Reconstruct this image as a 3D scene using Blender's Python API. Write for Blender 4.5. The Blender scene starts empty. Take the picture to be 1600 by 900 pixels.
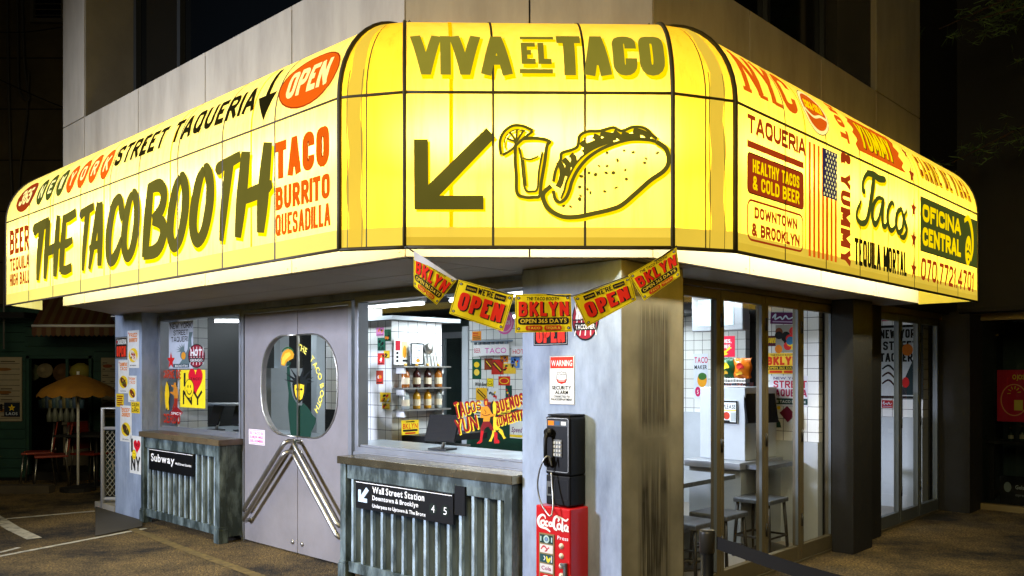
import bpy, bmesh, math, random
from mathutils import Vector, Matrix
from mathutils.geometry import tessellate_polygon
random.seed(7)
SC = bpy.context.scene
COL = SC.collection
F = 1330.0; HC = 1.58; CX = 800.0; CY = 581.0
UR = (0.6863, 0.7273); UL = (-0.7273, 0.6863)

# ---------------------------------------------------------------- camera, world, lamps, exposure
cam_d = bpy.data.cameras.new('camera'); cam = bpy.data.objects.new('camera', cam_d); COL.objects.link(cam)
cam.location = (0, 0, HC); cam.rotation_euler = (math.radians(90), 0, 0)
cam_d.lens = F/1600*36; cam_d.sensor_width = 36; cam_d.shift_y = (CY-450)/1600
cam_d.clip_end = 400; cam_d.clip_start = 0.05
SC.camera = cam
w = bpy.data.worlds.new('World'); SC.world = w; w.use_nodes = True
w.node_tree.nodes['Background'].inputs[0].default_value = (0.25, 0.3, 0.45, 1)
w.node_tree.nodes['Background'].inputs[1].default_value = 0.006
vs = SC.view_settings
SC.display_settings.display_device = 'sRGB'
vs.view_transform = 'Standard'; vs.look = 'None'; vs.gamma = 1; vs.use_curve_mapping = False; vs.exposure = 0
SC.cycles.use_denoising = True
SC.cycles.max_bounces = 7; SC.cycles.transparent_max_bounces = 12; SC.cycles.sample_clamp_indirect = 4
SC.cycles.caustics_reflective = False; SC.cycles.caustics_refractive = False

def W(p, q, z=0.0):
    return Vector((p*UR[0]+q*UL[0], p*UR[1]+q*UL[1], z))

def lamp(kind, name, loc, energy, color=(1,1,1), target=None, size=0.1, size_y=None, spread=None):
    d = bpy.data.lights.new(name, kind); o = bpy.data.objects.new(name, d); COL.objects.link(o)
    o.location = loc; d.energy = energy; d.color = color
    if kind == 'AREA':
        d.size = size
        if size_y: d.shape = 'RECTANGLE'; d.size_y = size_y
        if spread: d.spread = spread
    else:
        d.shadow_soft_size = size
    if target is not None:
        o.rotation_euler = (Vector(target)-Vector(loc)).to_track_quat('-Z', 'Y').to_euler()
    return o
def run_lamp(name, a, b, dirv, energy, color, wid=0.05):
    """a long rectangular lamp from a to b facing dirv"""
    a = Vector(a); b = Vector(b); d = bpy.data.lights.new(name, 'AREA'); o = bpy.data.objects.new(name, d); COL.objects.link(o)
    d.shape = 'RECTANGLE'; d.size = (b-a).length; d.size_y = wid; d.energy = energy; d.color = color
    x = (b-a).normalized(); z = -Vector(dirv).normalized(); y = z.cross(x)
    z = x.cross(y)
    m = Matrix((x, y, z)).transposed().to_4x4(); m.translation = (a+b)/2
    o.matrix_world = m
    return o
# cool street light from the left, aimed at the left facade
lamp('AREA', 'street_light', W(-4.6, 7.4, 3.1), 250, (0.74, 0.80, 1.0), W(4, 5.6, 1.5), size=1.0, spread=math.radians(68))
# added warm fill from behind the camera, brightens ground, pillar and flags
lamp('AREA', 'warm_fill', W(-3.0, -1.5, 5.0), 135, (1.0, 0.80, 0.42), W(4.5, 3.0, 0), size=3.0, spread=math.radians(110))
# added fill lamp that lifts the green shack out of the dark
lamp('AREA', 'shack_fill', (-5.6, 8.0, 2.5), 4.5, (1.0, 0.9, 0.7), (-8.2, 12.6, 1.0), size=1.0, spread=math.radians(90))

# ---------------------------------------------------------------- projections (a photo pixel to a point on a known surface)
def on_p(px, py, p0):
    tx = (px-CX)/F; y = p0/(UR[0]*tx+UR[1]); return (UL[0]*tx+UL[1])*y, HC-(py-CY)/F*y     # q, z
def on_q(px, py, q0):
    tx = (px-CX)/F; y = q0/(UL[0]*tx+UL[1]); return (UR[0]*tx+UR[1])*y, HC-(py-CY)/F*y     # p, z
def on_y(px, py, y): return (px-CX)/F*y, HC-(py-CY)/F*y                                      # x, z
def on_g(px, py, z=0.0):
    y = (HC-z)*F/(py-CY); return Vector(((px-CX)/F*y, y, z))

# ---------------------------------------------------------------- materials
def lin(c):
    return tuple((v/255/12.92 if v/255 <= .04045 else ((v/255+.055)/1.055)**2.4) for v in c)
MATS = {}
def N(nt, t, **k):
    n = nt.nodes.new(t)
    for a, b in k.items(): setattr(n, a, b)
    return n
def mat(name, col, rough=.6, metal=0.0, var=0.0, vscale=4.0, bump=0.0, bscale=60.0, emit=0.0, stretch=None, col2=None, thr=None, spec=.5, coat=0):
    """procedural surface: base colour broken up by noise, optional second colour in patches, optional bump"""
    if name in MATS: return MATS[name]
    m = bpy.data.materials.new(name); m.use_nodes = True; nt = m.node_tree; b = nt.nodes['Principled BSDF']
    c = lin(col)
    b.inputs['Roughness'].default_value = rough; b.inputs['Metallic'].default_value = metal
    b.inputs['Specular IOR Level'].default_value = spec
    if coat: b.inputs['Coat Weight'].default_value = coat
    geo = N(nt, 'ShaderNodeNewGeometry'); mp = N(nt, 'ShaderNodeMapping')
    nt.links.new(geo.outputs['Position'], mp.inputs[0])
    if stretch: mp.inputs['Scale'].default_value = stretch
    if var or col2:
        no = N(nt, 'ShaderNodeTexNoise'); no.inputs['Scale'].default_value = vscale; no.inputs['Detail'].default_value = 6; no.inputs['Roughness'].default_value = .65
        nt.links.new(mp.outputs[0], no.inputs[0])
        rp = N(nt, 'ShaderNodeValToRGB'); nt.links.new(no.outputs['Fac'], rp.inputs[0])
        lo, hi = (thr or (.3, .7))
        rp.color_ramp.elements[0].position = lo; rp.color_ramp.elements[1].position = hi
        if col2: k0, k1 = c, lin(col2)
        else: k0 = tuple(v*(1-var) for v in c); k1 = tuple(min(1, v*(1+var)) for v in c)
        rp.color_ramp.elements[0].color = (*k0, 1); rp.color_ramp.elements[1].color = (*k1, 1)
        nt.links.new(rp.outputs[0], b.inputs['Base Color'])
        mr = N(nt, 'ShaderNodeMapRange'); mr.inputs[3].default_value = max(0, rough-.1); mr.inputs[4].default_value = min(1, rough+.12)
        nt.links.new(no.outputs['Fac'], mr.inputs[0]); nt.links.new(mr.outputs[0], b.inputs['Roughness'])
    else:
        b.inputs['Base Color'].default_value = (*c, 1)
    if bump:
        n2 = N(nt, 'ShaderNodeTexNoise'); n2.inputs['Scale'].default_value = bscale; n2.inputs['Detail'].default_value = 5
        nt.links.new(mp.outputs[0], n2.inputs[0])
        bp = N(nt, 'ShaderNodeBump'); bp.inputs['Strength'].default_value = bump; bp.inputs['Distance'].default_value = .01
        nt.links.new(n2.outputs['Fac'], bp.inputs['Height']); nt.links.new(bp.outputs[0], b.inputs['Normal'])
    if emit:
        b.inputs['Emission Color'].default_value = (*c, 1); b.inputs['Emission Strength'].default_value = emit
    MATS[name] = m
    return m
def glow(name, col, s=.8, tr=.5, wr=.06):
    """backlit fabric or vinyl: lets the tubes behind it through, and glows by itself"""
    if name in MATS: return MATS[name]
    m = bpy.data.materials.new(name); m.use_nodes = True; nt = m.node_tree; nt.nodes.clear()
    out = N(nt, 'ShaderNodeOutputMaterial'); c = lin(col)
    e = N(nt, 'ShaderNodeEmission'); t = N(nt, 'ShaderNodeBsdfTranslucent'); d = N(nt, 'ShaderNodeBsdfDiffuse')
    geo = N(nt, 'ShaderNodeNewGeometry'); no = N(nt, 'ShaderNodeTexNoise'); no.inputs['Scale'].default_value = 2.2; no.inputs['Detail'].default_value = 7
    nt.links.new(geo.outputs['Position'], no.inputs[0])
    mr = N(nt, 'ShaderNodeMapRange'); mr.inputs[1].default_value = .3; mr.inputs[2].default_value = .7
    mr.inputs[3].default_value = s*(1-wr); mr.inputs[4].default_value = s*(1+wr)
    nt.links.new(no.outputs['Fac'], mr.inputs[0]); nt.links.new(mr.outputs[0], e.inputs['Strength'])
    e.inputs['Color'].default_value = (*c, 1)
    if tr > .25:     # grime baked into the cloth: faint vertical runs and blotches
        mp = N(nt, 'ShaderNodeMapping'); mp.inputs['Scale'].default_value = (9, 9, .8); nt.links.new(geo.outputs['Position'], mp.inputs[0])
        n2 = N(nt, 'ShaderNodeTexNoise'); n2.inputs['Scale'].default_value = 1.6; n2.inputs['Detail'].default_value = 8; n2.inputs['Roughness'].default_value = .7; nt.links.new(mp.outputs[0], n2.inputs[0])
        rr = N(nt, 'ShaderNodeValToRGB'); rr.color_ramp.elements[0].position = .28; rr.color_ramp.elements[1].position = .55
        rr.color_ramp.elements[0].color = (*[v*k for v, k in zip(c, (.80, .74, .55))], 1); rr.color_ramp.elements[1].color = (*c, 1)
        nt.links.new(n2.outputs['Fac'], rr.inputs[0]); nt.links.new(rr.outputs[0], e.inputs['Color'])
        ms = N(nt, 'ShaderNodeMixRGB'); ms.blend_type = 'MULTIPLY'; ms.inputs[0].default_value = 1; ms.inputs[2].default_value = (tr, tr, tr, 1); nt.links.new(rr.outputs[0], ms.inputs[1]); nt.links.new(ms.outputs[0], t.inputs['Color'])
    else: t.inputs['Color'].default_value = (*[v*tr for v in c], 1)
    d.inputs['Color'].default_value = (*[v*.25 for v in c], 1)
    a1 = N(nt, 'ShaderNodeAddShader'); a2 = N(nt, 'ShaderNodeAddShader')
    nt.links.new(e.outputs[0], a1.inputs[0]); nt.links.new(t.outputs[0], a1.inputs[1])
    nt.links.new(a1.outputs[0], a2.inputs[0]); nt.links.new(d.outputs[0], a2.inputs[1])
    nt.links.new(a2.outputs[0], out.inputs['Surface'])
    MATS[name] = m; return m
def glass(name, tint=(1, 1, 1), refl=.06, dark=1.0):
    if name in MATS: return MATS[name]
    m = bpy.data.materials.new(name); m.use_nodes = True; nt = m.node_tree; nt.nodes.clear()
    out = N(nt, 'ShaderNodeOutputMaterial'); tr = N(nt, 'ShaderNodeBsdfTransparent'); gl = N(nt, 'ShaderNodeBsdfGlossy'); mx = N(nt, 'ShaderNodeMixShader')
    tr.inputs[0].default_value = (*[t*dark for t in tint], 1); gl.inputs['Roughness'].default_value = .02
    fr = N(nt, 'ShaderNodeFresnel'); ge = N(nt, 'ShaderNodeNewGeometry'); io = N(nt, 'ShaderNodeMapRange'); io.inputs[3].default_value = 1.5; io.inputs[4].default_value = 1/1.5
    nt.links.new(ge.outputs['Backfacing'], io.inputs[0]); nt.links.new(io.outputs[0], fr.inputs[0])
    nt.links.new(fr.outputs[0], mx.inputs[0]); nt.links.new(tr.outputs[0], mx.inputs[1]); nt.links.new(gl.outputs[0], mx.inputs[2])
    nt.links.new(mx.outputs[0], out.inputs['Surface']); MATS[name] = m; return m
def paint(col, rough=.5):            # flat print colour
    return mat('print_%d_%d_%d' % tuple(col), col, .65, var=.07, vscale=18, spec=.18)

# ---------------------------------------------------------------- objects
def setp(o, label=None, cat=None, group=None, kind=None):
    if label: o['label'] = label
    if cat: o['category'] = cat
    if group: o['group'] = group
    if kind: o['kind'] = kind
    return o
def thing(name, label, cat, loc, group=None):
    o = bpy.data.objects.new(name, None); COL.objects.link(o); o.location = loc; o.empty_display_size = .1
    return setp(o, label, cat, group)
def origin(o):
    v = Vector((0, 0, 0))
    while o is not None: v = v+o.location; o = o.parent
    return v
class MB:
    def __init__(s): s.v = []; s.f = []; s.m = []; s.cm = 0
    def add(s, vs, fs, mi=None):
        b = len(s.v); s.v += [Vector(v) for v in vs]; s.f += [tuple(b+i for i in f) for f in fs]; s.m += [s.cm if mi is None else mi]*len(fs); return s
    def hexa(s, c8, mi=None):
        return s.add(c8, [(0,3,2,1),(4,5,6,7),(0,1,5,4),(1,2,6,5),(2,3,7,6),(3,0,4,7)], mi)
    def pq(s, p0, p1, q0, q1, z0, z1, mi=None):
        return s.hexa([W(p0,q0,z0), W(p1,q0,z0), W(p1,q1,z0), W(p0,q1,z0), W(p0,q0,z1), W(p1,q0,z1), W(p1,q1,z1), W(p0,q1,z1)], mi)
    def xyz(s, x0, x1, y0, y1, z0, z1, mi=None):
        return s.hexa([(x0,y0,z0),(x1,y0,z0),(x1,y1,z0),(x0,y1,z0),(x0,y0,z1),(x1,y0,z1),(x1,y1,z1),(x0,y1,z1)], mi)
    def obox(s, c, u, v, n, a, b, t, mi=None):
        """box centred at c, half sizes a, b, t along u, v, n"""
        c, u, v, n = map(Vector, (c, u, v, n))
        return s.hexa([c+u*i*a+v*j*b+n*k*t for k in (-1, 1) for i, j in ((-1,-1),(1,-1),(1,1),(-1,1))], mi)
    def prism(s, pts, z0, z1, mi=None):
        n = len(pts); vs = [(*p[:2], z0) for p in pts]+[(*p[:2], z1) for p in pts]
        return s.add(vs, [tuple(range(n-1,-1,-1)), tuple(range(n, 2*n))]+[(i, (i+1) % n, n+(i+1) % n, n+i) for i in range(n)], mi)
    def tube(s, pts, r, n=8, mi=None, cap=True, closed=False):
        pts = [Vector(p) for p in pts]; rs = r if isinstance(r, (list, tuple)) else [r]*len(pts)
        vs = []; ref = None; L = len(pts)
        for i, p in enumerate(pts):
            if closed: t = (pts[(i+1) % L]-pts[i-1]).normalized()
            else: t = (pts[min(i+1, L-1)]-pts[max(i-1, 0)]).normalized()
            if ref is None: ref = t.orthogonal().normalized()
            ref = (ref-t*ref.dot(t)).normalized(); b = t.cross(ref)
            vs += [p+(ref*math.cos(k*2*math.pi/n)+b*math.sin(k*2*math.pi/n))*rs[i] for k in range(n)]
        fs = []
        for i in range(L if closed else L-1):
            j = (i+1) % L
            for k in range(n): fs.append((i*n+k, i*n+(k+1) % n, j*n+(k+1) % n, j*n+k))
        if cap and not closed: fs += [tuple(range(n-1, -1, -1)), tuple(range((L-1)*n, L*n))]
        return s.add(vs, fs, mi)
    def lathe(s, c, prof, n=16, ax=(0,0,1), mi=None):
        """profile of (radius, height) along axis"""
        c = Vector(c); ax = Vector(ax).normalized(); u = ax.orthogonal().normalized(); v = ax.cross(u); vs = []
        for r, h in prof: vs += [c+ax*h+(u*math.cos(k*2*math.pi/n)+v*math.sin(k*2*math.pi/n))*max(r, 1e-4) for k in range(n)]
        fs = [(i*n+k, i*n+(k+1) % n, (i+1)*n+(k+1) % n, (i+1)*n+k) for i in range(len(prof)-1) for k in range(n)]
        fs += [tuple(range(n-1, -1, -1)), tuple(range((len(prof)-1)*n, len(prof)*n))]
        return s.add(vs, fs, mi)
    def grid(s, fn, nu, nv, mi=None):
        vs = [fn(i/nu, j/nv) for j in range(nv+1) for i in range(nu+1)]
        fs = [(j*(nu+1)+i, j*(nu+1)+i+1, (j+1)*(nu+1)+i+1, (j+1)*(nu+1)+i) for j in range(nv) for i in range(nu)]
        return s.add(vs, fs, mi)
    def pane(s, kind, a, b0, b1, z0, z1):
        """single sheet of glass on a plane"""
        c = [(b0, z0), (b1, z0), (b1, z1), (b0, z1)]
        return s.add([W(a, b, z) if kind == 'p' else W(b, a, z) for b, z in c], [(0, 1, 2, 3)])
    def build(s, name, mats, parent=None, smooth=False, bevel=0, **props):
        if not isinstance(mats, (list, tuple)): mats = [mats]
        if parent is not None: o0 = origin(parent)
        else:
            lo = Vector([min(v[i] for v in s.v) for i in range(3)]); hi = Vector([max(v[i] for v in s.v) for i in range(3)])
            o0 = Vector(((lo.x+hi.x)/2, (lo.y+hi.y)/2, lo.z))
        me = bpy.data.meshes.new(name); me.from_pydata([v-o0 for v in s.v], [], s.f)
        for m in mats: me.materials.append(m)
        me.polygons.foreach_set('material_index', s.m)
        if smooth: me.polygons.foreach_set('use_smooth', [True]*len(s.f))
        me.update(); me.validate()
        o = bpy.data.objects.new(name, me); COL.objects.link(o)
        if parent is not None: o.parent = parent
        else: o.location = o0
        if bevel:
            bv = o.modifiers.new('bevel', 'BEVEL'); bv.width = bevel; bv.segments = 2; bv.limit_method = 'ANGLE'; bv.angle_limit = math.radians(40)
            bv.harden_normals = False
        return setp(o, **props)

# ---------------------------------------------------------------- lettering
GL = {}
def _glyphs():
    chars = "ABCDEFGHIJKLMNOPQRSTUVWXYZabcdefghijklmnopqrstuvwxyz0123456789&.,'!#/-$:"
    for bold in (0, .022):
        for ch in chars:
            cu = bpy.data.curves.new('g', 'FONT'); cu.body = ch; cu.size = 1; cu.offset = bold; cu.resolution_u = 3
            ob = bpy.data.objects.new('g', cu); COL.objects.link(ob)
            dg = bpy.context.evaluated_depsgraph_get(); me = ob.evaluated_get(dg).to_mesh()
            vs = [(v.co.x, v.co.y) for v in me.vertices]; fs = [tuple(p.vertices) for p in me.polygons]
            if vs:
                x0 = min(v[0] for v in vs); x1 = max(v[0] for v in vs)
                GL[(ch, bold > 0)] = ([(a-x0, b) for a, b in vs], fs, x1-x0)
            bpy.data.objects.remove(ob); bpy.data.curves.remove(cu)
_glyphs()
# strokes of a condensed block alphabet: (relative width, strokes); a point may carry a corner radius
r_ = .33
SF = {
'A': (1.05, [[(0,0),(.44,1),(.56,1),(1,0)], [(.2,.28),(.8,.28)]]),
'B': (1.0, [[(0,.52),(0,1),(.93,1,r_),(.93,.52,r_),(0,.52)], [(0,.52),(0,0),(1,0,r_),(1,.52,r_),(.5,.52)]]),
'C': (.95, [[(1,.66),(1,1,r_),(0,1,r_),(0,0,r_),(1,0,r_),(1,.34)]]),
'D': (1.0, [[(0,0),(0,1),(1,1,.4),(1,0,.4),(0,0)], [(0,0),(0,.3)]]),
'E': (.85, [[(1,1),(0,1),(0,0),(1,0)], [(0,.51),(.85,.51)]]),
'F': (.82, [[(1,1),(0,1),(0,0)], [(0,.5),(.85,.5)]]),
'G': (1.0, [[(1,.7),(1,1,r_),(0,1,r_),(0,0,r_),(1,0,r_),(1,.47),(.55,.47)]]),
'H': (1.0, [[(0,0),(0,1)], [(1,0),(1,1)], [(0,.5),(1,.5)]]),
'I': (.22, [[(.5,0),(.5,1)]]),
'J': (.85, [[(1,1),(1,0,r_),(0,0,r_),(0,.35)]]),
'K': (1.0, [[(0,0),(0,1)], [(1,1),(.1,.42)], [(.35,.58),(1,0)]]),
'L': (.8, [[(0,1),(0,0),(1,0)]]),
'M': (1.25, [[(0,0),(0,1),(.5,.2),(1,1),(1,0)]]),
'N': (1.05, [[(0,0),(0,1),(1,0),(1,1)]]),
'O': (1.0, [[(.5,1),(1,1,.4),(1,0,.4),(0,0,.4),(0,1,.4),(.5,1)]]),
'P': (.97, [[(0,0),(0,1),(1,1,r_),(1,.43,r_),(0,.43)]]),
'Q': (1.0, [[(.5,1),(1,1,.4),(1,0,.4),(0,0,.4),(0,1,.4),(.5,1)], [(.6,.25),(1.05,-.1)]]),
'R': (1.0, [[(0,0),(0,1),(1,1,r_),(1,.47,r_),(0,.47)], [(.45,.47),(1,0)]]),
'S': (.95, [[(1,.72),(1,1,r_),(0,1,r_),(0,.55,r_),(1,.47,r_),(1,0,r_),(0,0,r_),(0,.28)]]),
'T': (.95, [[(0,1),(1,1)], [(.5,0),(.5,1)]]),
'U': (1.0, [[(0,1),(0,0,.4),(1,0,.4),(1,1)]]),
'V': (1.05, [[(0,1),(.46,0),(.54,0),(1,1)]]),
'W': (1.35, [[(0,1),(.22,0),(.5,.85),(.78,0),(1,1)]]),
'X': (1.0, [[(0,0),(1,1)], [(0,1),(1,0)]]),
'Y': (1.0, [[(0,1),(.5,.45),(1,1)], [(.5,0),(.5,.45)]]),
'Z': (.9, [[(0,1),(1,1),(0,0),(1,0)]]),
'0': (.95, [[(.5,1),(1,1,.4),(1,0,.4),(0,0,.4),(0,1,.4),(.5,1)]]),
'1': (.45, [[(0,.8),(.7,1),(.7,0)]]),
'2': (.92, [[(0,.7),(0,1,r_),(1,1,r_),(1,.55,.2),(0,.1),(0,0),(1,0)]]),
'3': (.92, [[(0,.75),(0,1,r_),(1,1,r_),(1,.53,r_),(.4,.53)], [(.4,.53),(1,.53,r_),(1,0,r_),(0,0,r_),(0,.25)]]),
'4': (1.0, [[(.72,0),(.72,1),(0,.28),(1,.28)]]),
'5': (.92, [[(.95,1),(0,1),(0,.56),(1,.58,r_),(1,0,r_),(0,0,r_),(0,.25)]]),
'6': (.92, [[(1,.8),(1,1,r_),(0,1,r_),(0,0,r_),(1,0,r_),(1,.55,r_),(0,.55)]]),
'7': (.88, [[(0,1),(1,1),(.35,0)]]),
'&': (1.05, [[(1,0),(.15,.7,.1),(.15,1,.2),(.75,1,.2),(.75,.7,.1),(0,.35,.15),(0,0,.3),(.7,0,.2),(1,.42)]]),
'.': (.22, [[(.5,0),(.5,.12)]]),
',': (.22, [[(.6,.1),(.3,-.12)]]),
"'": (.2, [[(.5,.8),(.5,1)]]),
'-': (.6, [[(0,.5),(1,.5)]]),
}
def roundpath(pts, mr):
    out = []
    for i, p in enumerate(pts):
        if len(p) < 3 or i in (0, len(pts)-1): out.append(Vector(p[:2])); continue
        a = Vector(pts[i-1][:2]); b = Vector(p[:2]); c = Vector(pts[i+1][:2])
        d1 = a-b; d2 = c-b
        r1 = min(p[2]*mr, d1.length*.5); r2 = min(p[2]*mr, d2.length*.5)
        if r1 < 1e-6 or r2 < 1e-6: out.append(b); continue
        s = b+d1.normalized()*r1; e = b+d2.normalized()*r2
        for k in range(5):
            t = k/4; out.append(s*(1-t)**2+b*2*t*(1-t)+e*t*t)
    return out
def spline(pts, n=6):
    """Catmull-Rom through points of any dimension"""
    P = [tuple(map(float, p)) for p in pts]; out = []
    for i in range(len(P)-1):
        a = P[max(i-1, 0)]; b = P[i]; c = P[i+1]; d = P[min(i+2, len(P)-1)]
        for k in range(n):
            t = k/n
            out.append(tuple(.5*((2*b[j])+(-a[j]+c[j])*t+(2*a[j]-5*b[j]+4*c[j]-d[j])*t*t+(-a[j]+3*b[j]-3*c[j]+d[j])*t**3) for j in range(len(b))))
    out.append(P[-1]); return out

class Art:
    """flat graphics in metres on a surface fn(x, y, lift) -> world; every shape has its own tiny lift"""
    def __init__(s, fn, lift=.001, step=.00035):
        s.fn = fn; s.pr = []; s.mats = []; s.z = lift; s.step = step
    def mi(s, m):
        if isinstance(m, (tuple, list)): m = paint(m)
        if m not in s.mats: s.mats.append(m)
        return s.mats.index(m)
    def up(s, k=1): s.z += s.step*k
    def tris(s, vs, fs, m, dz=0): s.pr.append(([tuple(v[:2]) for v in vs], fs, s.mi(m), s.z+dz))
    def poly(s, loops, m, up=True):
        if not isinstance(loops[0][0], (tuple, list, Vector)): loops = [loops]
        L3 = [[Vector((p[0], p[1], 0)) for p in l] for l in loops]; flat = [p for l in L3 for p in l]
        s.tris(flat, [tuple(t) for t in tessellate_polygon(L3)], m)
        if up: s.up()
    def rect(s, x0, y0, x1, y1, m, up=True):
        s.tris([(x0,y0),(x1,y0),(x1,y1),(x0,y1)], [(0,1,2,3)], m)
        if up: s.up()
    def rpts(s, x0, y0, x1, y1, r, n=5):
        out = []
        for cx, cy, a in ((x1-r, y1-r, 0), (x0+r, y1-r, 90), (x0+r, y0+r, 180), (x1-r, y0+r, 270)):
            for k in range(n+1):
                t = math.radians(a+90*k/n); out.append((cx+r*math.cos(t), cy+r*math.sin(t)))
        return out
    def rrect(s, x0, y0, x1, y1, r, m): s.poly(s.rpts(x0, y0, x1, y1, r), m)
    def rring(s, x0, y0, x1, y1, r, t, m):
        o = s.rpts(x0, y0, x1, y1, r); i = s.rpts(x0+t, y0+t, x1-t, y1-t, max(r-t, .0005)); n = len(o)
        s.tris(o+i, [(k, (k+1) % n, n+(k+1) % n, n+k) for k in range(n)], m); s.up()
    def ell(s, cx, cy, rx, ry, m, rot=0, n=28, up=True):
        c, d = math.cos(rot), math.sin(rot)
        pts = [(cx+rx*math.cos(a)*c-ry*math.sin(a)*d, cy+rx*math.cos(a)*d+ry*math.sin(a)*c) for a in [k*2*math.pi/n for k in range(n)]]
        s.tris(pts, [tuple(range(n))], m)
        if up: s.up()
    def ring(s, cx, cy, rx, ry, t, m, rot=0, a0=0, a1=360, n=30):
        pts = []
        for k in range(n+1):
            a = math.radians(a0+(a1-a0)*k/n); x = rx*math.cos(a); y = ry*math.sin(a)
            pts.append((cx+x*math.cos(rot)-y*math.sin(rot), cy+x*math.sin(rot)+y*math.cos(rot)))
        s.stroke(pts, t, m); s.up()
    def star(s, cx, cy, r, m, rot=0, n=5, k=.42, ry=None):
        ry = ry or r; pts = []
        for i in range(2*n):
            a = math.pi/2+rot+i*math.pi/n; q = 1 if i % 2 == 0 else k
            pts.append((cx+r*q*math.cos(a), cy+ry*q*math.sin(a)))
        s.poly(pts, m)
    def stroke(s, pts, w, m, dz=0, taper=None):
        """ribbon with mitred joints; w one number or one per point"""
        P = []; ws = []
        for i, p in enumerate(pts):
            v = Vector(p[:2])
            if P and (v-P[-1]).length < 1e-6: continue
            P.append(v); ws.append(w[i] if isinstance(w, (list, tuple)) else w)
        n = len(P)
        if n < 2: return
        closed = (P[0]-P[-1]).length < 1e-5
        vs = []
        for i in range(n):
            if 0 < i < n-1: a, b = P[i]-P[i-1], P[i+1]-P[i]
            elif closed: a, b = P[-1]-P[-2], P[1]-P[0]
            else: a = b = (P[1]-P[0]) if i == 0 else (P[-1]-P[-2])
            a = a.normalized(); b = b.normalized(); na = Vector((-a.y, a.x)); nb = Vector((-b.y, b.x)); mm = na+nb
            if mm.length < .2: mm = na
            mm = mm.normalized(); L = min(1/max(mm.dot(na), .35), 2.2)*ws[i]/2
            vs += [P[i]+mm*L, P[i]-mm*L]
        s.tris(vs, [(2*i, 2*i+1, 2*i+3, 2*i+2) for i in range(n-1)], m, dz)
    def curve(s, pts, w, m, n=6, up=True):
        if len(pts[0]) == 3:
            q = spline(pts, n); s.stroke([(a, b) for a, b, c in q], [c*w for a, b, c in q], m)
        else: s.stroke(spline(pts, n), w, m)
        if up: s.up()
    def glyph(s, ch, x, y, w, h, pen, m, shear=0, rot=None):
        if ch not in SF: return
        _, st = SF[ch]; t = pen
        for k, path in enumerate(st):
            pts = []
            for p in path:
                xx = t/2+p[0]*(w-t) if w > t*1.05 else w/2
                yy = t/2+p[1]*(h-t)
                pts.append((xx, yy)+tuple(p[2:]))
            # butt the ends out to the full box for vertical and horizontal ends
            P = roundpath(pts, min(w, h))
            closed = (P[0]-P[-1]).length < 1e-5
            if not closed and len(P) >= 2:
                for i0, i1, e in ((0, 1, path[0]), (-1, -2, path[-1])):
                    d = (P[i0]-P[i1]).normalized()
                    if (abs(d.y) > .5 and e[1] in (0, 1)) or (abs(d.x) > .5 and e[0] in (0, 1)): P[i0] = P[i0]+d*t/2
            runs = [[P[0]]]
            for i in range(1, len(P)):
                runs[-1].append(P[i])
                if i < len(P)-1 and (P[i]-P[i-1]).normalized().dot((P[i+1]-P[i]).normalized()) < -.25:
                    if (P[i]-P[i-1]).length > t: runs[-1][-1] = P[i]+(P[i]-P[i-1]).normalized()*t*.42
                    runs.append([P[i]-(P[i+1]-P[i]).normalized()*t*.42])
            for j, R in enumerate(runs):
                q = []
                for v in R:
                    yy = min(max(v.y, 0), h); xx = v.x
                    vx, vy = xx+shear*yy, yy
                    if rot: vx, vy = vx*rot[0]-vy*rot[1], vx*rot[1]+vy*rot[0]
                    q.append((x+vx, y+vy))
                s.stroke(q, t, m, dz=.00007*(k+j))
    def text(s, st, x0, y0, x1, y1, pen, m, shear=0, gap=.16, up=True, rot=None):
        """block lettering fitted in a box; pen is a share of the height"""
        h = y1-y0; t = pen*h; ws = []
        for ch in st: ws.append(.5 if ch == ' ' else SF[ch][0] if ch in SF else .5)
        tot = sum(ws)+gap*(len(st)-1); W_ = (x1-x0)-shear*h; k = W_/tot; x = 0
        for ch, ww in zip(st, ws):
            if ch != ' ':
                gw = max(ww*k, t); gx = x+(ww*k-gw)/2
                if rot: s.glyph(ch, x0+gx*rot[0], y0+gx*rot[1], gw, h, t, m, shear, rot)
                else: s.glyph(ch, x0+gx, y0, gw, h, t, m, shear)
            x += (ww+gap)*k
        if up: s.up()
    def font(s, st, x0, y0, x1, h, m, bold=True, shear=0, fit=True, up=True):
        """letters of the plain sans face; cap height h, fitted to the width"""
        sc = h/.72; items = []; x = 0
        for ch in st:
            if ch == ' ': x += .26; continue
            g = GL.get((ch, bold))
            if not g: x += .3; continue
            items.append((g, x)); x += g[2]+.085
        wtot = (x-.085); kx = (x1-x0)/wtot if fit else sc
        for (vs, fs, _), gx in items:
            s.tris([(x0+(vx+gx)*kx+shear*vy*sc, y0+vy*sc) for vx, vy in vs], fs, m)
        if up: s.up()
        return x0+wtot*kx
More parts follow.
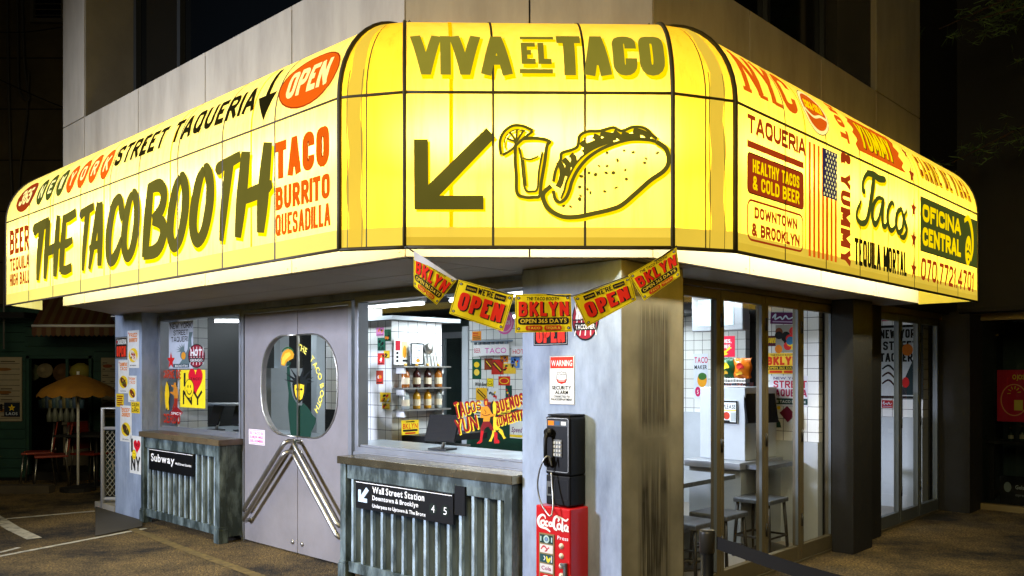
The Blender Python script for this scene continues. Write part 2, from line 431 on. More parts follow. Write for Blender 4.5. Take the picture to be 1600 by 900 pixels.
    def build(s, name, parent=None, cuts=None, back=None, xcuts=None, **props):
        """one mesh; cuts = list of y levels where the surface bends"""
        mb = MB(); o0 = None
        for vs, fs, mi, z in s.pr:
            if cuts is not None or xcuts:
                cuts = cuts or []
                bm = bmesh.new(); bv = [bm.verts.new((x, y, 0)) for x, y in vs]
                for f in fs:
                    try: bm.faces.new([bv[i] for i in f])
                    except ValueError: pass
                lo = min(v[1] for v in vs); hi = max(v[1] for v in vs)
                for c in cuts:
                    if lo < c < hi: bmesh.ops.bisect_plane(bm, geom=bm.verts[:]+bm.edges[:]+bm.faces[:], plane_co=(0, c, 0), plane_no=(0, 1, 0))
                for c in (xcuts or ()): bmesh.ops.bisect_plane(bm, geom=bm.verts[:]+bm.edges[:]+bm.faces[:], plane_co=(c, 0, 0), plane_no=(1, 0, 0))
                bm.verts.index_update()
                vs = [(v.co.x, v.co.y) for v in bm.verts]; fs = [tuple(v.index for v in f.verts) for f in bm.faces]; bm.free()
            mb.add([s.fn(x, y, z) for x, y in vs], fs, mi)
        if back:   # (x0, y0, x1, y1, thickness, material): the solid board behind the print
            x0, y0, x1, y1, th, m = back; k = s.mi(m)
            c = [s.fn(x, y, -.0) for x, y in ((x0,y0),(x1,y0),(x1,y1),(x0,y1))]; d = [s.fn(x, y, -th) for x, y in ((x0,y0),(x1,y0),(x1,y1),(x0,y1))]
            mb.hexa(d+c, k)
        return mb.build(name, s.mats, parent, **props)
def f_p(p0): return lambda x, y, d: W(p0-d, -x, y)            # facade facing left: x = -q, y = z
def f_q(q0): return lambda x, y, d: W(x, q0-d, y)             # facade facing right: x = p
def f_y(y0): return lambda x, y, d: Vector((x, y0-d, y))
def sub(fn, x0, y0): return lambda x, y, d: fn(x+x0, y+y0, d)
def place(kind, a, px0, py0, py1, px1):
    """pixel box (left x, top and bottom y at that x, right x) on a plane -> frame with origin at its lower left, width, height"""
    if kind == 'p':
        q0, zt = on_p(px0, py0, a); _, zb = on_p(px0, py1, a); q1, _ = on_p(px1, py0, a); return sub(f_p(a), -q0, zb), q0-q1, zt-zb
    if kind == 'q':
        p0, zt = on_q(px0, py0, a); _, zb = on_q(px0, py1, a); p1, _ = on_q(px1, py0, a); return sub(f_q(a), p0, zb), p1-p0, zt-zb
    x0, zt = on_y(px0, py0, a); _, zb = on_y(px0, py1, a); x1, _ = on_y(px1, py0, a); return sub(f_y(a), x0, zb), x1-x0, zt-zb
# ================================================================ SURFACES
M_ground = mat('asphalt', (84, 76, 60), .85, var=.45, vscale=1.1, bump=.9, bscale=55)
def gravel_mat():
    m = bpy.data.materials.new('asphalt_gravel'); m.use_nodes = True; nt = m.node_tree; b = nt.nodes['Principled BSDF']
    geo = N(nt, 'ShaderNodeNewGeometry')
    vo = N(nt, 'ShaderNodeTexVoronoi'); vo.inputs['Scale'].default_value = 95; nt.links.new(geo.outputs['Position'], vo.inputs['Vector'])
    no = N(nt, 'ShaderNodeTexNoise'); no.inputs['Scale'].default_value = .9; no.inputs['Detail'].default_value = 8; no.inputs['Roughness'].default_value = .7
    nt.links.new(geo.outputs['Position'], no.inputs[0])
    n3 = N(nt, 'ShaderNodeTexNoise'); n3.inputs['Scale'].default_value = 58; n3.inputs['Detail'].default_value = 4; nt.links.new(geo.outputs['Position'], n3.inputs[0])
    r1 = N(nt, 'ShaderNodeValToRGB'); r1.color_ramp.elements[0].position = .40; r1.color_ramp.elements[1].position = .60
    r1.color_ramp.elements[0].color = (*lin((30, 25, 16)), 1); r1.color_ramp.elements[1].color = (*lin((140, 118, 74)), 1)
    nt.links.new(no.outputs['Fac'], r1.inputs[0])
    r2 = N(nt, 'ShaderNodeValToRGB'); r2.color_ramp.elements[0].position = .36; r2.color_ramp.elements[1].position = .66
    r2.color_ramp.elements[0].color = (.35, .35, .35, 1); r2.color_ramp.elements[1].color = (1.9, 1.8, 1.5, 1)
    nt.links.new(n3.outputs['Fac'], r2.inputs[0])
    mx = N(nt, 'ShaderNodeMixRGB'); mx.blend_type = 'MULTIPLY'; mx.inputs[0].default_value = 1
    nt.links.new(r1.outputs[0], mx.inputs[1]); nt.links.new(r2.outputs[0], mx.inputs[2])
    m2 = N(nt, 'ShaderNodeMixRGB'); m2.blend_type = 'MULTIPLY'; m2.inputs[0].default_value = .8
    r3 = N(nt, 'ShaderNodeValToRGB'); r3.color_ramp.elements[0].position = 0; r3.color_ramp.elements[1].position = 1
    r3.color_ramp.elements[0].color = (.3, .3, .3, 1); r3.color_ramp.elements[1].color = (1.5, 1.5, 1.5, 1)
    nt.links.new(vo.outputs['Color'], r3.inputs[0])
    nt.links.new(mx.outputs[0], m2.inputs[1]); nt.links.new(r3.outputs[0], m2.inputs[2]); nt.links.new(m2.outputs[0], b.inputs['Base Color'])
    b.inputs['Roughness'].default_value = .8
    bp = N(nt, 'ShaderNodeBump'); bp.inputs['Strength'].default_value = 1; bp.inputs['Distance'].default_value = .03
    nt.links.new(vo.outputs['Distance'], bp.inputs['Height']); nt.links.new(bp.outputs[0], b.inputs['Normal'])
    return m
M_gravel = gravel_mat()
M_line = mat('road_paint', (196, 190, 170), .7, col2=(92, 86, 72), vscale=9, thr=(.45, .72))
M_panel = mat('cladding_panel', (166, 157, 138), .45, col2=(132, 123, 106), vscale=2.4, thr=(.42, .8), bump=.06, bscale=120, stretch=(1.5, 1.5, .35))
M_panel_dk = mat('cladding_backing', (40, 38, 36), .8)
M_soffit = mat('soffit_panel', (146, 138, 118), .6, var=.15, vscale=1.5)
M_conc = mat('painted_concrete', (146, 150, 158), .75, var=.22, vscale=2.6, bump=.35, bscale=14)
M_steel = mat('brushed_steel', (176, 174, 166), .36, metal=1, var=.08, vscale=20)
M_alu = mat('grey_window_frame', (150, 154, 160), .4, metal=.6, var=.08)
M_bronze = mat('bronze_door_frame', (92, 84, 64), .55, metal=.2, var=.12)
M_door = mat('grey_door_paint', (134, 130, 132), .45, col2=(116, 112, 112), vscale=2.2, thr=(.35, .75), bump=.12, bscale=420)
M_black = mat('black_metal', (22, 22, 22), .45)
M_dark = mat('dark_cladding', (11, 10, 8), .75, var=.25, vscale=5, bump=.15)
M_glass = glass('window_glass')
M_nightglass = mat('dark_window_glass', (6, 8, 9), .08, spec=.6)
M_rubber = mat('black_rubber', (16, 16, 17), .8)
M_white = mat('white_paint', (226, 228, 228), .5, var=.04)

def streak_mat():
    """bare column side: paint rubbed off in long vertical streaks inside two panels"""
    m = bpy.data.materials.new('streaked_concrete'); m.use_nodes = True; nt = m.node_tree; b = nt.nodes['Principled BSDF']
    geo = N(nt, 'ShaderNodeNewGeometry')
    dp = N(nt, 'ShaderNodeVectorMath'); dp.operation = 'DOT_PRODUCT'; dp.inputs[1].default_value = (UR[0], UR[1], 0); nt.links.new(geo.outputs['Position'], dp.inputs[0])
    sx = N(nt, 'ShaderNodeSeparateXYZ'); nt.links.new(geo.outputs['Position'], sx.inputs[0])
    cb = N(nt, 'ShaderNodeCombineXYZ')
    mu = N(nt, 'ShaderNodeMath'); mu.operation = 'MULTIPLY'; mu.inputs[1].default_value = 75; nt.links.new(dp.outputs['Value'], mu.inputs[0]); nt.links.new(mu.outputs[0], cb.inputs[0])
    mz = N(nt, 'ShaderNodeMath'); mz.operation = 'MULTIPLY'; mz.inputs[1].default_value = 1.6; nt.links.new(sx.outputs['Z'], mz.inputs[0]); nt.links.new(mz.outputs[0], cb.inputs[2])
    no = N(nt, 'ShaderNodeTexNoise'); no.inputs['Scale'].default_value = 1; no.inputs['Detail'].default_value = 5; nt.links.new(cb.outputs[0], no.inputs[0])
    nb = N(nt, 'ShaderNodeTexNoise'); nb.inputs['Scale'].default_value = 3.5; nb.inputs['Detail'].default_value = 6; nt.links.new(geo.outputs['Position'], nb.inputs[0])
    def band(src, lo, hi, soft):
        a = N(nt, 'ShaderNodeMapRange'); a.inputs[1].default_value = lo-soft; a.inputs[2].default_value = lo+soft
        c = N(nt, 'ShaderNodeMapRange'); c.inputs[1].default_value = hi-soft; c.inputs[2].default_value = hi+soft; c.inputs[3].default_value = 1; c.inputs[4].default_value = 0
        nt.links.new(src, a.inputs[0]); nt.links.new(src, c.inputs[0])
        k = N(nt, 'ShaderNodeMath'); k.operation = 'MULTIPLY'; nt.links.new(a.outputs[0], k.inputs[0]); nt.links.new(c.outputs[0], k.inputs[1]); return k.outputs[0]
    bp_ = band(dp.outputs['Value'], 4.06, 4.36, .03)
    b1 = band(sx.outputs['Z'], 1.24, 1.93, .05); b2 = band(sx.outputs['Z'], -.2, 1.05, .16)
    mxz = N(nt, 'ShaderNodeMath'); mxz.operation = 'MAXIMUM'; nt.links.new(b1, mxz.inputs[0]); nt.links.new(b2, mxz.inputs[1])
    k = N(nt, 'ShaderNodeMath'); k.operation = 'MULTIPLY'; nt.links.new(bp_, k.inputs[0]); nt.links.new(mxz.outputs[0], k.inputs[1])
    th = N(nt, 'ShaderNodeMapRange'); th.inputs[1].default_value = .34; th.inputs[2].default_value = .52; nt.links.new(no.outputs['Fac'], th.inputs[0])
    br_ = N(nt, 'ShaderNodeMapRange'); br_.inputs[1].default_value = .38; br_.inputs[2].default_value = .58; br_.inputs[3].default_value = .55; nt.links.new(nb.outputs['Fac'], br_.inputs[0])
    kb_ = N(nt, 'ShaderNodeMath'); kb_.operation = 'MULTIPLY'; nt.links.new(k.outputs[0], kb_.inputs[0]); nt.links.new(br_.outputs[0], kb_.inputs[1])
    k2 = N(nt, 'ShaderNodeMath'); k2.operation = 'MULTIPLY'; nt.links.new(kb_.outputs[0], k2.inputs[0]); nt.links.new(th.outputs[0], k2.inputs[1])
    rp = N(nt, 'ShaderNodeValToRGB'); rp.color_ramp.elements[0].position = .3; rp.color_ramp.elements[1].position = .7
    rp.color_ramp.elements[0].color = (*lin((104, 102, 92)), 1); rp.color_ramp.elements[1].color = (*lin((146, 142, 128)), 1); nt.links.new(nb.outputs['Fac'], rp.inputs[0])
    mx = N(nt, 'ShaderNodeMixRGB'); mx.inputs[2].default_value = (*lin((42, 38, 30)), 1)
    nt.links.new(k2.outputs[0], mx.inputs[0]); nt.links.new(rp.outputs[0], mx.inputs[1]); nt.links.new(mx.outputs[0], b.inputs['Base Color'])
    b.inputs['Roughness'].default_value = .75
    bu = N(nt, 'ShaderNodeBump'); bu.inputs['Strength'].default_value = .5; bu.inputs['Distance'].default_value = .01; bu.invert = True
    nt.links.new(k2.outputs[0], bu.inputs['Height']); nt.links.new(bu.outputs[0], b.inputs['Normal'])
    return m
M_streak = streak_mat()
def wallpaint_mat():
    m = mat('steel_blue_wall', (162, 178, 202), .7, var=.15, vscale=3, bump=.3, bscale=10, col2=(118, 132, 154), thr=(.35, .72), stretch=(1.6, 1.6, .6)); return m
M_wall = wallpaint_mat()
def tile_mat(name, face, col=(232, 234, 232), grout=(88, 92, 92), size=.115):
    """square glazed tiles with dark joints; face 'p' or 'q' tells which way the wall runs"""
    m = bpy.data.materials.new(name); m.use_nodes = True; nt = m.node_tree; b = nt.nodes['Principled BSDF']
    geo = N(nt, 'ShaderNodeNewGeometry'); dp = N(nt, 'ShaderNodeVectorMath'); dp.operation = 'DOT_PRODUCT'
    a = UL if face == 'p' else UR; dp.inputs[1].default_value = (a[0], a[1], 0); nt.links.new(geo.outputs['Position'], dp.inputs[0])
    sx = N(nt, 'ShaderNodeSeparateXYZ'); nt.links.new(geo.outputs['Position'], sx.inputs[0]); cb = N(nt, 'ShaderNodeCombineXYZ')
    nt.links.new(dp.outputs['Value'], cb.inputs[0]); nt.links.new(sx.outputs['Z'], cb.inputs[1])
    br = N(nt, 'ShaderNodeTexBrick'); br.offset = 0; br.inputs['Scale'].default_value = 1; br.inputs['Brick Width'].default_value = size; br.inputs['Row Height'].default_value = size
    br.inputs['Mortar Size'].default_value = .0028; br.inputs['Mortar Smooth'].default_value = .1
    br.inputs['Color1'].default_value = (*lin(col), 1); br.inputs['Color2'].default_value = (*[v*.9 for v in lin(col)], 1); br.inputs['Mortar'].default_value = (*lin(grout), 1)
    nt.links.new(cb.outputs[0], br.inputs['Vector']); nt.links.new(br.outputs['Color'], b.inputs['Base Color'])
    b.inputs['Roughness'].default_value = .18
    bp = N(nt, 'ShaderNodeBump'); bp.inputs['Strength'].default_value = .5; bp.inputs['Distance'].default_value = .004; bp.invert = True
    nt.links.new(br.outputs['Fac'], bp.inputs['Height']); nt.links.new(bp.outputs[0], b.inputs['Normal']); return m
M_tile_p = tile_mat('white_tiles', 'p'); M_tile_q = tile_mat('white_tiles_return', 'q')

# ================================================================ GROUND AND ROAD MARKINGS
MB().grid(lambda u, v: Vector((-60+120*u, -20+120*v, 0)), 8, 8).build('ground', M_gravel, kind='structure')
def ground_strip(pts, wd, name, z=.004, m=M_line):
    mb = MB(); vs = []
    for i, p in enumerate(pts):
        a = pts[min(i+1, len(pts)-1)]-pts[max(i-1, 0)]; n = Vector((-a.y, a.x, 0)).normalized()*wd/2
        vs += [Vector((p.x, p.y, z))+n, Vector((p.x, p.y, z))-n]
    mb.add(vs, [(2*i, 2*i+1, 2*i+3, 2*i+2) for i in range(len(pts)-1)])
    return mb.build(name, m, kind='structure')
ground_strip([on_g(-60, 881), on_g(228, 826)], .06, 'parking_line')
ground_strip([on_g(-60, 817), on_g(0, 812), on_g(148, 799)], .07, 'parking_line')
ground_strip([on_g(-12, 806), on_g(20, 826), on_g(54, 842)], .13, 'parking_line')
ground_strip([on_g(-40, 874), on_g(30, 856)], .05, 'parking_line')
# paler strip along the foot of the facade, and a thin dark slab
M_pale = mat('pale_yellow_strip', (128, 108, 58), .8, col2=(74, 64, 42), vscale=14, thr=(.35, .7))
ground_strip([W(3.62, 9.0), W(3.5, 7.2), W(3.42, 5.6), W(3.4, 3.6)], .09, 'pale_strip', .0045, M_pale)
M_slab = mat('dark_slab_surface', (66, 62, 54), .8, var=.2, vscale=2)
a, b, c, d = on_g(149, 839), on_g(222, 824), on_g(223, 815), on_g(149, 793)
MB().hexa([a, b, Vector((c.x, c.y, 0)), Vector((d.x, d.y, 0)), a+Vector((0,0,.012)), b+Vector((0,0,.012)), Vector((c.x, c.y, .014)), Vector((d.x, d.y, .014))]).build('dark_slab', M_slab, kind='structure')

# ================================================================ CORNER BUILDING
PW, QW = 3.0, 2.67           # outer planes of the upper wall
QE, PE = 8.79, 8.35          # far ends of it
CA, CB = (3.0, 3.64), (3.97, 2.67)   # chamfered corner
ZS = 2.21; ZSILL = 3.93
bld = thing('corner_building', 'two-storey corner building of pale metal panels above the glowing yellow awning', 'building', W(4.4, 4.4))
g = .005
mb = MB()
def panel_p(q0, q1, z0, z1, th=.04): mb.pq(PW, PW+th, q0+g, q1-g, z0+g, z1-g)
def panel_q(p0, p1, z0, z1, th=.04): mb.pq(p0+g, p1-g, QW, QW+th, z0+g, z1-g)
jl = [QE]+[on_p(x, 300, PW)[0] for x in (132, 216, 320.6, 456)]+[3.64]
jr = [3.97]+[on_q(x, 300, QW)[0] for x in (1171.6, 1283, 1369)]+[PE]
for i in range(5):
    panel_p(jl[i+1], jl[i], 2.72, ZSILL)
for i in range(4):
    panel_q(jr[i], jr[i+1], 2.72, ZSILL)
def cham(t0, t1, z0, z1, off=0, th=.04, m=None):
    """panel on the chamfer between shares t0 and t1"""
    a = Vector(W(*CA)); b = Vector(W(*CB)); d = (b-a).normalized(); n = Vector((d.y, -d.x, 0)); L = (b-a).length
    p0 = a+d*(L*t0+g)-n*-off; p1 = a+d*(L*t1-g)-n*-off
    m = m or mb
    m.hexa([Vector((*v.xy, z)) for z in (z0+g, z1-g) for v in (p0, p1, p1-n*th, p0-n*th)])
for t0, t1 in ((0, .5), (.5, 1)): cham(t0, t1, 2.72, ZSILL)
# end strips beside the recessed windows, and the upper storey's corner piece
qj = jl[1]; pj = jr[3]
panel_p(qj, QE, ZSILL, 8.5); panel_q(pj, PE, ZSILL, 8.5)
for t0, t1 in ((0, .5), (.5, 1)): cham(t0, t1, ZSILL, 8.5)
mb.build('cladding', M_panel, bld)
mb = MB()
for i in range(5): panel_p(jl[i+1], jl[i], ZS, 2.715)
for i in range(4): panel_q(jr[i], jr[i+1], ZS, 2.715)
for t0, t1 in ((0, .5), (.5, 1)): cham(t0, t1, ZS, 2.715)
# rivet heads along the lower edge
for i in range(5):
    for q in (jl[i]-.05, jl[i+1]+.05): mb.lathe(W(PW, q, ZS+.035), [(.006, 0), (.004, .004)], 6, -Vector(W(1, 0)))
for i in range(4):
    for p in (jr[i]+.05, jr[i+1]-.05): mb.lathe(W(p, QW, ZS+.035), [(.006, 0), (.004, .004)], 6, -Vector(W(0, 1)))
mb.build('fascia', mat('fascia_panel', (205, 198, 176), .5, var=.05), bld)
# core of the wall behind the joints
mb = MB()
def ring_prism(outer, inner, z0, z1):
    for i in range(len(outer)-1):
        o0, o1, n0, n1 = outer[i], outer[i+1], inner[i], inner[i+1]
        mb.hexa([Vector((*W(*v).xy, z)) for z in (z0, z1) for v in (o0, o1, n1, n0)])
o_ = [(PW+.045, QE-.01), (PW+.045, 3.66), (3.99, QW+.045), (PE-.01, QW+.045)]
i_ = [(PW+.25, QE-.01), (PW+.25, 3.75), (4.08, QW+.25), (PE-.01, QW+.25)]
ring_prism(o_, i_, ZS+.012, ZSILL-.012)
mb.pq(PW+.045, PW+.6, qj, QE-.01, ZSILL, 8.5); mb.pq(pj, PE-.01, QW+.045, QW+.6, ZSILL, 8.5)
ring_prism(o_[1:3], [(3.6, 3.66), (4.0, 3.3)], ZSILL, 8.5)
mb.build('wall_core', M_panel_dk, bld)
# sill, reveals and dark glass of the upper windows
mb = MB()
mb.pq(PW+.001, PW+.5, 3.66, qj, ZSILL-.03, ZSILL-.006)
mb.pq(3.99, pj, QW+.001, QW+.5, ZSILL-.03, ZSILL-.006)
mb.pq(PW+.005, PW+.5, qj-.015, qj, ZSILL, 8.5); mb.pq(pj, pj+.015, QW+.005, QW+.33, ZSILL, 8.5)
mb.build('window_reveal', mat('reveal_panel', (120, 112, 92), .6, var=.12), bld)
uw = MB().pq(PW+.49, PW+.51, 3.7, qj-.02, ZSILL, 8.5).build('upper_window', M_nightglass, bld, label='tall dark upper window on the left side')
mb = MB()
for px in (284,): 
    q, _ = on_p(px, 50, PW+.47); mb.pq(PW+.44, PW+.488, q-.03, q+.03, ZSILL, 8.5)
q, _ = on_p(214, 50, PW+.47); mb.pq(PW+.44, PW+.488, q-.05, q+.02, ZSILL, 8.5)
mb.build('mullion', mat('dark_mullion', (52, 54, 52), .4, metal=.5), uw)
uw2 = MB().pq(4.1, pj-.002, QW+.33, QW+.35, ZSILL, 8.5).build('upper_window', M_nightglass, bld, label='black upper window on the right side')
mb = MB()
for p in (5.0, 5.9, 6.9): mb.pq(p, p+.05, QW+.29, QW+.328, ZSILL, 8.5)
mb.build('mullion', MATS['dark_mullion'], uw2)
# soffit under the overhang
mb = MB()
def poly_slab(pts, z0, z1): mb.prism([W(*p).xy for p in pts], z0, z1)
sg = .004
js = [3.0]
poly_slab([(PW+.045, 3.66), (3.99, QW+.045), (4.5, QW+.045), (4.5, 3.66)], ZS+.002, ZS+.03)
qs = [3.665, 4.6, 5.5, 6.4, 7.3, 8.2, 9.0]
for i in range(6):
    mb.pq(PW+.045, 3.55, qs[i]+sg, qs[i+1]-sg if i < 5 else 8.78, ZS+.002, ZS+.03); mb.pq(3.56, 4.3, qs[i]+sg, qs[i+1]-sg, ZS+.002, ZS+.03)
poly_slab([(PW+.1, 8.79), (3.56, 8.79), (3.56, 9.33)], ZS+.002, ZS+.03); poly_slab([(3.56, 9.005), (4.4, 9.005), (4.4, 9.9), (4.0, 9.9), (3.565, 9.34)], ZS+.002, ZS+.03)
for a in range(4): mb.pq(4.51+a*.96, 4.51+a*.96+.952, QW+.045, 3.3, ZS+.002, ZS+.03)
mb.build('soffit', M_soffit, bld)

# ---- piers at street level
PP = 3.88; PD = 4.08; QG = 3.13; QP = 2.82
mb = MB(); mb.pq(PP, 4.52, QP, 3.575, 0, ZS); pil = mb.build('pillar', [M_wall, M_streak], bld, bevel=.006, label='wide corner pillar with streaked right side')
for f in pil.data.polygons:
    n = f.normal
    if n.x*UL[0]+n.y*UL[1] < -.7: f.material_index = 1
MB().pq(PP, PD+.3, 9.08, 9.77, 0, ZS+.02).build('pillar', M_wall, bld, bevel=.006, label='pillar covered in stickers')
# wall above and below the openings of the left facade
mb = MB()
zt = 2.13
mb.pq(PD+.02, PD+.18, 3.58, 5.53, 0, .95); mb.pq(PD+.02, PD+.18, 7.33, 9.08, 0, .96)
mb.pq(PD-.005, PD+.18, 3.58, 9.08, zt+.03, ZS+.04)
mb.build('wall', M_wall, bld)
# double door with a shared porthole
QC, QD0, QD1 = 6.398, 5.654, 7.29; HZ0, HZ1 = 1.02, 1.90
def door_leaf(q0, q1, inner_is_low):
    """leaf with half of the porthole cut out of its inner edge"""
    d = thing('door', None, None, (0, 0, 0)); d.parent = bld
    d.location = W((PD+.02), (q0+q1)/2)-origin(bld)
    # outline in (x=-q, z)
    zb, ztop = .015, 2.115; r = .36; hw = .592
    xc = -QC; x_in = xc-.004 if not inner_is_low else xc+.004; sgn = -1 if not inner_is_low else 1
    x_out = -q1 if sgn < 0 else -q0
    hole = [(x_in, HZ0), (xc+sgn*(hw-r), HZ0)]
    for k in range(1, 9):
        a = math.radians(-90+90*k/8); hole.append((xc+sgn*(hw-r+r*math.cos(a)), HZ0+r+r*math.sin(a)))
    for k in range(0, 9):
        a = math.radians(90*k/8); hole.append((xc+sgn*(hw-r+r*math.cos(a)), HZ1-r+r*math.sin(a)))
    hole.append((x_in, HZ1))
    out = [(x_in, zb)]+hole+[(x_in, ztop), (x_out, ztop), (x_out, zb)]
    L3 = [Vector((x, z, 0)) for x, z in out]; tr = tessellate_polygon([L3]); n = len(out)
    mb = MB(); vs = [W(PD, -x, z) for x, z in out]+[W(PD+.045, -x, z) for x, z in out]
    mb.add(vs, [tuple(t) for t in tr]+[tuple(n+i for i in t) for t in tr]+[(i, (i+1) % n, n+(i+1) % n, n+i) for i in range(n)])
    mb.build('leaf', M_door, d)
    # rim of the porthole and its glass
    mb = MB(); mb.tube([W(PD-.004, -x, z) for x, z in hole], .007, 6); mb.build('porthole_rim', M_steel, d, smooth=True)
    L3 = [Vector((x, z, 0)) for x, z in hole]; tr = tessellate_polygon([L3])
    mb = MB(); n = len(hole); mb.add([W(PD+.02, -x, z) for x, z in hole], [tuple(t) for t in tr]); mb.build('porthole_glass', M_glass, d)
    MB().pq(PD-.003, PD+.014, QC+(.002 if sgn < 0 else -.010), QC+(.010 if sgn < 0 else -.002), HZ0+.002, HZ1-.002).build('meeting_strip', M_steel, d)
    # pair of slanting bar handles
    mb = MB()
    for dz, dx in ((0, 0), (-.092, 0)):
        t0 = (xc+sgn*.055, .985+dz); t1 = (x_out-sgn*.11, .30+dz)
        if sgn > 0: t1 = (x_out-.02, .34+dz)
        a = W(PD-.085, -t0[0], t0[1]); b = W(PD-.085, -t1[0], t1[1]); a0 = W(PD, -t0[0]+sgn*.0, t0[1]-.01); b0 = W(PD, -t1[0], t1[1])
        d1 = (b-a).normalized(); P_ = [a0, a0+(a-a0)*.6]
        P_ += [a0+(a-a0)*.85+d1*.012, a+d1*.04, a+d1*.08, b-d1*.08, b-d1*.04, b0+(b-b0)*.85-d1*.012, b0+(b-b0)*.6, b0]
        mb.tube(P_, .020, 12)
        mb.lathe(a0, [(.028, -.004), (.028, .004), (.02, .008)], 12, -Vector(W(1, 0))); mb.lathe(b0, [(.028, -.004), (.028, .004), (.02, .008)], 12, -Vector(W(1, 0)))
    mb.build('handle', M_steel, d, smooth=True)
    mb = MB(); mb.lathe(W(PD, QC-sgn*.075, .10), [(.02, -.002), (.02, .008), (.012, .014)], 12, -Vector(W(1, 0))); mb.build('floor_lock', M_steel, d, smooth=True)
door_leaf(QC, QD1, False); door_leaf(QD0, QC, True)
mb = MB()
mb.pq(PD-.012, PD+.1, QD1+.005, QD1+.045, 0, 2.15); mb.pq(PD-.012, PD+.1, QD0-.05, QD0-.005, 0, 2.15); mb.pq(PD-.010, PD+.1, QD0-.005, QD1+.005, 2.122, 2.15)
mb.build('door_frame', M_alu, bld)
# shop windows of the left facade
def shop_window(q0, q1, z0, z1, label):
    f = MB(); t = .045
    f.pq(PD-.02, PD+.08, q0, q1, z0-t-.03, z0-.012); f.pq(PD-.02, PD+.08, q0, q1, z1, z1+t)
    f.pq(PD-.02, PD+.08, q1-t, q1, z0-.012, z1); f.pq(PD-.02, PD+.08, q0, q0+t*.6, z0-.012, z1)
    f.pq(PD-.035, PD-.018, q0, q1, z0-t-.035, z0-t-.005); f.pq(PD, PD+.03, q0+t*.6, q1-t, z0-.012, z0+.004)
    o = f.build('shop_window', M_alu, bld, bevel=.002, label=label)
    MB().pane('p', PD+.03, q0+.02, q1-.02, z0-.01, z1+.01).build('pane', M_glass, o)
    return o
shop_window(3.58, 5.55, 1.0, 2.13, 'big shop window beside the corner pillar')
shop_window(7.34, 9.08, 1.0, 2.125, 'smaller shop window left of the grey double door')

# ---- right facade: folding glass doors
def glass_leaf(p0, p1, label, mframe, zt=2.17, q=QG):
    f = MB(); s = .05
    f.pq(p0, p0+s, q-.02, q+.03, .02, zt); f.pq(p1-s, p1, q-.02, q+.03, .02, zt); f.pq(p0+s, p1-s, q-.019, q+.029, .02, .14); f.pq(p0+s, p1-s, q-.019, q+.029, zt-.07, zt)
    o = f.build('folding_door', mframe, bld, bevel=.003, label=label)
    MB().pane('q', q+.005, p0+s-.005, p1-s+.005, .135, zt-.065).build('pane', M_glass, o)
    mb = MB(); mb.pq(p1-s-.008, p1-s-.001, q-.022, q+.0, .15, zt-.08); mb.build('edge_trim', mat('dull_edge_trim', (96, 104, 112), .5, metal=.3), o)
    for z in (.35, 1.05, 1.95): MB().lathe(W(p0+.004, q-.028, z), [(.009, -.05), (.009, .05)], 8).build('hinge', M_black, o, smooth=True)
    return o
pl = [on_q(x, 600, QG)[0] for x in (1058, 1122, 1192, 1248, 1299)]
for i in range(4): glass_leaf(pl[i]+.004, pl[i+1]-.004, 'glass folding door leaf, number %s from the corner pillar' % ('one', 'two', 'three', 'four')[i], M_bronze)
pl2 = [on_q(x, 600, QG)[0] for x in (1366, 1404, 1434, 1464)]
for i in range(3): glass_leaf(pl2[i]+.004, pl2[i+1]-.004, 'far glass folding door leaf', mat('grey_steel_frame', (92, 98, 102), .5, metal=.3))
mb = MB(); mb.pq(pl[0], pl[4]+.06, QG-.04, QG+.08, 2.175, ZS+.03); mb.pq(pl[4], pl[4]+.06, QG-.03, QG+.06, 0, 2.175); mb.pq(pl2[0]-.04, pl2[3]+.04, QG-.04, QG+.08, 2.175, ZS+.03)
mb.pq(pl[0], pl[4]+.06, QG-.03, QG+.05, 0, .018); mb.pq(pl2[0], pl2[3], QG-.03, QG+.05, 0, .018)
mb.build('door_track', M_bronze, bld)
mb = MB(); mb.pq(7.37, 7.80, 2.90, 3.09, 0, ZS+.02); mb.pq(7.80, 7.98, 2.97, 3.09, 0, ZS+.02); mb.pq(7.98, 8.38, 3.03, 3.12, 0, ZS+.02); mb.pq(7.56, 8.36, 3.12, 3.3, 0, ZS+.02)
mb.build('pillar', M_dark, bld, bevel=.004, label='dark pillar between the folding doors')
mb = MB(); mb.pq(pl2[3]+.04, 10.9, 2.80, 3.12, 0, ZS+.02); mb.build('pillar', M_dark, bld, label='dark pillar at the far end')

# ================================================================ DARK TALL BUILDING ON THE RIGHT
nb = thing('neighbouring_building', 'tall black unlit building at the right with a glass entrance', 'building', W(10.9, 1.0))
mb = MB(); mb.pq(PE+.02, 10.895, QW+.4, 6.0, ZS+.035, 11)
qa = on_p(1518, 600, 10.9)[0]; qb = on_p(1680, 600, 10.9)[0]
mb.pq(10.9, 14, qa, 3.6, 0, 2.25); mb.pq(10.9, 14, -6, 6.0, 2.27, 11); mb.pq(10.9, 14, -6, qb, 0, 2.25)
for k in range(9): mb.pq(10.86, 10.899, 2.2-k*.95, 2.24-k*.95, 2.3, 11)
mb.build('wall', mat('black_wall', (20, 19, 17), .7, var=.25), nb)
mb = MB(); mb.pq(10.80, 10.9, qa-.06, qa+.04, 0, 2.25); mb.pq(10.82, 10.9, qb, qa-.06, 2.17, 2.25); mb.pq(10.82, 10.9, qb, qa-.06, 0, .07)
mb.build('entrance_frame', mat('dull_brass_frame', (128, 112, 72), .45, metal=.5, var=.15), nb)
MB().pane('p', 10.90, qb, qa-.06, .07, 2.17).build('entrance_glass', glass('tinted_glass', (.55, .6, .58)), nb)
mb = MB(); mb.pq(10.6, 10.89, qa+.05, 3.2, 2.2, 2.27); mb.pq(10.5, 10.88, -3, qa+.045, 2.252, 2.30); mb.build('canopy', M_dark, nb)
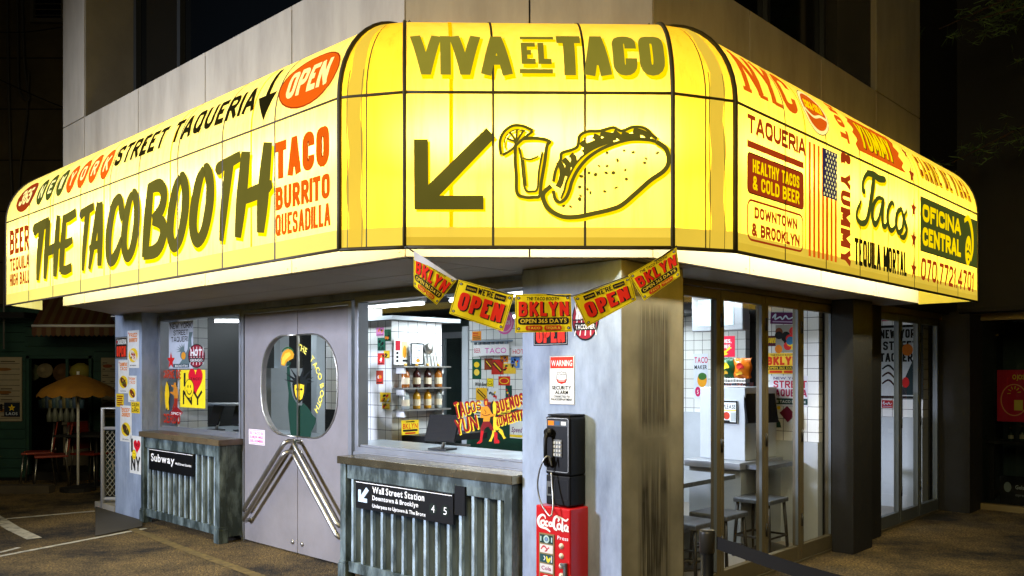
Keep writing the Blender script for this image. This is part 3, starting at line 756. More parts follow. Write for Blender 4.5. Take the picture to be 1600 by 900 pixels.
mb = MB(); mb.pq(10.92, 13.9, qb-1, qa+.1, .0, .02); mb.pq(12.2, 12.3, qb-1, qa+.3, .02, 2.2); mb.pq(10.92, 12.2, qa-.02, qa+.05, .02, 2.2); mb.build('lobby', mat('lobby_wall', (44, 62, 60), .7, var=.1), nb)

# ================================================================ DARK BUILDING ON THE LEFT
lb = thing('concrete_building', 'dark concrete building with barred window behind the left side', 'building', (-9, 15, 0))
mb = MB(); mb.xyz(-16, -2.5, 15, 18, 0, 12)
mb.build('wall', mat('sooty_concrete', (112, 102, 80), .85, var=.3, vscale=1.2, bump=.3, bscale=5), lb)
mb = MB()
for k in range(6): mb.xyz(-15.9, -2.6, 14.988, 14.9995, 2.6+k*.9, 2.615+k*.9)
mb.build('panel_joint', M_black, lb)
x0, z1 = on_y(52, -20, 14.9); x1, z0 = on_y(95, 28, 14.9)
w_ = thing('barred_window', None, None, (0, 0, 0)); w_.parent = lb; w_.location = Vector(((x0+x1)/2, 14.9, z0))-origin(lb)
mb = MB(); mb.xyz(x0-.06, x1+.06, 14.9, 14.985, z0-.07, z0); mb.xyz(x0-.06, x1+.06, 14.9, 14.985, z1, z1+.07); mb.xyz(x0-.06, x0, 14.9, 14.985, z0, z1); mb.xyz(x1, x1+.06, 14.9, 14.985, z0, z1); mb.build('frame', mat('grey_trim', (120, 116, 104), .6), w_)
MB().xyz(x0, x1, 14.97, 14.98, z0, z1).build('pane', M_nightglass, w_)
mb = MB()
for k in range(5): mb.tube([(x0, 14.93, z0+.06+k*.1), (x1, 14.93, z0+.06+k*.1)], .008, 6)
mb.build('bar', MATS['grey_trim'], w_)
def cable(name, px, Y, r, label, m):
    pts = [Vector((*on_y(x, y, Y)[:1], Y, on_y(x, y, Y)[1])) for x, y in px]
    o = MB().tube([Vector(p) for p in spline(pts, 6)], r, 6).build(name, m, smooth=True); setp(o, label, 'cable', 'cables on the dark left wall')
M_cable = mat('grey_cable', (104, 102, 96), .6)
cable('cable', [(11, -20), (12, 60), (14, 160), (16, 240), (18, 330), (12, 460)], 14.9, .022, 'thick grey cable running straight down at the far left', M_cable)
cable('cable', [(27, -20), (28, 80), (30, 140), (45, 155), (38, 100), (34, -20)], 14.85, .018, 'looped grey cable hanging below the barred window', M_cable)
cable('cable', [(45, 110), (42, 180), (32, 260), (28, 330)], 14.86, .013, 'thin cable dropping from the loop', M_cable)
cable('cable', [(-10, 50), (40, 50), (98, 42)], 14.6, .01, 'thin black cable strung level near the top left', M_black)
cable('cable', [(-10, 120), (60, 152), (110, 172)], 14.55, .01, 'thin black cable sloping down towards the metal panels', M_black)
# ================================================================ GLOWING AWNING
ZB = 2.205; ZK = 2.97; HF = ZK-ZB; AH = .50; ARC = .76; PA = 2.54; QA = 2.17
def plane_xy(px, kind, a): 
    return Vector(W(a, on_p(px, 500, a)[0]).xy) if kind == 'p' else Vector(W(on_q(px, 500, a)[0], a).xy)
A0 = plane_xy(10, 'p', PA); A1 = plane_xy(531, 'p', PA); A2 = Vector(((632-CX)/F*4.23, 4.23)); A3 = Vector(((1051-CX)/F*4.25, 4.25)); A4 = plane_xy(1148, 'q', QA); A5 = plane_xy(1527, 'q', QA)
C0 = Vector(W(PW, 8.80).xy); C1 = Vector(W(*CA).xy); C4 = Vector(W(*CB).xy); C5 = Vector(W(8.31, QW).xy)
FACES = {'left': (A0, A1, Vector(W(PW, 8.885).xy), Vector(W(PW, 3.6).xy)), 'front': (A2, A3, C1, C4), 'right': (A4, A5, Vector(W(3.968, QW).xy), C5),
         'cornerL': (A1, A2, C1, C1), 'cornerR': (A3, A4, C4, C4)}
FACES['left'] = (A0, A1, C0, C1)
def aw(face, lift0=0.0):
    A, B, C, D = FACES[face]; L = (B-A).length; dn = (B-A).normalized(); nrm = Vector((dn.y, -dn.x))
    def fn(x, y, d):
        d = d+lift0; u = x/L; O = A.lerp(B, u); V = C.lerp(D, u)
        if y <= HF: return Vector((O.x+nrm.x*d, O.y+nrm.y*d, ZB+y))
        kk = (y-HF)/ARC*12; k0 = int(kk); fr_ = kk-k0; t0, t1 = k0*math.pi/24, (k0+1)*math.pi/24
        c = math.cos(t0)*(1-fr_)+math.cos(t1)*fr_; s = math.sin(t0)*(1-fr_)+math.sin(t1)*fr_; E = V+(O-V)*c
        return Vector((E.x+nrm.x*d*c, E.y+nrm.y*d*c, ZK+AH*s+d*s))
    return fn, L
def inv(face, px, py):
    """photo pixel -> (x, y) on the unrolled awning face"""
    A, B, C, D = FACES[face]; L = (B-A).length; tx = (px-CX)/F
    def at(th):
        c = math.cos(th); P0 = C+(A-C)*c; P1 = D+(B-D)*c
        # point on the line P0-P1 with x = tx*y
        den = (P1.x-P0.x)-tx*(P1.y-P0.y); u = (tx*P0.y-P0.x)/den; q = P0.lerp(P1, u)
        return u, q.y
    u, Y = at(0); z = HC-(py-CY)/F*Y
    if z <= ZK: return u*L, z-ZB
    lo, hi = 0.0, math.radians(78)
    best = None
    for k in range(200):
        th = lo+(hi-lo)*k/199; u, Y = at(th); yy = CY-(ZK+AH*math.sin(th)-HC)/Y*F
        e = abs(yy-py)
        if best is None or e < best[0]: best = (e, u, th)
        if yy < py: break
    return best[1]*L, HF+best[2]/(math.pi/2)*ARC
CUTS = [HF+ARC*k/12 for k in range(13)]
awn = thing('awning', 'long glowing yellow fabric awning with taco lettering wrapped round the building corner', 'awning', (0.1, 4.6, ZB))
G_L = glow('cream_fabric', (255, 240, 138), .44, .85); G_F = glow('yellow_fabric', (255, 228, 92), .36, .95); G_R = glow('warm_yellow_fabric', (255, 229, 84), .38, .95)
G_C = glow('amber_fabric', (252, 216, 60), .36, .95)
def skin(face, m, nu):
    fn, L = aw(face); ys = [0, .10, .3, .5, HF]+CUTS[1:]
    mb = MB(); vs = [fn(L*i/nu, y, 0) for y in ys for i in range(nu+1)]
    mb.add(vs, [(j*(nu+1)+i, j*(nu+1)+i+1, (j+1)*(nu+1)+i+1, (j+1)*(nu+1)+i) for j in range(len(ys)-1) for i in range(nu)])
    return mb.build('fabric', m, awn, smooth=False, label='pale cream fabric' if face == 'left' else 'bright yellow fabric')
for fc, m, nu in (('left', G_L, 16), ('front', G_F, 6), ('right', G_R, 14), ('cornerL', G_C, 3), ('cornerR', G_C, 3)): skin(fc, m, nu)
# far left end: a last chamfered piece that turns back to the wall
FACES['end'] = (Vector(W(3.0, 9.36).xy), A0, C0+Vector((-.004, 0)), C0)
skin('end', G_L, 2)
FACES['endR'] = (A5, Vector(W(8.31, QW+.0).xy)+Vector((0.001, 0)), C5, C5)
skin('endR', G_R, 2)
# hem: second fabric layer along the foot; its darker colour paints the dimming there
G_Lh = glow('cream_hem', (252, 232, 116), .8, .02); G_Fh = glow('yellow_hem', (246, 212, 76), .86, .02); G_Rh = glow('warm_hem', (240, 206, 70), .8, .02)
for fc, m in (('left', G_Lh), ('front', G_Fh), ('right', G_Rh), ('cornerL', G_Fh), ('cornerR', G_Rh)):
    fn, L = aw(fc); a = Art(fn, .0025); a.rect(0, 0, L, .095, m); a.build('hem', awn)
    if fc in ('front', 'right'):
        a = Art(fn, .0032); a.rect(0, 0, L, .045, glow('hem_fold', (230, 194, 60), .8, .02)); a.build('hem_fold', awn)
# seams and frame ribs; the frame's shadow through the cloth is painted in too
M_ribd = mat('dark_seam_and_shadow', (58, 50, 20), .6); M_ribl = mat('grey_seam_and_shadow', (60, 48, 34), .6); G_tapesh = glow('yellow_tape_shadow', (255, 196, 0), .72, .3)
def rib(face, px, wd, m, name='rib', lift=.004, y0=0, y1=HF+ARC*.97):
    fn, L = aw(face); x, _ = inv(face, px, 380 if face == 'front' else 400)
    x = max(wd/2, min(L-wd/2, x)); a = Art(fn, lift); a.rect(x-wd/2, y0, x+wd/2, y1, m); return a.build(name, awn, cuts=CUTS)
RL = (45.6, 83.4, 126.6, 172.8, 217.7, 278.4, 348.3, 430.3)
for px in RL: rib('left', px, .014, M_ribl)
for px in (79, 163, 266.6, 393): rib('left', px, .016, G_tapesh, 'tape', .0022)  # yellow strips paint the shadow of the inner frame through the fabric
for px in (770.5, 914): rib('front', px, .012, M_ribd)
rib('front', 705, .020, G_tapesh, 'tape', .0022)
for px in (1226, 1290, 1343, 1387, 1428, 1464, 1496): rib('right', px, .011, M_ribd)
for px in (1258, 1363.5, 1435): rib('right', px, .016, G_tapesh, 'tape', .0022)
def ribtube(face, u, r, m):
    fn, L = aw(face); ys = [-.004, .2, .5, HF]+CUTS[1:-1]
    MB().tube([fn(L*u, y, .003) for y in ys], r, 7).build('rib', m, awn, smooth=True)
ribtube('left', 0, .008, M_ribl); ribtube('left', 1, .013, M_ribd); ribtube('front', 0, .010, M_ribd); ribtube('front', 1, .012, M_ribd); ribtube('right', 0, .014, M_ribd); ribtube('right', 1, .008, M_ribd)
def rail(y, r, name):
    for fc, m, rr in (('left', M_ribl, r*.8), ('cornerL', M_ribd, r), ('front', M_ribd, r), ('cornerR', M_ribd, r), ('right', M_ribd, r)):
        fn, L = aw(fc); MB().tube([fn(L*k/6, y, .002) for k in range(7)], rr, 6).build(name, m, awn, smooth=True)
rail(HF, .0075, 'rail'); rail(-.006, .010, 'rail')
# dirt and the inner frame's shadow, painted as strips on both corner pieces
M_framesh = glow('dirty_frame_shadow', (238, 200, 66), .84, .02); G_patch = glow('bleached_patch', (255, 226, 120), .8, .4)
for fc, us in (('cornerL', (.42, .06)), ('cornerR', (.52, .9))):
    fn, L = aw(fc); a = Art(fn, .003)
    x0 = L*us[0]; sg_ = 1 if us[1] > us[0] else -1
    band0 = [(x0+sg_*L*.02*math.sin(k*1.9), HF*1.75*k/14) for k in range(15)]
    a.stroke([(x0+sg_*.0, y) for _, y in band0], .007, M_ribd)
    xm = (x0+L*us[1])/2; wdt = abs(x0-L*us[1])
    a.stroke([(xm+.01*math.sin(k*1.3), HF*1.7*k/16) for k in range(17)], [wdt*(.62+.06*math.sin(k*2.1)) for k in range(17)], M_framesh); a.up()
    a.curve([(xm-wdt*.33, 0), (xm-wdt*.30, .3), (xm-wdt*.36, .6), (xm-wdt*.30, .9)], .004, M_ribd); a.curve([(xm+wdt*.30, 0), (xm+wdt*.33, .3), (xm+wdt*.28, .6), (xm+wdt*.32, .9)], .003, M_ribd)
    a.curve([(xm+.02, .35), (xm+.03, .36), (xm+.03, .352)], .01, M_framesh)
    a.build('frame_shadow_strip', awn, cuts=CUTS)
# small hooks and wire ends on the top edge
mb = MB()
for px, py, p in ((446, 118, 'p'), (452, 105, 'p')): pass
q, z = on_p(448, 118, PW-.02); mb.tube([W(PW-.02, q, z-.04), W(PW-.05, q+.02, z+.02), W(PW-.03, q-.01, z+.05), W(PW-.01, q+.01, z+.02)], .005, 6)
mb.tube([W(PW-.02, q+.1, z-.08), W(PW-.05, q+.06, z-.05), W(PW-.02, q, z-.06)], .003, 6)
for uu in (.02, .98):
    v = C1.lerp(C4, uu); mb.tube([(v.x-.03, v.y-.01, 3.46), (v.x, v.y-.03, 3.50), (v.x+.03, v.y-.01, 3.46)], .004, 6)
mb.build('wire_hook', M_black, awn, smooth=True)

# ---- tubes inside the awning
def inner(face, off=.16, z=2.74):
    A, B, C, D = FACES[face]; O = A.lerp(C, off/.46), B.lerp(D, off/.46); return [Vector((v.x, v.y, z)) for v in O]
for fc, e in (('left', 26), ('front', 11.5), ('right', 26)):
    a, b = inner(fc); A, B, C, D = FACES[fc]; dn = (B-A).normalized(); nrm = Vector((dn.y, -dn.x, 0))
    run_lamp('sign_tube_'+fc, a, b, nrm+Vector((0, 0, .25)), e, (1, .95, .80))
    run_lamp('sign_tube_down_'+fc, a-Vector((0,0,.06)), b-Vector((0,0,.06)), -nrm*.8+Vector((0, 0, -1)), e*2.5, (1, .91, .64))

# ================================================================ LETTERING OF THE AWNING
OLIVE = glow('olive_vinyl', (96, 90, 34), .85, .02, .2); OLIVEL = glow('light_olive_vinyl', (136, 128, 44), .9, .02, .2); YSH = glow('sun_yellow_vinyl', (255, 218, 0), 1.0, .02)
ORG = glow('orange_vinyl', (222, 92, 16), .95, .02); RED = glow('brick_vinyl', (164, 58, 20), .85, .02); BLK = glow('black_vinyl', (40, 36, 14), .6, .02); DOL = glow('dark_green_vinyl', (76, 84, 32), .8, .02)
NAVY = glow('navy_vinyl', (46, 40, 76), .8, .02); CRM = glow('cream_vinyl', (255, 242, 150), 1.0, .02)
def fa(face, lift=.003): fn, L = aw(face); return Art(fn, lift, .0003)
def box(face, px0, pyt, pyb, px1, pye=None):
    x0, y1 = inv(face, px0, pyt); _, y0 = inv(face, px0, pyb); x1, _ = inv(face, px1, pyt if pye is None else pye); return x0, y0, x1, y1
# --- left: THE TACO BOOTH in brush strokes; each letter drawn in a unit box (x, y, width)
BR = {
'T': [[(-.02,.86,.10),(.06,.90,.2),(.3,.93,.17),(.7,.95,.17),(1.02,.97,.15)], [(.56,.92,.26),(.5,.6,.24),(.46,.3,.21),(.46,0,.12)]],
'H': [[(.16,1.0,.2),(.14,.6,.24),(.13,.3,.22),(.12,0,.14)], [(.86,1.02,.18),(.84,.6,.24),(.85,.3,.23),(.86,0,.15)], [(-.02,.44,.10),(.4,.47,.17),(.9,.5,.16),(1.1,.53,.08)]],
'E': [[(.2,.97,.2),(.18,.6,.24),(.17,.3,.24),(.18,.05,.2)], [(.1,.93,.13),(.5,.93,.16),(.98,.97,.15)], [(.15,.5,.14),(.5,.51,.15),(.85,.54,.11)], [(.15,.09,.13),(.5,.07,.16),(.9,.1,.15)]],
'A': [[(.5,1.0,.2),(.36,.6,.24),(.22,.3,.22),(.1,0,.12)], [(.62,1.0,.22),(.72,.6,.26),(.78,.3,.25),(.82,.02,.2)], [(.0,.33,.1),(.4,.35,.15),(.8,.36,.15)]],
'C': [[(.95,.62,.12),(.86,.74,.22),(.72,.93,.18),(.5,.93,.2),(.3,.82,.24),(.15,.5,.27),(.2,.18,.24),(.42,.06,.2),(.7,.14,.21),(.95,.36,.1)]],
'O': [[(.5,.96,.14),(.3,.82,.23),(.16,.5,.26),(.2,.22,.24),(.45,.07,.2),(.72,.18,.23),(.86,.5,.25),(.8,.78,.24),(.62,.94,.2),(.46,.97,.1)]],
'B': [[(.2,1.0,.2),(.17,.6,.25),(.16,.3,.24),(.16,0,.2)], [(.1,.95,.15),(.6,.95,.18),(.85,.82,.2),(.78,.62,.2),(.4,.5,.14)], [(.4,.5,.14),(.85,.42,.2),(.95,.24,.22),(.7,.07,.2),(.1,.05,.16)]],
}
def brush(a, face, ch, pxl, pxr, zb, zt, m, dx=0, dy=0, fat=0, shear=.16):
    x0, _ = inv(face, pxl, 400 if face == 'left' else 250); x1, _ = inv(face, pxr, 400 if face == 'left' else 250)
    h = zt-zb; wdt = (x1-x0)-shear*h*.8
    for k, st in enumerate(BR[ch]):
        pts = spline(st, 5)
        P_ = [(x0+dx+x*wdt+shear*y*h, zb-ZB+dy+y*h) for x, y, _ in pts]; ww = [c*wdt*1.42+.006+fat for _, _, c in pts]
        a.stroke(P_, ww, m, dz=.0001*k)
a = fa('left', .003)
word = [('T', 49, 76), ('H', 68, 94), ('E', 92, 119), ('T', 121, 146), ('A', 138, 165), ('C', 164, 195), ('O', 188, 220), ('B', 222, 262), ('O', 259, 297), ('O', 294, 336), ('T', 331, 374), ('H', 367, 424)]
for ch, l, r in word: brush(a, 'left', ch, l, r, 2.37, 2.86, YSH, .018, -.022, .012); 
a.up(2)
for ch, l, r in word: brush(a, 'left', ch, l, r, 2.37, 2.86, OLIVE)
a.build('lettering', awn, label='large olive brush lettering reading THE TACO BOOTH')
a = fa('left')
for st, px0, pt, pb, px1, mm in (('BEER', 16, 361, 399, 46, RED), ('TEQUILA', 16, 405, 425, 46.5, RED), ('HIGH BALL', 16, 429, 448, 46.5, RED)):
    x0, y0, x1, y1 = box('left', px0, pt, pb, px1); a.text(st, x0, y0, x1, y1, .2, mm, gap=.14)
a.build('lettering', awn, label='small brick red words BEER TEQUILA HIGH BALL'); a = fa('left')
for st, px0, pt, pb, px1, mm in (('TACO', 431, 224, 281, 515, ORG), ('BURRITO', 432, 294, 329, 516, ORG), ('QUESADILLA', 432, 337, 369, 517, ORG)):
    x0, y0, x1, y1 = box('left', px0, pt, pb, px1); 
    pn = .235 if st == 'TACO' else .195 if st == 'BURRITO' else .148; a.text(st, x0-.002, y0-.002, x1+.002, y1+.002, pn*1.15, RED, gap=.14); a.text(st, x0, y0, x1, y1, pn, mm, gap=.14)
a.build('lettering', awn, label='orange words TACO BURRITO QUESADILLA')
# --- left top row
a = fa('left')
yb = inv('left', 330, 205)[1]
def disc(px, py, rx, ry, m, rim=True):
    x, y = inv('left', px, py)
    if rim: a.ell(x, y, rx+.006, ry+.006, OLIVE if m is ORG else RED); a.ell(x, y, rx, ry, m)
    else: a.ell(x, y, rx, ry, m)
    return x, y
x, y = disc(42, 307, .235, .135, RED); a.text('365', x-.16, y-.075, x+.16, y+.075, .2, CRM, shear=.2)
xs = [inv('left', px, py)[0] for px, py in ((66, 298), (169, 256))]; ys_ = .30+HF
ytop = inv('left', 150, 263)[1]
for i, (ch, px, py) in enumerate((('N', 66, 299), ('E', 81, 292), ('W', 98, 285), ('Y', 114, 279), ('O', 132, 271), ('R', 150, 263), ('K', 169, 256))):
    x, y = inv('left', px, py); m = DOL if i < 3 else ORG
    a.ell(x, y, .098, .12, RED if m is ORG else OLIVE); a.ell(x, y, .092, .113, m); a.text(ch, x-.045, y-.06, x+.045, y+.06, .19, CRM)
x0, y0 = inv('left', 179, 262); x1, _ = inv('left', 396, 182)
yt = y0+.26
y0 = inv('left', 300, 213)[1]; yt = inv('left', 300, 184)[1]
a.text('STREET TAQUERIA', x0, y0, x1, yt, .22, BLK, gap=.2)
x, y = inv('left', 421, 150)
a.rect(x-.022, y-.05, x+.022, y+.19, BLK); a.poly([(x, y-.15), (x-.1, y), (x+.1, y)], BLK)
x, y = inv('left', 484, 124); a.ell(x, y, .285, .155, RED); a.ell(x, y, .275, .147, ORG); a.text('OPEN', x-.2, y-.078, x+.2, y+.078, .2, CRM, shear=.05)
a.build('lettering', awn, cuts=CUTS, label='upper row of words along the left side')
# --- front
def F_(px, py): return inv('front', px, py)
def front_text(a, m, dx=0, dy=0, fat=0):
    def T(st, px0, pt, pb, px1, pen, gap=.16):
        x0, y0 = F_(px0, pb); _, y1 = F_(px0, pt); x1, _ = F_(px1, pb); a.text(st, x0+dx-fat, y0+dy-fat, x1+dx+fat, y1+dy+fat, pen+fat*4, m, gap=gap)
    T('VIVA', 642, 57, 117, 800, .215, .05)
    T('EL', 815, 68, 101, 862, .22)
    T('TACO', 872, 58, 118, 1040, .23, .1)
    for py in (60.5, 112):
        x0, y0 = F_(812, py); x1, _ = F_(864, py); a.rect(x0+dx, y0-.011+dy, x1+dx, y0+.011+dy, m)
a = fa('front'); front_text(a, YSH, .012, -.018, .004); a.up(2); front_text(a, OLIVEL); a.build('lettering', awn, cuts=CUTS, label='olive headline reading VIVA EL TACO')
a = fa('front')
arrow = [(330,490),(380,490),(381,650),(585,450),(617,483),(420,688),(575,688),(575,737),(332,737)]
pts = [F_(500+x*.4444, y*.4444) for x, y in arrow]
a.poly([(x+.010, y-.012) for x, y in pts], YSH); a.poly(pts, OLIVE); a.build('arrow', awn, label='big olive arrow pointing down left')
def Z3(x, y): return F_(500+x*.4444, y*.4444)
def zc(pts): return [(*Z3(p[0], p[1]),)+tuple(p[2:]) for p in pts]
for mm, off, fat, nm in ((YSH, .008, 1.5, None), (OLIVE, 0, 1, None)):
    a = fa('front', .003 if mm is YSH else .006)
    def C_(pts, w=.015):
        q = [(p[0]+off, p[1]-off)+tuple(p[2:]) for p in zc(pts)]; a.curve(q, w*fat*1.12, mm)
    # glass with a slice of lime on its rim
    C_([(688,495),(686,560),(690,620),(693,680),(722,694),(752,694),(772,688),(778,640),(790,570),(797,515),(806,498),(770,488),(720,488),(688,495)], .015)
    C_([(700,520),(708,560),(714,620),(722,668),(745,674),(764,664),(770,600),(782,535)], .010)
    C_([(712,556),(735,562),(755,556),(768,550)], .008); C_([(715,562),(720,610),(724,655)], .007)
    C_([(636,545),(632,500),(646,466),(676,444),(712,444),(748,460)], .013); C_([(642,546),(672,528),(704,498),(748,462)], .012)
    C_([(650,524),(650,494),(664,470),(690,458),(722,462)], .006)
    for e in ((656,488),(668,468),(692,456),(716,460)): C_([(690,500),e], .009)
    # taco: shell, fold, filling
    C_([(812,655),(786,680),(786,705),(806,738),(850,762),(900,764),(960,752),(1020,738),(1060,722),(1110,680),(1160,636),(1210,600),(1225,565),(1215,525),(1182,500)], .020)
    C_([(1182,500),(1150,493),(1090,492),(1030,508),(980,530),(938,560),(905,600),(885,640),(876,672),(862,700),(842,712),(826,700),(820,672)], .015)
    C_([(820,640),(828,600),(845,562),(850,540),(885,528),(905,515),(912,480),(940,464),(985,462),(1030,450),(1060,462),(1100,448),(1140,452),(1170,480),(1184,490)], .014)
    C_([(846,700),(858,672),(866,640),(885,600),(900,575),(930,545),(970,520),(1030,498)], .010)
    if mm is OLIVE:
        for st in ([(838,570),(852,600),(846,640),(836,660)], [(856,560),(872,585),(862,620)], [(880,545),(892,560),(884,590)], [(918,500),(935,515),(965,505),(990,492)], [(925,540),(950,520),(985,500),(1040,485)],
                   [(985,470),(1015,478),(1050,478)], [(1060,470),(1090,482),(1125,478)], [(1100,460),(1135,470),(1160,488)], [(960,480),(985,492)], [(1030,465),(1060,488),(1090,486)]):
            C_(st, .026)
        random.seed(3)
        for x, y in ((1068,532),(1100,538),(1145,560),(1140,575),(1045,566),(1072,600),(1076,632),(1008,586),(980,586),(945,610),(968,616),(1005,610),(1040,662),(1000,675),(950,680),(940,668),(912,660),(918,622),(915,690),(912,702),(880,728),(856,726),(1030,610),(1185,540),(1008,540)):
            u, v = Z3(x, y); a.ell(u, v, random.uniform(.006, .012), random.uniform(.005, .010), mm, rot=random.random()*3, n=8, up=False)
    a.build('drawing', awn, label='olive drawing of a glass with lime and a taco' if mm is OLIVE else 'yellow shadow of the drawing')
# --- right
a = fa('right')
def RT(st, px0, pt, pb, px1, pen, m, gap=.15, **k):
    x0, y0, x1, y1 = box('right', px0, pt, pb, px1); a.text(st, x0, y0, x1, y1, pen, m, gap=gap, **k)
RT('TAQUERIA', 1167, 177, 206, 1254, .24, RED, gap=.06)
x0, y0, x1, y1 = box('right', 1166.5, 218, 229, 1255); a.rect(x0, y0, x1, y1, RED)
x0, y0, x1, y1 = box('right', 1166.5, 236, 301, 1255); a.rrect(x0, y0, x1, y1, .03, BLK); a.rrect(x0+.006, y0+.006, x1-.006, y1-.006, .026, RED)
h = y1-y0; m_ = .045
a.text('HEALTHY TACOS', x0+.06, y0+h*.54, x1-.06, y1-h*.14, .2, YSH); a.text('& COLD BEER', x0+.06, y0+h*.12, x1-.06, y0+h*.46, .2, YSH)
x0, y0, x1, y1 = box('right', 1166, 309, 375, 1254); a.rring(x0, y0, x1, y1, .05, .012, RED); h = y1-y0
a.text('DOWNTOWN', x0+.08, y0+h*.56, x1-.08, y1-h*.16, .25, RED, gap=.1); a.text('& BROOKLYN', x0+.05, y0+h*.13, x1-.05, y0+h*.44, .25, RED, gap=.1)
x0, y0, x1, y1 = box('right', 1262, 221, 400, 1305.5); n = 13; sw = (x1-x0)/n
for i in range(0, n, 2): a.rect(x0+i*sw, y0, x0+(i+1)*sw, y1, ORG, up=False)
a.up(); xc0, yc0, xc1, yc1 = box('right', 1284, 232, 306, 1306.5); a.rect(xc0, yc0, xc1, yc1+.005, NAVY)
for i in range(11):
    for j in range(5 if i % 2 == 0 else 4):
        a.star(xc0+(xc1-xc0)*(.11+.19*j+(0 if i % 2 == 0 else .1)), yc0+(yc1-yc0)*(.06+.088*i), .014, CRM)
a.z -= .0003*50
# words that run down the face
def down(st, px0, pt, pb, px1, m, pen=.2):
    x0, y0, x1, y1 = box('right', px0, pt, pb, px1)
    a.text(st, x0, y1, x0+(y1-y0), y1+(x1-x0), pen, m, rot=None) if False else None
    h = x1-x0; t = pen*h; ws = [SF[c][0] if c in SF else .5 for c in st]; tot = sum(ws)+.16*(len(st)-1); k = (y1-y0)/tot; u = 0
    for c, ww in zip(st, ws):
        a.glyph(c, x0, y1-u, max(ww*k, t), h, t, m, rot=(0, -1)); u += (ww+.16)*k
    a.up()
def dglyph_fix(): pass
down('YUMMY', 1312, 268, 412, 1327.5, RED, .24)
down('&', 1312, 236, 254, 1327.5, RED, .24)
a.build('lettering', awn, cuts=CUTS, label='brown sign words and striped flag on the right side')
a = fa('right')
# script word Tacos
def S_(x, y):   # local coordinates of the fifth close-up
    return inv('right', 1100+x*.3555, 160+y*.3555)
sc_ = [
 [(690,430,.5),(672,470,.9),(668,505,1),(685,530,1.1),(708,525,1.2),(722,480,1.5),(735,400,1.7),(742,340,1.6),(740,318,1.1),(715,315,1),(697,345,1),(695,385,1.2),(706,392,.8)],
 [(712,310,1.1),(742,318,1.3),(765,335,1.4),(790,340,1.2),(795,348,.5)],
 [(782,425,.7),(762,420,.9),(742,450,1.2),(736,500,1.4),(748,535,1.3),(765,510,1),(780,440,1.0)], [(786,420,1.4),(780,480,1.4),(782,535,1.3),(795,545,1),(806,515,.8)],
 [(832,455,.8),(822,440,1),(806,470,1.3),(803,520,1.4),(815,560,1.2),(832,555,.9),(842,525,.7)],
 [(860,470,1),(846,485,1.3),(840,530,1.4),(850,570,1.2),(866,560,1.2),(872,515,1.3),(866,475,1.1),(858,470,1)],
 [(888,475,.8),(876,500,.9),(880,530,1.4),(886,560,1.4),(876,592,1.2),(860,590,.8),(856,575,.6)],
]
for m, dx, fat in ((YSH, .015, .03), (DOL, 0, .02)):
    for st in sc_:
        q = [(*S_(x, y), c) for x, y, c in st]; q = [(u+dx, v-dx, (.012 if m is YSH else .0)+.036*c) for u, v, c in q]
        a.curve(q, 1.0, m)
a.build('script_word', awn, label='dark green script word Tacos')
a = fa('right')
RT('TEQUILA MORTAL', 1334.6, 371, 413, 1416, .165, BLK, gap=.12)
for px, py in ((1427, 327), (1427, 374), (1427, 421)):
    x, y = inv('right', px, py); a.star(x, y, .065, RED, ry=.085)

x0, y0, x1, y1 = box('right', 1437, 306, 392, 1520.5); a.rect(x0, y0, x1, y1, BLK); a.rect(x0+.006, y0+.006, x1-.006, y1-.006, DOL); h = y1-y0; w2 = x0+(x1-x0)*.68
for t, (st, u, v) in enumerate((('OFICINA', .56, .88), ('CENTRAL', .12, .46))):
    a.text(st, x0+.05, y0+h*u, w2, y0+h*v, .27, YSH, gap=.1)
# moustached taco face in the green box
cx_ = x0+(x1-x0)*.84; cy_ = y0+h*.5
a.curve([(cx_-.14, cy_+.16, 1), (cx_-.02, cy_+.2, 1.6), (cx_+.08, cy_+.1, 1.8), (cx_+.1, cy_-.05, 1.4), (cx_+.04, cy_-.16, .8)], .035, YSH)
a.ell(cx_-.03, cy_-.08, .085, .13, YSH, rot=-.2); a.ell(cx_-.06, cy_-.04, .012, .02, DOL); a.ell(cx_, cy_-.05, .012, .02, DOL); a.curve([(cx_-.08, cy_-.1), (cx_-.03, cy_-.085), (cx_+.03, cy_-.11)], .02, DOL); a.ell(cx_-.03, cy_-.155, .02, .012, DOL)
RT('070.7721.4701', 1437, 402, 437, 1520.5, .18, RED, shear=.1)
a.build('lettering', awn, cuts=CUTS, label='green box, telephone number, stars and small words')
# right top row
a = fa('right')
a.text('NYC', .13, HF+.09, .77, HF+.36, .21, ORG, gap=.16)
for u in (.115, .30, .475): a.rect(u-.01, HF+.085, u+.085, HF+.108, ORG)
xo, yo = 1.03, HF+.185
a.ell(xo, yo, .185, .152, BLK); a.ell(xo, yo, .179, .147, CRM); a.ell(xo, yo, .155, .125, ORG)
a.curve([(xo-.15, yo-.015), (xo-.05, yo-.05), (xo+.06, yo-.025), (xo+.15, yo-.03)], .018, CRM)
a.text('COCA-COLA', xo-.13, yo-.005, xo+.13, yo+.06, .17, YSH, shear=.25)
for k, ch in enumerate('HOT'): a.glyph(ch, 1.36, HF+.36-k*.105, .085, .13, .036, ORG, rot=(0, -1))
a.up()
xs0, xs1 = 1.62, 2.47; y0_, y1_ = HF+.055, HF+.31; pts = [(xs0, y0_), (xs1+.04, y0_)]
for i in range(6): pts.append((xs1+(-.03 if i % 2 == 0 else .03)-.006*i, y0_+.03+.04*i))
pts += [(xs1-.06, y1_+.02), (xs0+.02, y1_)]
for i in range(6): pts.append((xs0+(.03 if i % 2 == 0 else -.03), y1_-.02-.04*i))
a.poly(pts, ORG); a.text('YUMMY', xs0+.09, HF+.085, xs1-.14, HF+.275, .21, BLK, shear=.12); a.text('YUMMY', xs0+.08, HF+.09, xs1-.15, HF+.28, .18, YSH, shear=.12)
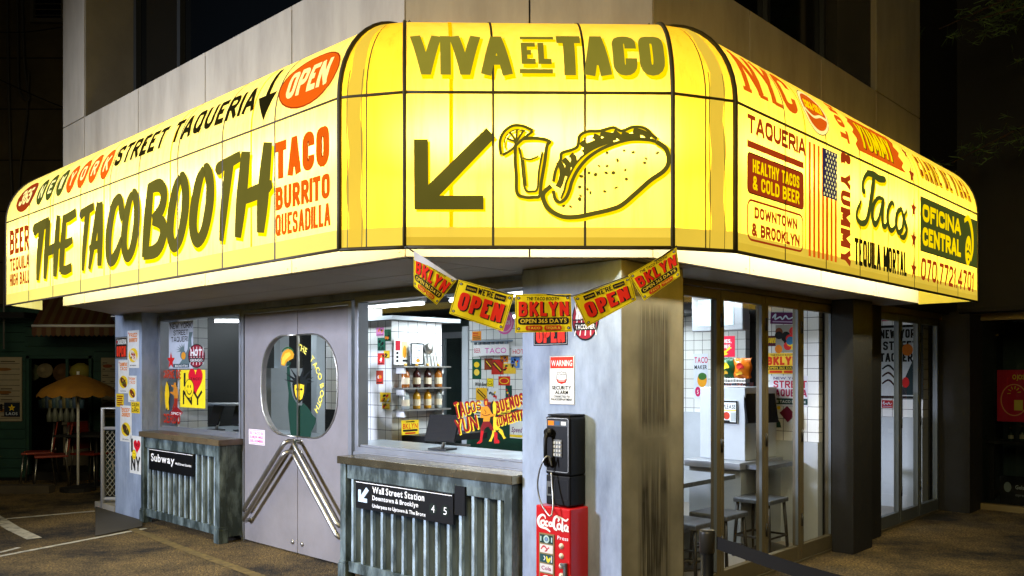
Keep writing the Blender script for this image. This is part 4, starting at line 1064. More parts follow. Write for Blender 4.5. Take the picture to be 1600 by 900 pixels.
a.text('CARNE DE VACA', 2.84, HF+.075, 4.15, HF+.28, .21, RED, gap=.22)
a.text('CARNE DE VACA', 2.84+.012, HF+.081, 4.15+.004, HF+.274, .07, YSH, gap=.26)
a.star(2.627, HF+.06, .06, RED, ry=.075); a.star(2.65, HF+.24, .05, RED, ry=.06)
a.build('lettering', awn, cuts=CUTS, label='upper row of words along the right side')
# ================================================================ COUNTERS WITH CORRUGATED FRONTS
M_patina = mat('weathered_green_iron', (42, 54, 52), .6, metal=.2, col2=(136, 154, 156), vscale=9, thr=(.42, .80), bump=.4, bscale=40, stretch=(1, 1, .35))
M_bar = mat('scuffed_bar', (84, 100, 108), .5, metal=.3, col2=(176, 196, 206), vscale=16, thr=(.34, .6), bump=.3, bscale=60, stretch=(1, 1, .3))
M_corr = mat('corrugated_sheet', (84, 98, 104), .5, metal=.2, col2=(150, 166, 172), vscale=5, thr=(.35, .75), stretch=(1, 1, .25))
M_ctop = mat('brown_counter_top', (92, 80, 60), .3, var=.25, vscale=6)
M_ctop2 = mat('steel_counter_top', (150, 140, 112), .25, metal=.9, var=.12, vscale=5)
def counter(q0, q1, z, pf, mtop, label, feet):
    t = thing('counter', label, 'counter', W((pf+PD)/2, (q0+q1)/2), 'corrugated counters under the shop windows')
    mb = MB(); mb.pq(pf-.03, PD+.015, q0-.012, q1+.02, z-.055, z); mb.build('counter_top', mtop, t, bevel=.003)
    zt = z-.056; h = .11
    for q in (q0+.035, q1-.035):
        mb = MB(); mb.pq(pf-.015, pf+.055, q-.035, q+.035, .0, zt-.001); mb.pq(pf-.028, pf+.068, q-.048, q+.048, .0 if feet else .0, .13); mb.pq(pf-.022, pf+.062, q-.042, q+.042, .13, .15); mb.build('post', M_patina, t, bevel=.004)
    mb = MB(); mb.pq(pf, pf+.035, q0+.07, q1-.07, zt-h, zt-.001); mb.build('top_rail', M_patina, t, bevel=.003)
    mb = MB(); mb.pq(pf, pf+.04, q0+.085, q1-.085, .07, .15); mb.build('bottom_rail', M_patina, t, bevel=.003)
    # corrugated sheet behind the bars
    n = int((q1-q0-.14)/.118)*8
    def fn(u, v):
        q = q0+.07+u*(q1-q0-.14); ph = (u*n/8) % 1
        off = .02*max(-1, min(1, 1.7*math.sin(2*math.pi*ph))); return W(pf+.055+off, q, .10+v*(zt-h-.09))
    MB().grid(fn, n*2, 1).build('corrugated_sheet', M_corr, t)
    mb_n = 0
    nb_ = int((q1-q0-.14)/.118)
    for k in range(nb_):
        q = q0+.07+(k+.5)*(q1-q0-.14)/nb_; MB().pq(pf+.004, pf+.03, q-.013, q+.013, .15, zt-h).build('bar', M_bar, t, bevel=.002)
    MB().pq(pf+.06, PD-.01, q0+.012, q0+.03, .05, zt-.002).build('side_panel', M_patina, t); MB().pq(pf+.06, PD-.01, q1-.03, q1-.012, .05, zt-.002).build('side_panel', M_patina, t)
    return t
counter(3.60, 5.40, .94, 3.83, M_ctop2, 'corrugated iron counter with steel top under the big window beside the pillar', False)
counter(7.31, 8.99, .955, 3.85, M_ctop, 'corrugated iron counter with brown top left of the grey double door', True)

M_sblack = mat('black_enamel', (12, 13, 15), .4, spec=.35)
WH = (235, 236, 236)
# station sign on the right counter
def sign_board(name, label, cat, kind, a, bx, th, draw, mback, group=None):
    fn, w, h = place(kind, a, *bx); art = Art(fn, .0006); art.rect(0, 0, w, h, mback); draw(art, w, h)
    return art.build(name, back=(0, 0, w, h, th, art.mats[art.mi(mback)]), label=label, cat=cat, group=group)
def dr_station(a, w, h):
    a.rect(0, h*.93, w*.99, h*.955, WH)
    p = [(0, .78), (.24, .78), (.24, .42), (.72, 1.0), (.95, .80), (.48, .26), (.8, .26), (.8, 0), (0, 0)]
    a.poly([(w*.03+u*w*.125, h*.24+v*h*.56) for u, v in p], (190, 212, 232))
    a.font('Wall Street Station', w*.19, h*.63, w*.73, h*.23, WH); a.font('Downtown & Brooklyn', w*.19, h*.385, w*.67, h*.16, WH); a.font('Underpass to Uptown & The Bronx', w*.19, h*.12, w*.745, h*.13, WH)
    for c, cx in (('4', .815), ('5', .93)):
        a.ell(w*cx, h*.42, h*.19, h*.19, (24, 34, 30)); a.font(c, w*cx-h*.08, h*.30, w*cx+h*.08, h*.25, WH, bold=False)
sign_board('station_sign', 'black station sign with arrow reading Wall Street Station on the right counter', 'sign', 'p', 3.812, (556, 750, 793, 708), .02, dr_station, M_sblack)
fn, w_, h_ = place('p', 3.815, 709, 768, 822, 725)
MB().pq(3.815, 3.83, on_p(725, 700, 3.81)[0], on_p(709, 700, 3.81)[0]-.002, .64, .83).build('sign_bracket', M_sblack, label='plain black plate at the right end of the station sign', cat='bracket')
def dr_sub(a, w, h):
    a.rect(0, h*.93, w, h*.955, WH); a.font('Subway', w*.05, h*.42, w*.60, h*.36, WH); a.font('Wall Street Station', w*.62, h*.42, w*.97, h*.11, WH)
    a.pr[0:0] = []
sign_board('subway_sign', 'black sign reading Subway on the left counter', 'sign', 'p', 3.832, (233, 700, 733, 301), .02, dr_sub, M_sblack)

# ================================================================ PRINTED THINGS ON THE LEFT PILLAR
YE = (240, 206, 40); RD = (206, 34, 34); BK = (20, 20, 20); ORA = (226, 128, 28); WT = (226, 228, 226); GN = (22, 66, 50)
def poster(name, label, cat, kind, a, bx, draw, back=WT, th=.0015, group=None, tilt=0):
    fn0, w, h = place(kind, a, *bx)
    if tilt:
        c, s_ = math.cos(tilt), math.sin(tilt)
        fn = lambda x, y, d: fn0(w/2+(x-w/2)*c-(y-h/2)*s_, h/2+(x-w/2)*s_+(y-h/2)*c, d)
    else: fn = fn0
    art = Art(lambda x, y, d: fn(x, y, d+th), .0004, .0002); art.rect(0, 0, w, h, back); draw(art, w, h)
    return art.build(name, back=(0, 0, w, h, th*.8, art.mats[0]), label=label, cat=cat, group=group)
def dr_food(words, c1, seedv, style=0):
    def d(a, w, h):
        rnd = random.Random(seedv)
        for i, wd in enumerate(words): a.text(wd, w*.14, h*(.82-.13*i), w*.86, h*(.93-.13*i), .24, ORA, shear=.25)
        a.ell(w*.5, h*.34, w*.40, h*.19, YE)
        a.ell(w*.5, h*.33, w*.33, h*.11, c1, rot=-.5)
        for k in range(9):
            a.ell(w*(.32+.36*rnd.random()), h*(.27+.13*rnd.random()), w*.06, h*.022, rnd.choice([(120, 60, 30), (230, 190, 90), (90, 120, 40), (180, 50, 30), (60, 36, 24)]), rot=rnd.random()*3)
        a.font('ELTACO', w*.25, h*.05, w*.75, h*.03, BK); a.star(w*.12, h*.93, w*.05, RD)
    return d
def dr_open(a, w, h):
    a.rring(w*.04, h*.03, w*.96, h*.97, .004, .004, (200, 200, 200)); a.text('TAQUERIA', w*.12, h*.66, w*.92, h*.88, .2, WT); a.star(w*.14, h*.78, w*.08, RD); a.text('OPEN', w*.12, h*.1, w*.88, h*.58, .22, (236, 60, 34))
def heart(a, cx, cy, r, m):
    pts = []
    for k in range(30):
        t = 2*math.pi*k/30; pts.append((cx+r*16*math.sin(t)**3/17, cy+r*(13*math.cos(t)-5*math.cos(2*t)-2*math.cos(3*t)-math.cos(4*t))/17))
    a.poly(pts, m)
def smiley(a, cx, cy, rx, ry):
    a.ell(cx, cy, rx*1.08, ry*1.08, BK); a.ell(cx, cy, rx, ry, (250, 220, 30)); a.ell(cx-rx*.3, cy+ry*.25, rx*.09, ry*.17, BK); a.ell(cx+rx*.3, cy+ry*.25, rx*.09, ry*.17, BK)
    a.stroke([(cx+rx*.6*math.cos(t), cy-ry*.05+ry*.55*math.sin(t)) for t in [math.pi*(1.05+.9*k/10) for k in range(11)]], rx*.12, BK); a.up()
def dr_ny(bg):
    def d(a, w, h):
        a.text('I', w*.12, h*.56, w*.26, h*.92, .3, BK); heart(a, w*.62, h*.74, w*.30, (212, 20, 44)); a.font('TACO', w*.42, h*.73, w*.82, h*.07, BK)
        a.text('NY', w*.12, h*.08, w*.88, h*.46, .2, BK, gap=.12); smiley(a, w*.38, h*.5, w*.17, w*.17)
    return d
G_st = 'stickers on the left pillar'
S1 = [('poster', 'white poster of a wrap on an orange disc, topmost right of the pillar stickers', (199.5, 517, 575, 217.5), dr_food(['FRIED', 'BURRITO'], (226, 214, 200), 1)),
      ('poster', 'white poster of a dark taco below the TAQUERIA OPEN sticker', (185, 563, 614, 201.5), dr_food(['CARNITAS', 'TACO'], (96, 52, 30), 2)),
      ('poster', 'small white poster of a round dark dish above the CASH CARD sticker', (200.5, 587, 628, 213.5), dr_food(['PORK', 'TACO'], (110, 44, 30), 3)),
      ('poster', 'white poster of a grilled square taco left of the heart poster', (188, 633, 689, 206), dr_food(['BEEF', 'CHORIZO'], (70, 50, 30), 4))]
for nm, lb_, bx, dr in S1: poster(nm, lb_, 'poster', 'p', PP-.001, bx, dr, group=G_st)
poster('sticker', 'black sticker reading TAQUERIA OPEN in red on the left pillar', 'sticker', 'p', PP-.001, (180.5, 527, 561, 199), dr_open, BK, group=G_st)
def dr_lines(col, n=5):
    def d(a, w, h):
        for i in range(n): a.rect(w*.12, h*(.12+.8*i/n), w*(.88-.1*(i % 2)), h*(.12+.8*i/n)+h*.09, col)
    return d
poster('sticker', 'small yellow sticker with lines of red words on the left pillar edge', 'sticker', 'p', PP-.001, (182, 615, 635.5, 193.5), dr_lines((150, 70, 20)), YE, group=G_st)
def dr_cash(a, w, h): a.text('CASH', w*.1, h*.58, w*.9, h*.88, .22, BK); a.text('CARD', w*.1, h*.1, w*.9, h*.4, .22, BK); a.text('&', w*.4, h*.42, w*.6, h*.56, .2, BK)
poster('sticker', 'yellow sticker reading CASH CARD on the left pillar', 'sticker', 'p', PP-.001, (205, 627, 645, 218.5), dr_cash, YE, group=G_st)
poster('sticker', 'white I love NY style sticker with smiley low on the left pillar', 'sticker', 'p', PP-.001, (203, 680, 738.5, 221.5), dr_ny(WT), WT, group=G_st)

# ================================================================ STICKERS ON THE CORNER PILLAR
def dr_warn(a, w, h):
    a.rring(0, 0, w, h, .006, .004, (150, 152, 150)); a.rect(w*.04, h*.74, w*.96, h*.975, (214, 52, 34)); a.font('WARNING', w*.08, h*.79, w*.92, h*.12, WT)
    pts = [(.32,.66),(.42,.655),(.5,.68),(.58,.655),(.68,.66),(.70,.60),(.72,.52),(.66,.45),(.5,.42),(.34,.45),(.28,.52),(.30,.60)]
    a.poly([(u*w, v*h) for u, v in pts], BK); a.poly([((.5+(u-.5)*.9)*w, (.55+(v-.55)*.9)*h) for u, v in pts], WT)
    a.poly([(w*(.5+(u-.5)*.86), h*min(v, .56)) for u, v in pts if v < .58]+[], (214, 52, 34)); a.font('ATTENTION', w*.34, h*.6, w*.66, h*.032, BK); a.rect(w*.36, h*.50, w*.64, h*.515, WT); a.rect(w*.38, h*.475, w*.62, h*.487, WT)
    a.font('SECURITY', w*.12, h*.31, w*.88, h*.075, BK); a.font('ALARM', w*.24, h*.215, w*.76, h*.075, BK); a.font('CONNECTED TO', w*.18, h*.145, w*.82, h*.042, BK); a.font('POLICE DEPARTMENT', w*.08, h*.085, w*.92, h*.042, BK)
poster('warning_sign', 'white and red WARNING security alarm sign on the corner pillar', 'sign', 'p', PP-.001, (859, 556, 631.5, 898), dr_warn, WT, .003)
def dr_open2(a, w, h): a.rring(w*.02, h*.03, w*.98, h*.97, .004, .003, (190, 190, 190)); a.text('TAQUERIA', w*.1, h*.62, w*.9, h*.86, .2, WT); a.text('OPEN', w*.08, h*.08, w*.92, h*.55, .24, (236, 50, 34))
poster('sticker', 'black sticker reading OPEN in red below the middle bunting flag', 'sticker', 'p', PP-.001, (834, 488, 540.5, 887), dr_open2, BK)
def roundel(name, label, kind, a_, bx, draw, th=.0015, group=None):
    fn, w, h = place(kind, a_, *bx); art = Art(lambda x, y, d: fn(x, y, d+th), .0003, .0002); art.ell(w/2, h/2, w/2, h/2, BK); draw(art, w, h)
    mb = MB(); n = 28; art.pr.insert(0, ([(w/2+w/2*math.cos(2*math.pi*k/n), h/2+h/2*math.sin(2*math.pi*k/n)) for k in range(n)], [tuple(range(n))], 0, -th*.8))
    return art.build(name, label=label, cat='sticker', group=group)
def dr_hot(words):
    def d(a, w, h):
        a.ell(w/2, h/2, w*.46, h*.46, (140, 24, 46))
        for k in range(5): a.curve([(w*(.1+.2*k), h*.12), (w*(.2+.17*k), h*.5), (w*(.12+.2*k), h*.88)], w*.035, WT)
        a.rect(w*.05, h*.47, w*.95, h*.50, BK); a.text('HOT', w*.14, h*.5, w*.84, h*.78, .25, WT, shear=.2); a.rect(w*.1, h*.24, w*.9, h*.42, BK); a.font(words, w*.14, h*.27, w*.86, h*.11, WT)
    return d
roundel('sticker', 'dark red round HOT TACOS sticker on the corner pillar', 'p', PP-.001, (894, 466, 533, 936), dr_hot('TACOS HER'))

# ================================================================ PAYPHONE AND DRINKS BOX
q0, q1 = 3.070, 3.253; pf = 3.73; z0, z1 = .812, 1.335
ph = thing('payphone', 'black payphone with silver faceplate and corded handset fixed to the corner pillar', 'payphone', W(3.8, 3.16, z0))
M_phone = mat('black_phone_plastic', (9, 9, 10), .42, var=.2, vscale=12, spec=.25)
MB().pq(pf, PP-.002, q0, q1, z0+.175, z1-.012).build('housing', M_phone, ph, bevel=.012)
MB().pq(pf+.004, PP-.002, q0+.001, q1-.001, z0, z0+.173).build('coin_vault', M_phone, ph, bevel=.008)
MB().pq(pf+.012, PP-.002, q0+.006, q1-.006, z1-.010, z1).build('hood', M_phone, ph, bevel=.004)
fr = f_p(pf-.001); A_ = Art(sub(fr, -q1, z0), .001); w_, h_ = q1-q0, z1-z0
A_.rring(w_*.05, h_*.37, w_*.95, h_*.96, .012, .003, M_steel); A_.rect(w_*.09, h_*.87, w_*.91, h_*.935, mat('faceplate_grey', (70, 74, 76), .4, metal=.5)); A_.rect(w_*.12, h_*.88, w_*.36, h_*.93, ORA); A_.rect(w_*.42, h_*.885, w_*.6, h_*.925, (60, 90, 130)); A_.rect(w_*.66, h_*.885, w_*.86, h_*.925, WT)
A_.rect(w_*.08, h_*.1, w_*.3, h_*.26, mat('coin_return', (140, 140, 134), .3, metal=.8)); A_.rect(w_*.12, h_*.12, w_*.26, h_*.2, BK); A_.rring(w_*.38, h_*.07, w_*.93, h_*.29, .008, .002, (50, 50, 52))
A_.build('faceplate', ph)
mb = MB(); zc_ = z0+h_*.63; mb.pq(pf-.006, pf, q0+.055, q0+.12, zc_-.05, zc_+.05); mb.build('keypad', mat('keypad_steel', (128, 130, 130), .3, metal=.7), ph, bevel=.002)
mb = MB()
for i in range(3):
    for j in range(4): q = q0+.067+i*.0205; z = zc_-.036+j*.023; mb.pq(pf-.011, pf-.006, q-.0065, q+.0065, z-.007, z+.007)
mb.build('key', mat('key_grey', (190, 192, 188), .4), ph, kind='stuff')
mb = MB(); q = q1-.040
mb.tube([W(pf-.03, q, z1-.10), W(pf-.045, q, z1-.135), W(pf-.05, q-.003, z1-.19), W(pf-.045, q, z1-.245), W(pf-.03, q, z1-.28)], [.014, .012, .011, .012, .015], 10)
mb.lathe(W(pf-.032, q, z1-.105), [(.026, 0), (.027, .016), (.02, .03)], 14, W(1, 0)); mb.lathe(W(pf-.032, q, z1-.275), [(.028, 0), (.028, .016), (.02, .03)], 14, W(1, 0))
mb.build('handset', M_phone, ph, smooth=True)
mb = MB(); mb.pq(pf-.018, pf, q-.018, q+.018, z1-.125, z1-.095); mb.build('cradle', M_steel, ph, bevel=.003)
def qz(px, py, p0=3.70): q, z = on_p(px, py, p0); return W(p0, q, z)
pts = [qz(862, 728, 3.69), qz(858, 714, 3.68), qz(851, 716, 3.66), qz(843, 735, 3.65), qz(840, 760, 3.65), qz(845, 785, 3.65), qz(855, 802, 3.65), qz(861, 806, 3.65), qz(864, 790, 3.67), qz(863, 765, 3.69), qz(861, 738, 3.70)]
pts = [Vector(p) for p in spline([tuple(v) for v in pts], 5)]
MB().tube(pts, .0048, 7).build('cord', mat('armoured_cord', (160, 162, 160), .3, metal=.9), ph, smooth=True)

M_cola = mat('red_enamel', (196, 14, 18), .3, var=.06, coat=.3)
q0, q1, pf, z1 = 3.051, 3.31, 3.71, .805
vb = thing('drinks_machine', 'small red drinks machine under the payphone against the corner pillar', 'machine', W(3.8, 3.18))
MB().pq(pf, PP-.002, q0, q1, .0, z1).build('body', M_cola, vb, bevel=.008)
fr = f_p(pf-.0005); w_ = q1-q0; A_ = Art(sub(fr, -q1, 0), .001)
def script(a, x0, y0, sx, sy, m):
    """flowing two-word soft drink lettering"""
    def s(pts, wd=1.0): a.curve([(x0+p[0]*sx, y0+p[1]*sy, p[2]) for p in pts], .045*sx*wd, m, n=5)
    s([(.27,.66,.5),(.25,.82,.9),(.17,.88,1.1),(.07,.7,1.6),(.04,.45,1.7),(.08,.2,1.4),(.17,.12,1.2),(.30,.08,1.2),(.42,-.08,.8)])
    s([(.22,.55,1),(.14,.48,1.2),(.14,.3,1.2),(.2,.26,1),(.25,.4,1.1),(.22,.55,1)]); s([(.36,.52,.8),(.29,.5,1.1),(.28,.3,1.2),(.36,.26,.9)])
    s([(.47,.5,.9),(.40,.46,1.2),(.40,.3,1.1),(.46,.3,1),(.49,.5,1.2)]); s([(.49,.5,1.2),(.48,.32,1.1),(.53,.3,.7)])
    s([(.66,.62,.8),(.70,.78,1.2),(.64,.92,1.2),(.56,.78,1.5),(.53,.45,1.7),(.56,.18,1.4),(.64,.1,1.1)]); s([(.64,.92,.8),(.76,.86,1),(.9,.74,1),(.98,.88,.7)])
    s([(.72,.5,1),(.66,.42,1.2),(.66,.22,1.2),(.72,.18,1),(.76,.34,1.1),(.72,.5,1)]); s([(.80,.78,.7),(.80,.4,1.3),(.79,.14,1.3),(.84,.1,.8)])
    s([(.95,.48,.9),(.88,.42,1.2),(.87,.2,1.1),(.93,.16,1),(.97,.44,1.2)]); s([(.97,.44,1.2),(.96,.16,1.1),(1.0,.12,.6)])
script(A_, w_*.04, .668, w_*.94, .095, (238, 236, 228)); A_.build('logo', vb, label='white flowing soft drink lettering')
A_ = Art(sub(fr, -q1, 0), .001); A_.font('Press', w_*.64, .625, w_*.95, .022, (235, 222, 226)); A_.build('press_label', vb)
mb = MB(); mb.pq(pf-.006, pf, q1-w_*.56, q1-w_*.12, .25, .648); mb.build('selection_frame', mat('gilt_frame', (150, 130, 84), .4, metal=.5), vb)
cols = [((36, 62, 58), (190, 220, 214)), ((224, 214, 208), (196, 70, 80)), ((40, 78, 84), (226, 214, 60)), ((216, 212, 210), (150, 40, 96)), ((196, 30, 30), (240, 236, 230))]
for k, (c1, c2) in enumerate(cols+cols[:2]):
    zz = .592-k*.056; A_ = Art(sub(f_p(pf-.0065), -q1, zz), .0008); x0_, x1_ = w_*.15, w_*.53; A_.rect(x0_, 0, x1_, .048, c1)
    if k == 0:
        for r0 in (.02, .015): A_.ring((x0_+x1_)/2, .024, r0, r0, .004, c2)
        A_.ell((x0_+x1_)/2, .024, .009, .011, (120, 150, 190)); A_.rect(x0_+.004, .01, x0_+.012, .038, c2); A_.rect(x1_-.012, .01, x1_-.004, .038, c2)
    elif k == 1: A_.curve([(x0_+.008, .018, 1), (x0_+.03, .038, 1.4), (x0_+.055, .02, 1), (x0_+.04, .009, .8), (x0_+.07, .034, 1.2)], .007, c2)
    elif k == 2: A_.curve([(x0_+.05, .038, .6), (x0_+.062, .012, 1.6), (x0_+.08, .032, .8)], .012, c2); A_.rect(x1_-.014, .006, x1_-.006, .042, WT); A_.curve([(x0_+.03, .038), (x0_+.04, .026), (x0_+.03, .012)], .006, WT)
    elif k == 3: A_.font('Cola', x0_+.012, .014, x1_-.014, .022, c2)
    else: A_.ell((x0_+x1_)/2, .024, .03, .016, c2)
    A_.build('flavour_panel', vb)
for k in range(6):
    zz = .590-k*.056; mb = MB(); cpt = W(pf-.001, q1-w_*.76, zz); ax = -Vector(W(1, 0))
    mb.lathe(cpt, [(.017, -.002), (.017, .004), (.011, .007), (.010, .011), (.005, .015)], 14, ax)
    mb.build('button', mat('pearl_button', (214, 206, 190), .35), vb, smooth=True)
mb = MB(); mb.pq(pf-.02, pf-.001, q0+.018, q0+.036, .40, .50); mb.pq(pf-.03, pf-.018, q0+.014, q0+.05, .485, .50); mb.build('coin_lever', mat('lever_grey', (110, 116, 112), .4, metal=.6), vb, bevel=.002)

# ================================================================ PINK NOTICE ON THE DOOR, DOOR DECAL
def dr_pink(a, w, h):
    a.rring(w*.04, h*.05, w*.96, h*.95, .004, .004, (226, 120, 180))
    for i, t in enumerate(('EL TACO ES', 'EL MEJOR AMIGO', 'DEL HOMBRE')): a.font(t, w*.1, h*(.68-.26*i), w*.9, h*.16, (206, 60, 140))
poster('notice', 'small white notice with pink words on the grey double door', 'notice', 'p', PD-.001, (389, 670, 693.5, 414), dr_pink, (232, 224, 232), .001)

PG = PD+.018
dec = Art(f_p(PG), .0006, .0002)
def D_(x, y):   # pixels of the close-up of the door (x0 230, y0 470, scale .2778)
    q, z = on_p(230+x*.2778, 470+y*.2778, PG); return (-q, z)
GRN = (16, 52, 40)
body = [(786,372),(800,366),(806,420),(808,480),(816,530),(830,560),(850,585),(868,590),(880,575),(905,600),(930,640),(950,660),(946,690),(925,735),(918,768),(808,768),(800,690),(792,600),(796,520),(786,440)]
dec.poly([D_(*p) for p in body], GRN)
dec.poly([D_(*p) for p in [(782,368),(805,362),(808,345),(786,340)]], GRN)
for ang, ln in ((-168, 70), (-145, 78), (-122, 82), (-98, 76), (-74, 84), (-48, 92), (-22, 66), (-5, 62)):
    t = math.radians(ang); cx, cy = 858, 462; b = t+math.pi/2
    dec.poly([D_(cx+math.cos(b)*9+math.cos(t)*22, cy+math.sin(b)*9+math.sin(t)*22), D_(cx+math.cos(t)*(ln+22), cy+math.sin(t)*(ln+22)), D_(cx-math.cos(b)*9+math.cos(t)*22, cy-math.sin(b)*9+math.sin(t)*22)], (10, 16, 18))
dec.poly([D_(*p) for p in [(818,470),(826,440),(856,428),(890,442),(900,470),(892,520),(880,556),(858,575),(836,556),(824,520)]], (10, 18, 18))
dec.poly([D_(*p) for p in [(830,474),(856,466),(884,474),(882,516),(872,550),(857,560),(843,550),(832,516)]], (240, 196, 40))
for x in (845, 869): dec.poly([D_(x-9, 497), D_(x, 490), D_(x+9, 498), D_(x, 506)], BK)
dec.poly([D_(851, 540), D_(863, 540), D_(857, 546)], BK); dec.poly([D_(853, 525), D_(861, 525), D_(857, 512)], BK)
dec.poly([D_(*p) for p in [(756,362),(754,325),(764,290),(790,270),(815,275),(828,300),(822,325),(800,335),(786,345),(776,366)]], (196, 140, 28))
dec.poly([D_(*p) for p in [(760,355),(762,322),(778,296),(802,288),(812,304),(796,318),(778,336),(772,358)]], (236, 184, 60))
dec.curve([D_(*p) for p in [(760,288),(775,270),(800,264),(826,284)]], .014, (30, 80, 40))
# lettering that bends round the figure
path = [(845,272),(880,290),(915,325),(945,380),(968,440),(978,500),(966,560),(948,605)]
sp = spline(path, 8); txt = 'THE TACO BOOTH'; n = len(txt)
for i, ch in enumerate(txt):
    if ch == ' ': continue
    k = int((i+.4)/n*(len(sp)-2)); P0 = Vector(D_(*sp[k])); P1 = Vector(D_(*sp[k+1])); d = (P1-P0).normalized(); g_ = GL[(ch, True)]
    for mm, off in (((20, 20, 20), .004), ((236, 220, 96), 0)):
        sc = .09; dec.tris([(P0.x+off+(vx*d.x-vy*d.y)*sc*.85+0*d.x, P0.y-off+(vx*d.y+vy*d.x)*sc*.85) for vx, vy in g_[0]], g_[1], mm); dec.up()
dec.build('door_decal', label='green crowned figure holding a taco painted on the porthole glass', cat='decal')

# ================================================================ DECALS ON THE LEFT WINDOW
PWN = PD+.026
def wposter(name, label, cat, bx, draw, back=WT, a_=PWN, group='window stickers of the left window', **k): return poster(name, label, cat, 'p', a_, bx, draw, back, .001, group=group, **k)
def dr_nyst(a, w, h):
    a.text('NEW YORK', w*.06, h*.85, w*.94, h*.97, .17, BK); a.text('STREET', w*.2, h*.71, w*.8, h*.82, .17, BK); a.text('TAQUERIA', w*.1, h*.57, w*.92, h*.68, .17, BK)
    a.poly([(w*.42, h*.08), (w*.95, h*.08), (w*.98, h*.3), (w*.92, h*.62), (w*.99, h*.76), (w*.84, h*.76), (w*.78, h*.4), (w*.6, h*.22)], (96, 116, 120))
    for k in range(6): t = math.radians(80+22*k); a.poly([(w*.6+w*.05*math.sin(t), h*.38-h*.02*math.cos(t)), (w*.6+w*.3*math.cos(t), h*.38+h*.16*math.sin(t)), (w*.6-w*.05*math.sin(t), h*.38+h*.02*math.cos(t))], (96, 116, 120))
    a.ell(w*.6, h*.29, w*.12, h*.1, (96, 116, 120)); a.ell(w*.62, h*.27, w*.09, h*.08, (222, 150, 40)); a.star(w*.1, h*.17, w*.17, RD); a.rect(w*.2, h*.02, w*.85, h*.1, (60, 80, 90)); a.font('BOOTH', w*.28, h*.035, w*.78, h*.045, WT)
wposter('poster', 'grey poster reading New York Street Taqueria in the left window', 'poster', (264, 504, 576, 302), dr_nyst, (186, 194, 206))
roundel('sticker', 'dark red round HOT sticker in the left window', 'p', PWN-.004, (294, 538, 575, 320.5), dr_hot('GRINGO'), .001)
wposter('poster', 'bright yellow I love taco NY poster with smiley in the left window', 'poster', (281.5, 578, 636, 321), dr_ny(YE), (250, 222, 40))
dec = Art(f_p(PWN-.003), .0006, .0002)
def E_(x, y): q, z = on_p(240+x*.2, 500+y*.2, PWN); return (-q, z)
for m, o in ((BK, .003), ((196, 60, 20), 0)):
    x0, y0 = E_(72, 455); x1, y1 = E_(215, 390); dec.text('CARNE DE', x0+o, y0-o, x1+o, y1-o, .15, m)
    x0, y0 = E_(78, 800); x1, y1 = E_(210, 740); dec.text('CERDO', x0+o, y0-o, x1+o, y1-o, .2, m if m == BK else (170, 40, 20))
dec.poly([E_(*p) for p in [(112,475),(128,520),(134,580),(128,640),(130,705),(118,712),(112,690),(100,712),(96,660),(88,600),(92,530)]], BK)
dec.poly([E_(*p) for p in [(106,478),(120,520),(126,580),(120,640),(124,700),(114,705),(108,680),(100,700),(94,650),(90,590),(94,520)]], (240, 200, 30))
dec.poly([E_(*p) for p in [(160,490),(178,488),(180,515),(192,540),(196,600),(186,640),(166,640),(162,590),(135,572),(133,560),(158,560),(160,530),(140,515),(142,505),(162,510)]], (200, 130, 40))
dec.poly([E_(*p) for p in [(164,612),(194,612),(190,660),(186,700),(174,700),(170,672),(158,700),(148,696),(162,650)]], (150, 44, 24))
c_ = [(180,670),(234,725),(180,775),(130,725)]; dec.poly([E_(*p) for p in c_], (140, 24, 30)); dec.font('SPICY', E_(142, 735)[0], E_(142, 738)[1], E_(222, 735)[0], .028, WT)
dec.build('window_decal', label='painted wrestler pushing a yellow taco with CARNE DE CERDO lettering in the left window', cat='decal')

# ================================================================ DECAL ON THE BIG WINDOW
dec = Art(f_p(PWN), .0006, .0002)
def H_(x, y): q, z = on_p(700+x*.1333, 600+y*.1333, PWN); return (-q, z)
MRED = (140, 14, 10); MYEL = (244, 206, 40)
def along(txt, p0, p1, hh0, hh1, pen=.2, fat=1.0):
    a = Vector(H_(*p0)); b = Vector(H_(*p1)); n = sum(SF[c][0] if c in SF else .5 for c in txt)+.15*(len(txt)-1); d = (b-a); L = d.length; d = d/L
    for m, off in ((MYEL, .010), (MRED, 0)):
        u = 0
        for i, c in enumerate(txt):
            ww = SF[c][0] if c in SF else .5; h = hh0+(hh1-hh0)*i/max(1, len(txt)-1); gw = ww/n*L
            if c != ' ': dec.glyph(c, a.x+d.x*u+off, a.y+d.y*u-off*.6, gw, h, pen*h*(1.15 if m == MYEL else 1), m, rot=(d.x, d.y))
            u += gw+.15/n*L
        dec.up()
along('TACOS', (95, 405), (395, 300), .115, .07, .15); along('YUN', (105, 600), (360, 520), .11, .10, .17)
along('BUENOS', (572, 350), (905, 235), .085, .08, .2); along('MOMENTO', (545, 510), (915, 400), .07, .065, .19)
def pl_(pts, m): dec.poly([H_(*p) for p in pts], m)
pl_([(520,200),(545,200),(560,240),(560,330),(555,380),(530,400),(508,380),(500,300),(500,240)], BK); pl_([(540,195),(562,220),(572,300),(560,370),(545,390),(530,330),(528,240)], MYEL)
pl_([(535,380),(575,390),(570,480),(600,510),(640,540),(665,610),(684,632),(655,645),(635,600),(600,560),(565,545),(545,600),(520,650),(512,672),(478,672),(500,640),(520,580),(532,500)], MYEL); dec.curve([H_(560,540), H_(580,550), H_(600,540)], .008, BK)
pl_([(425,180),(455,165),(478,190),(475,230),(462,262),(435,262),(420,230)], (150, 40, 20)); pl_([(435,200),(462,200),(460,245),(440,245)], (220, 150, 40))
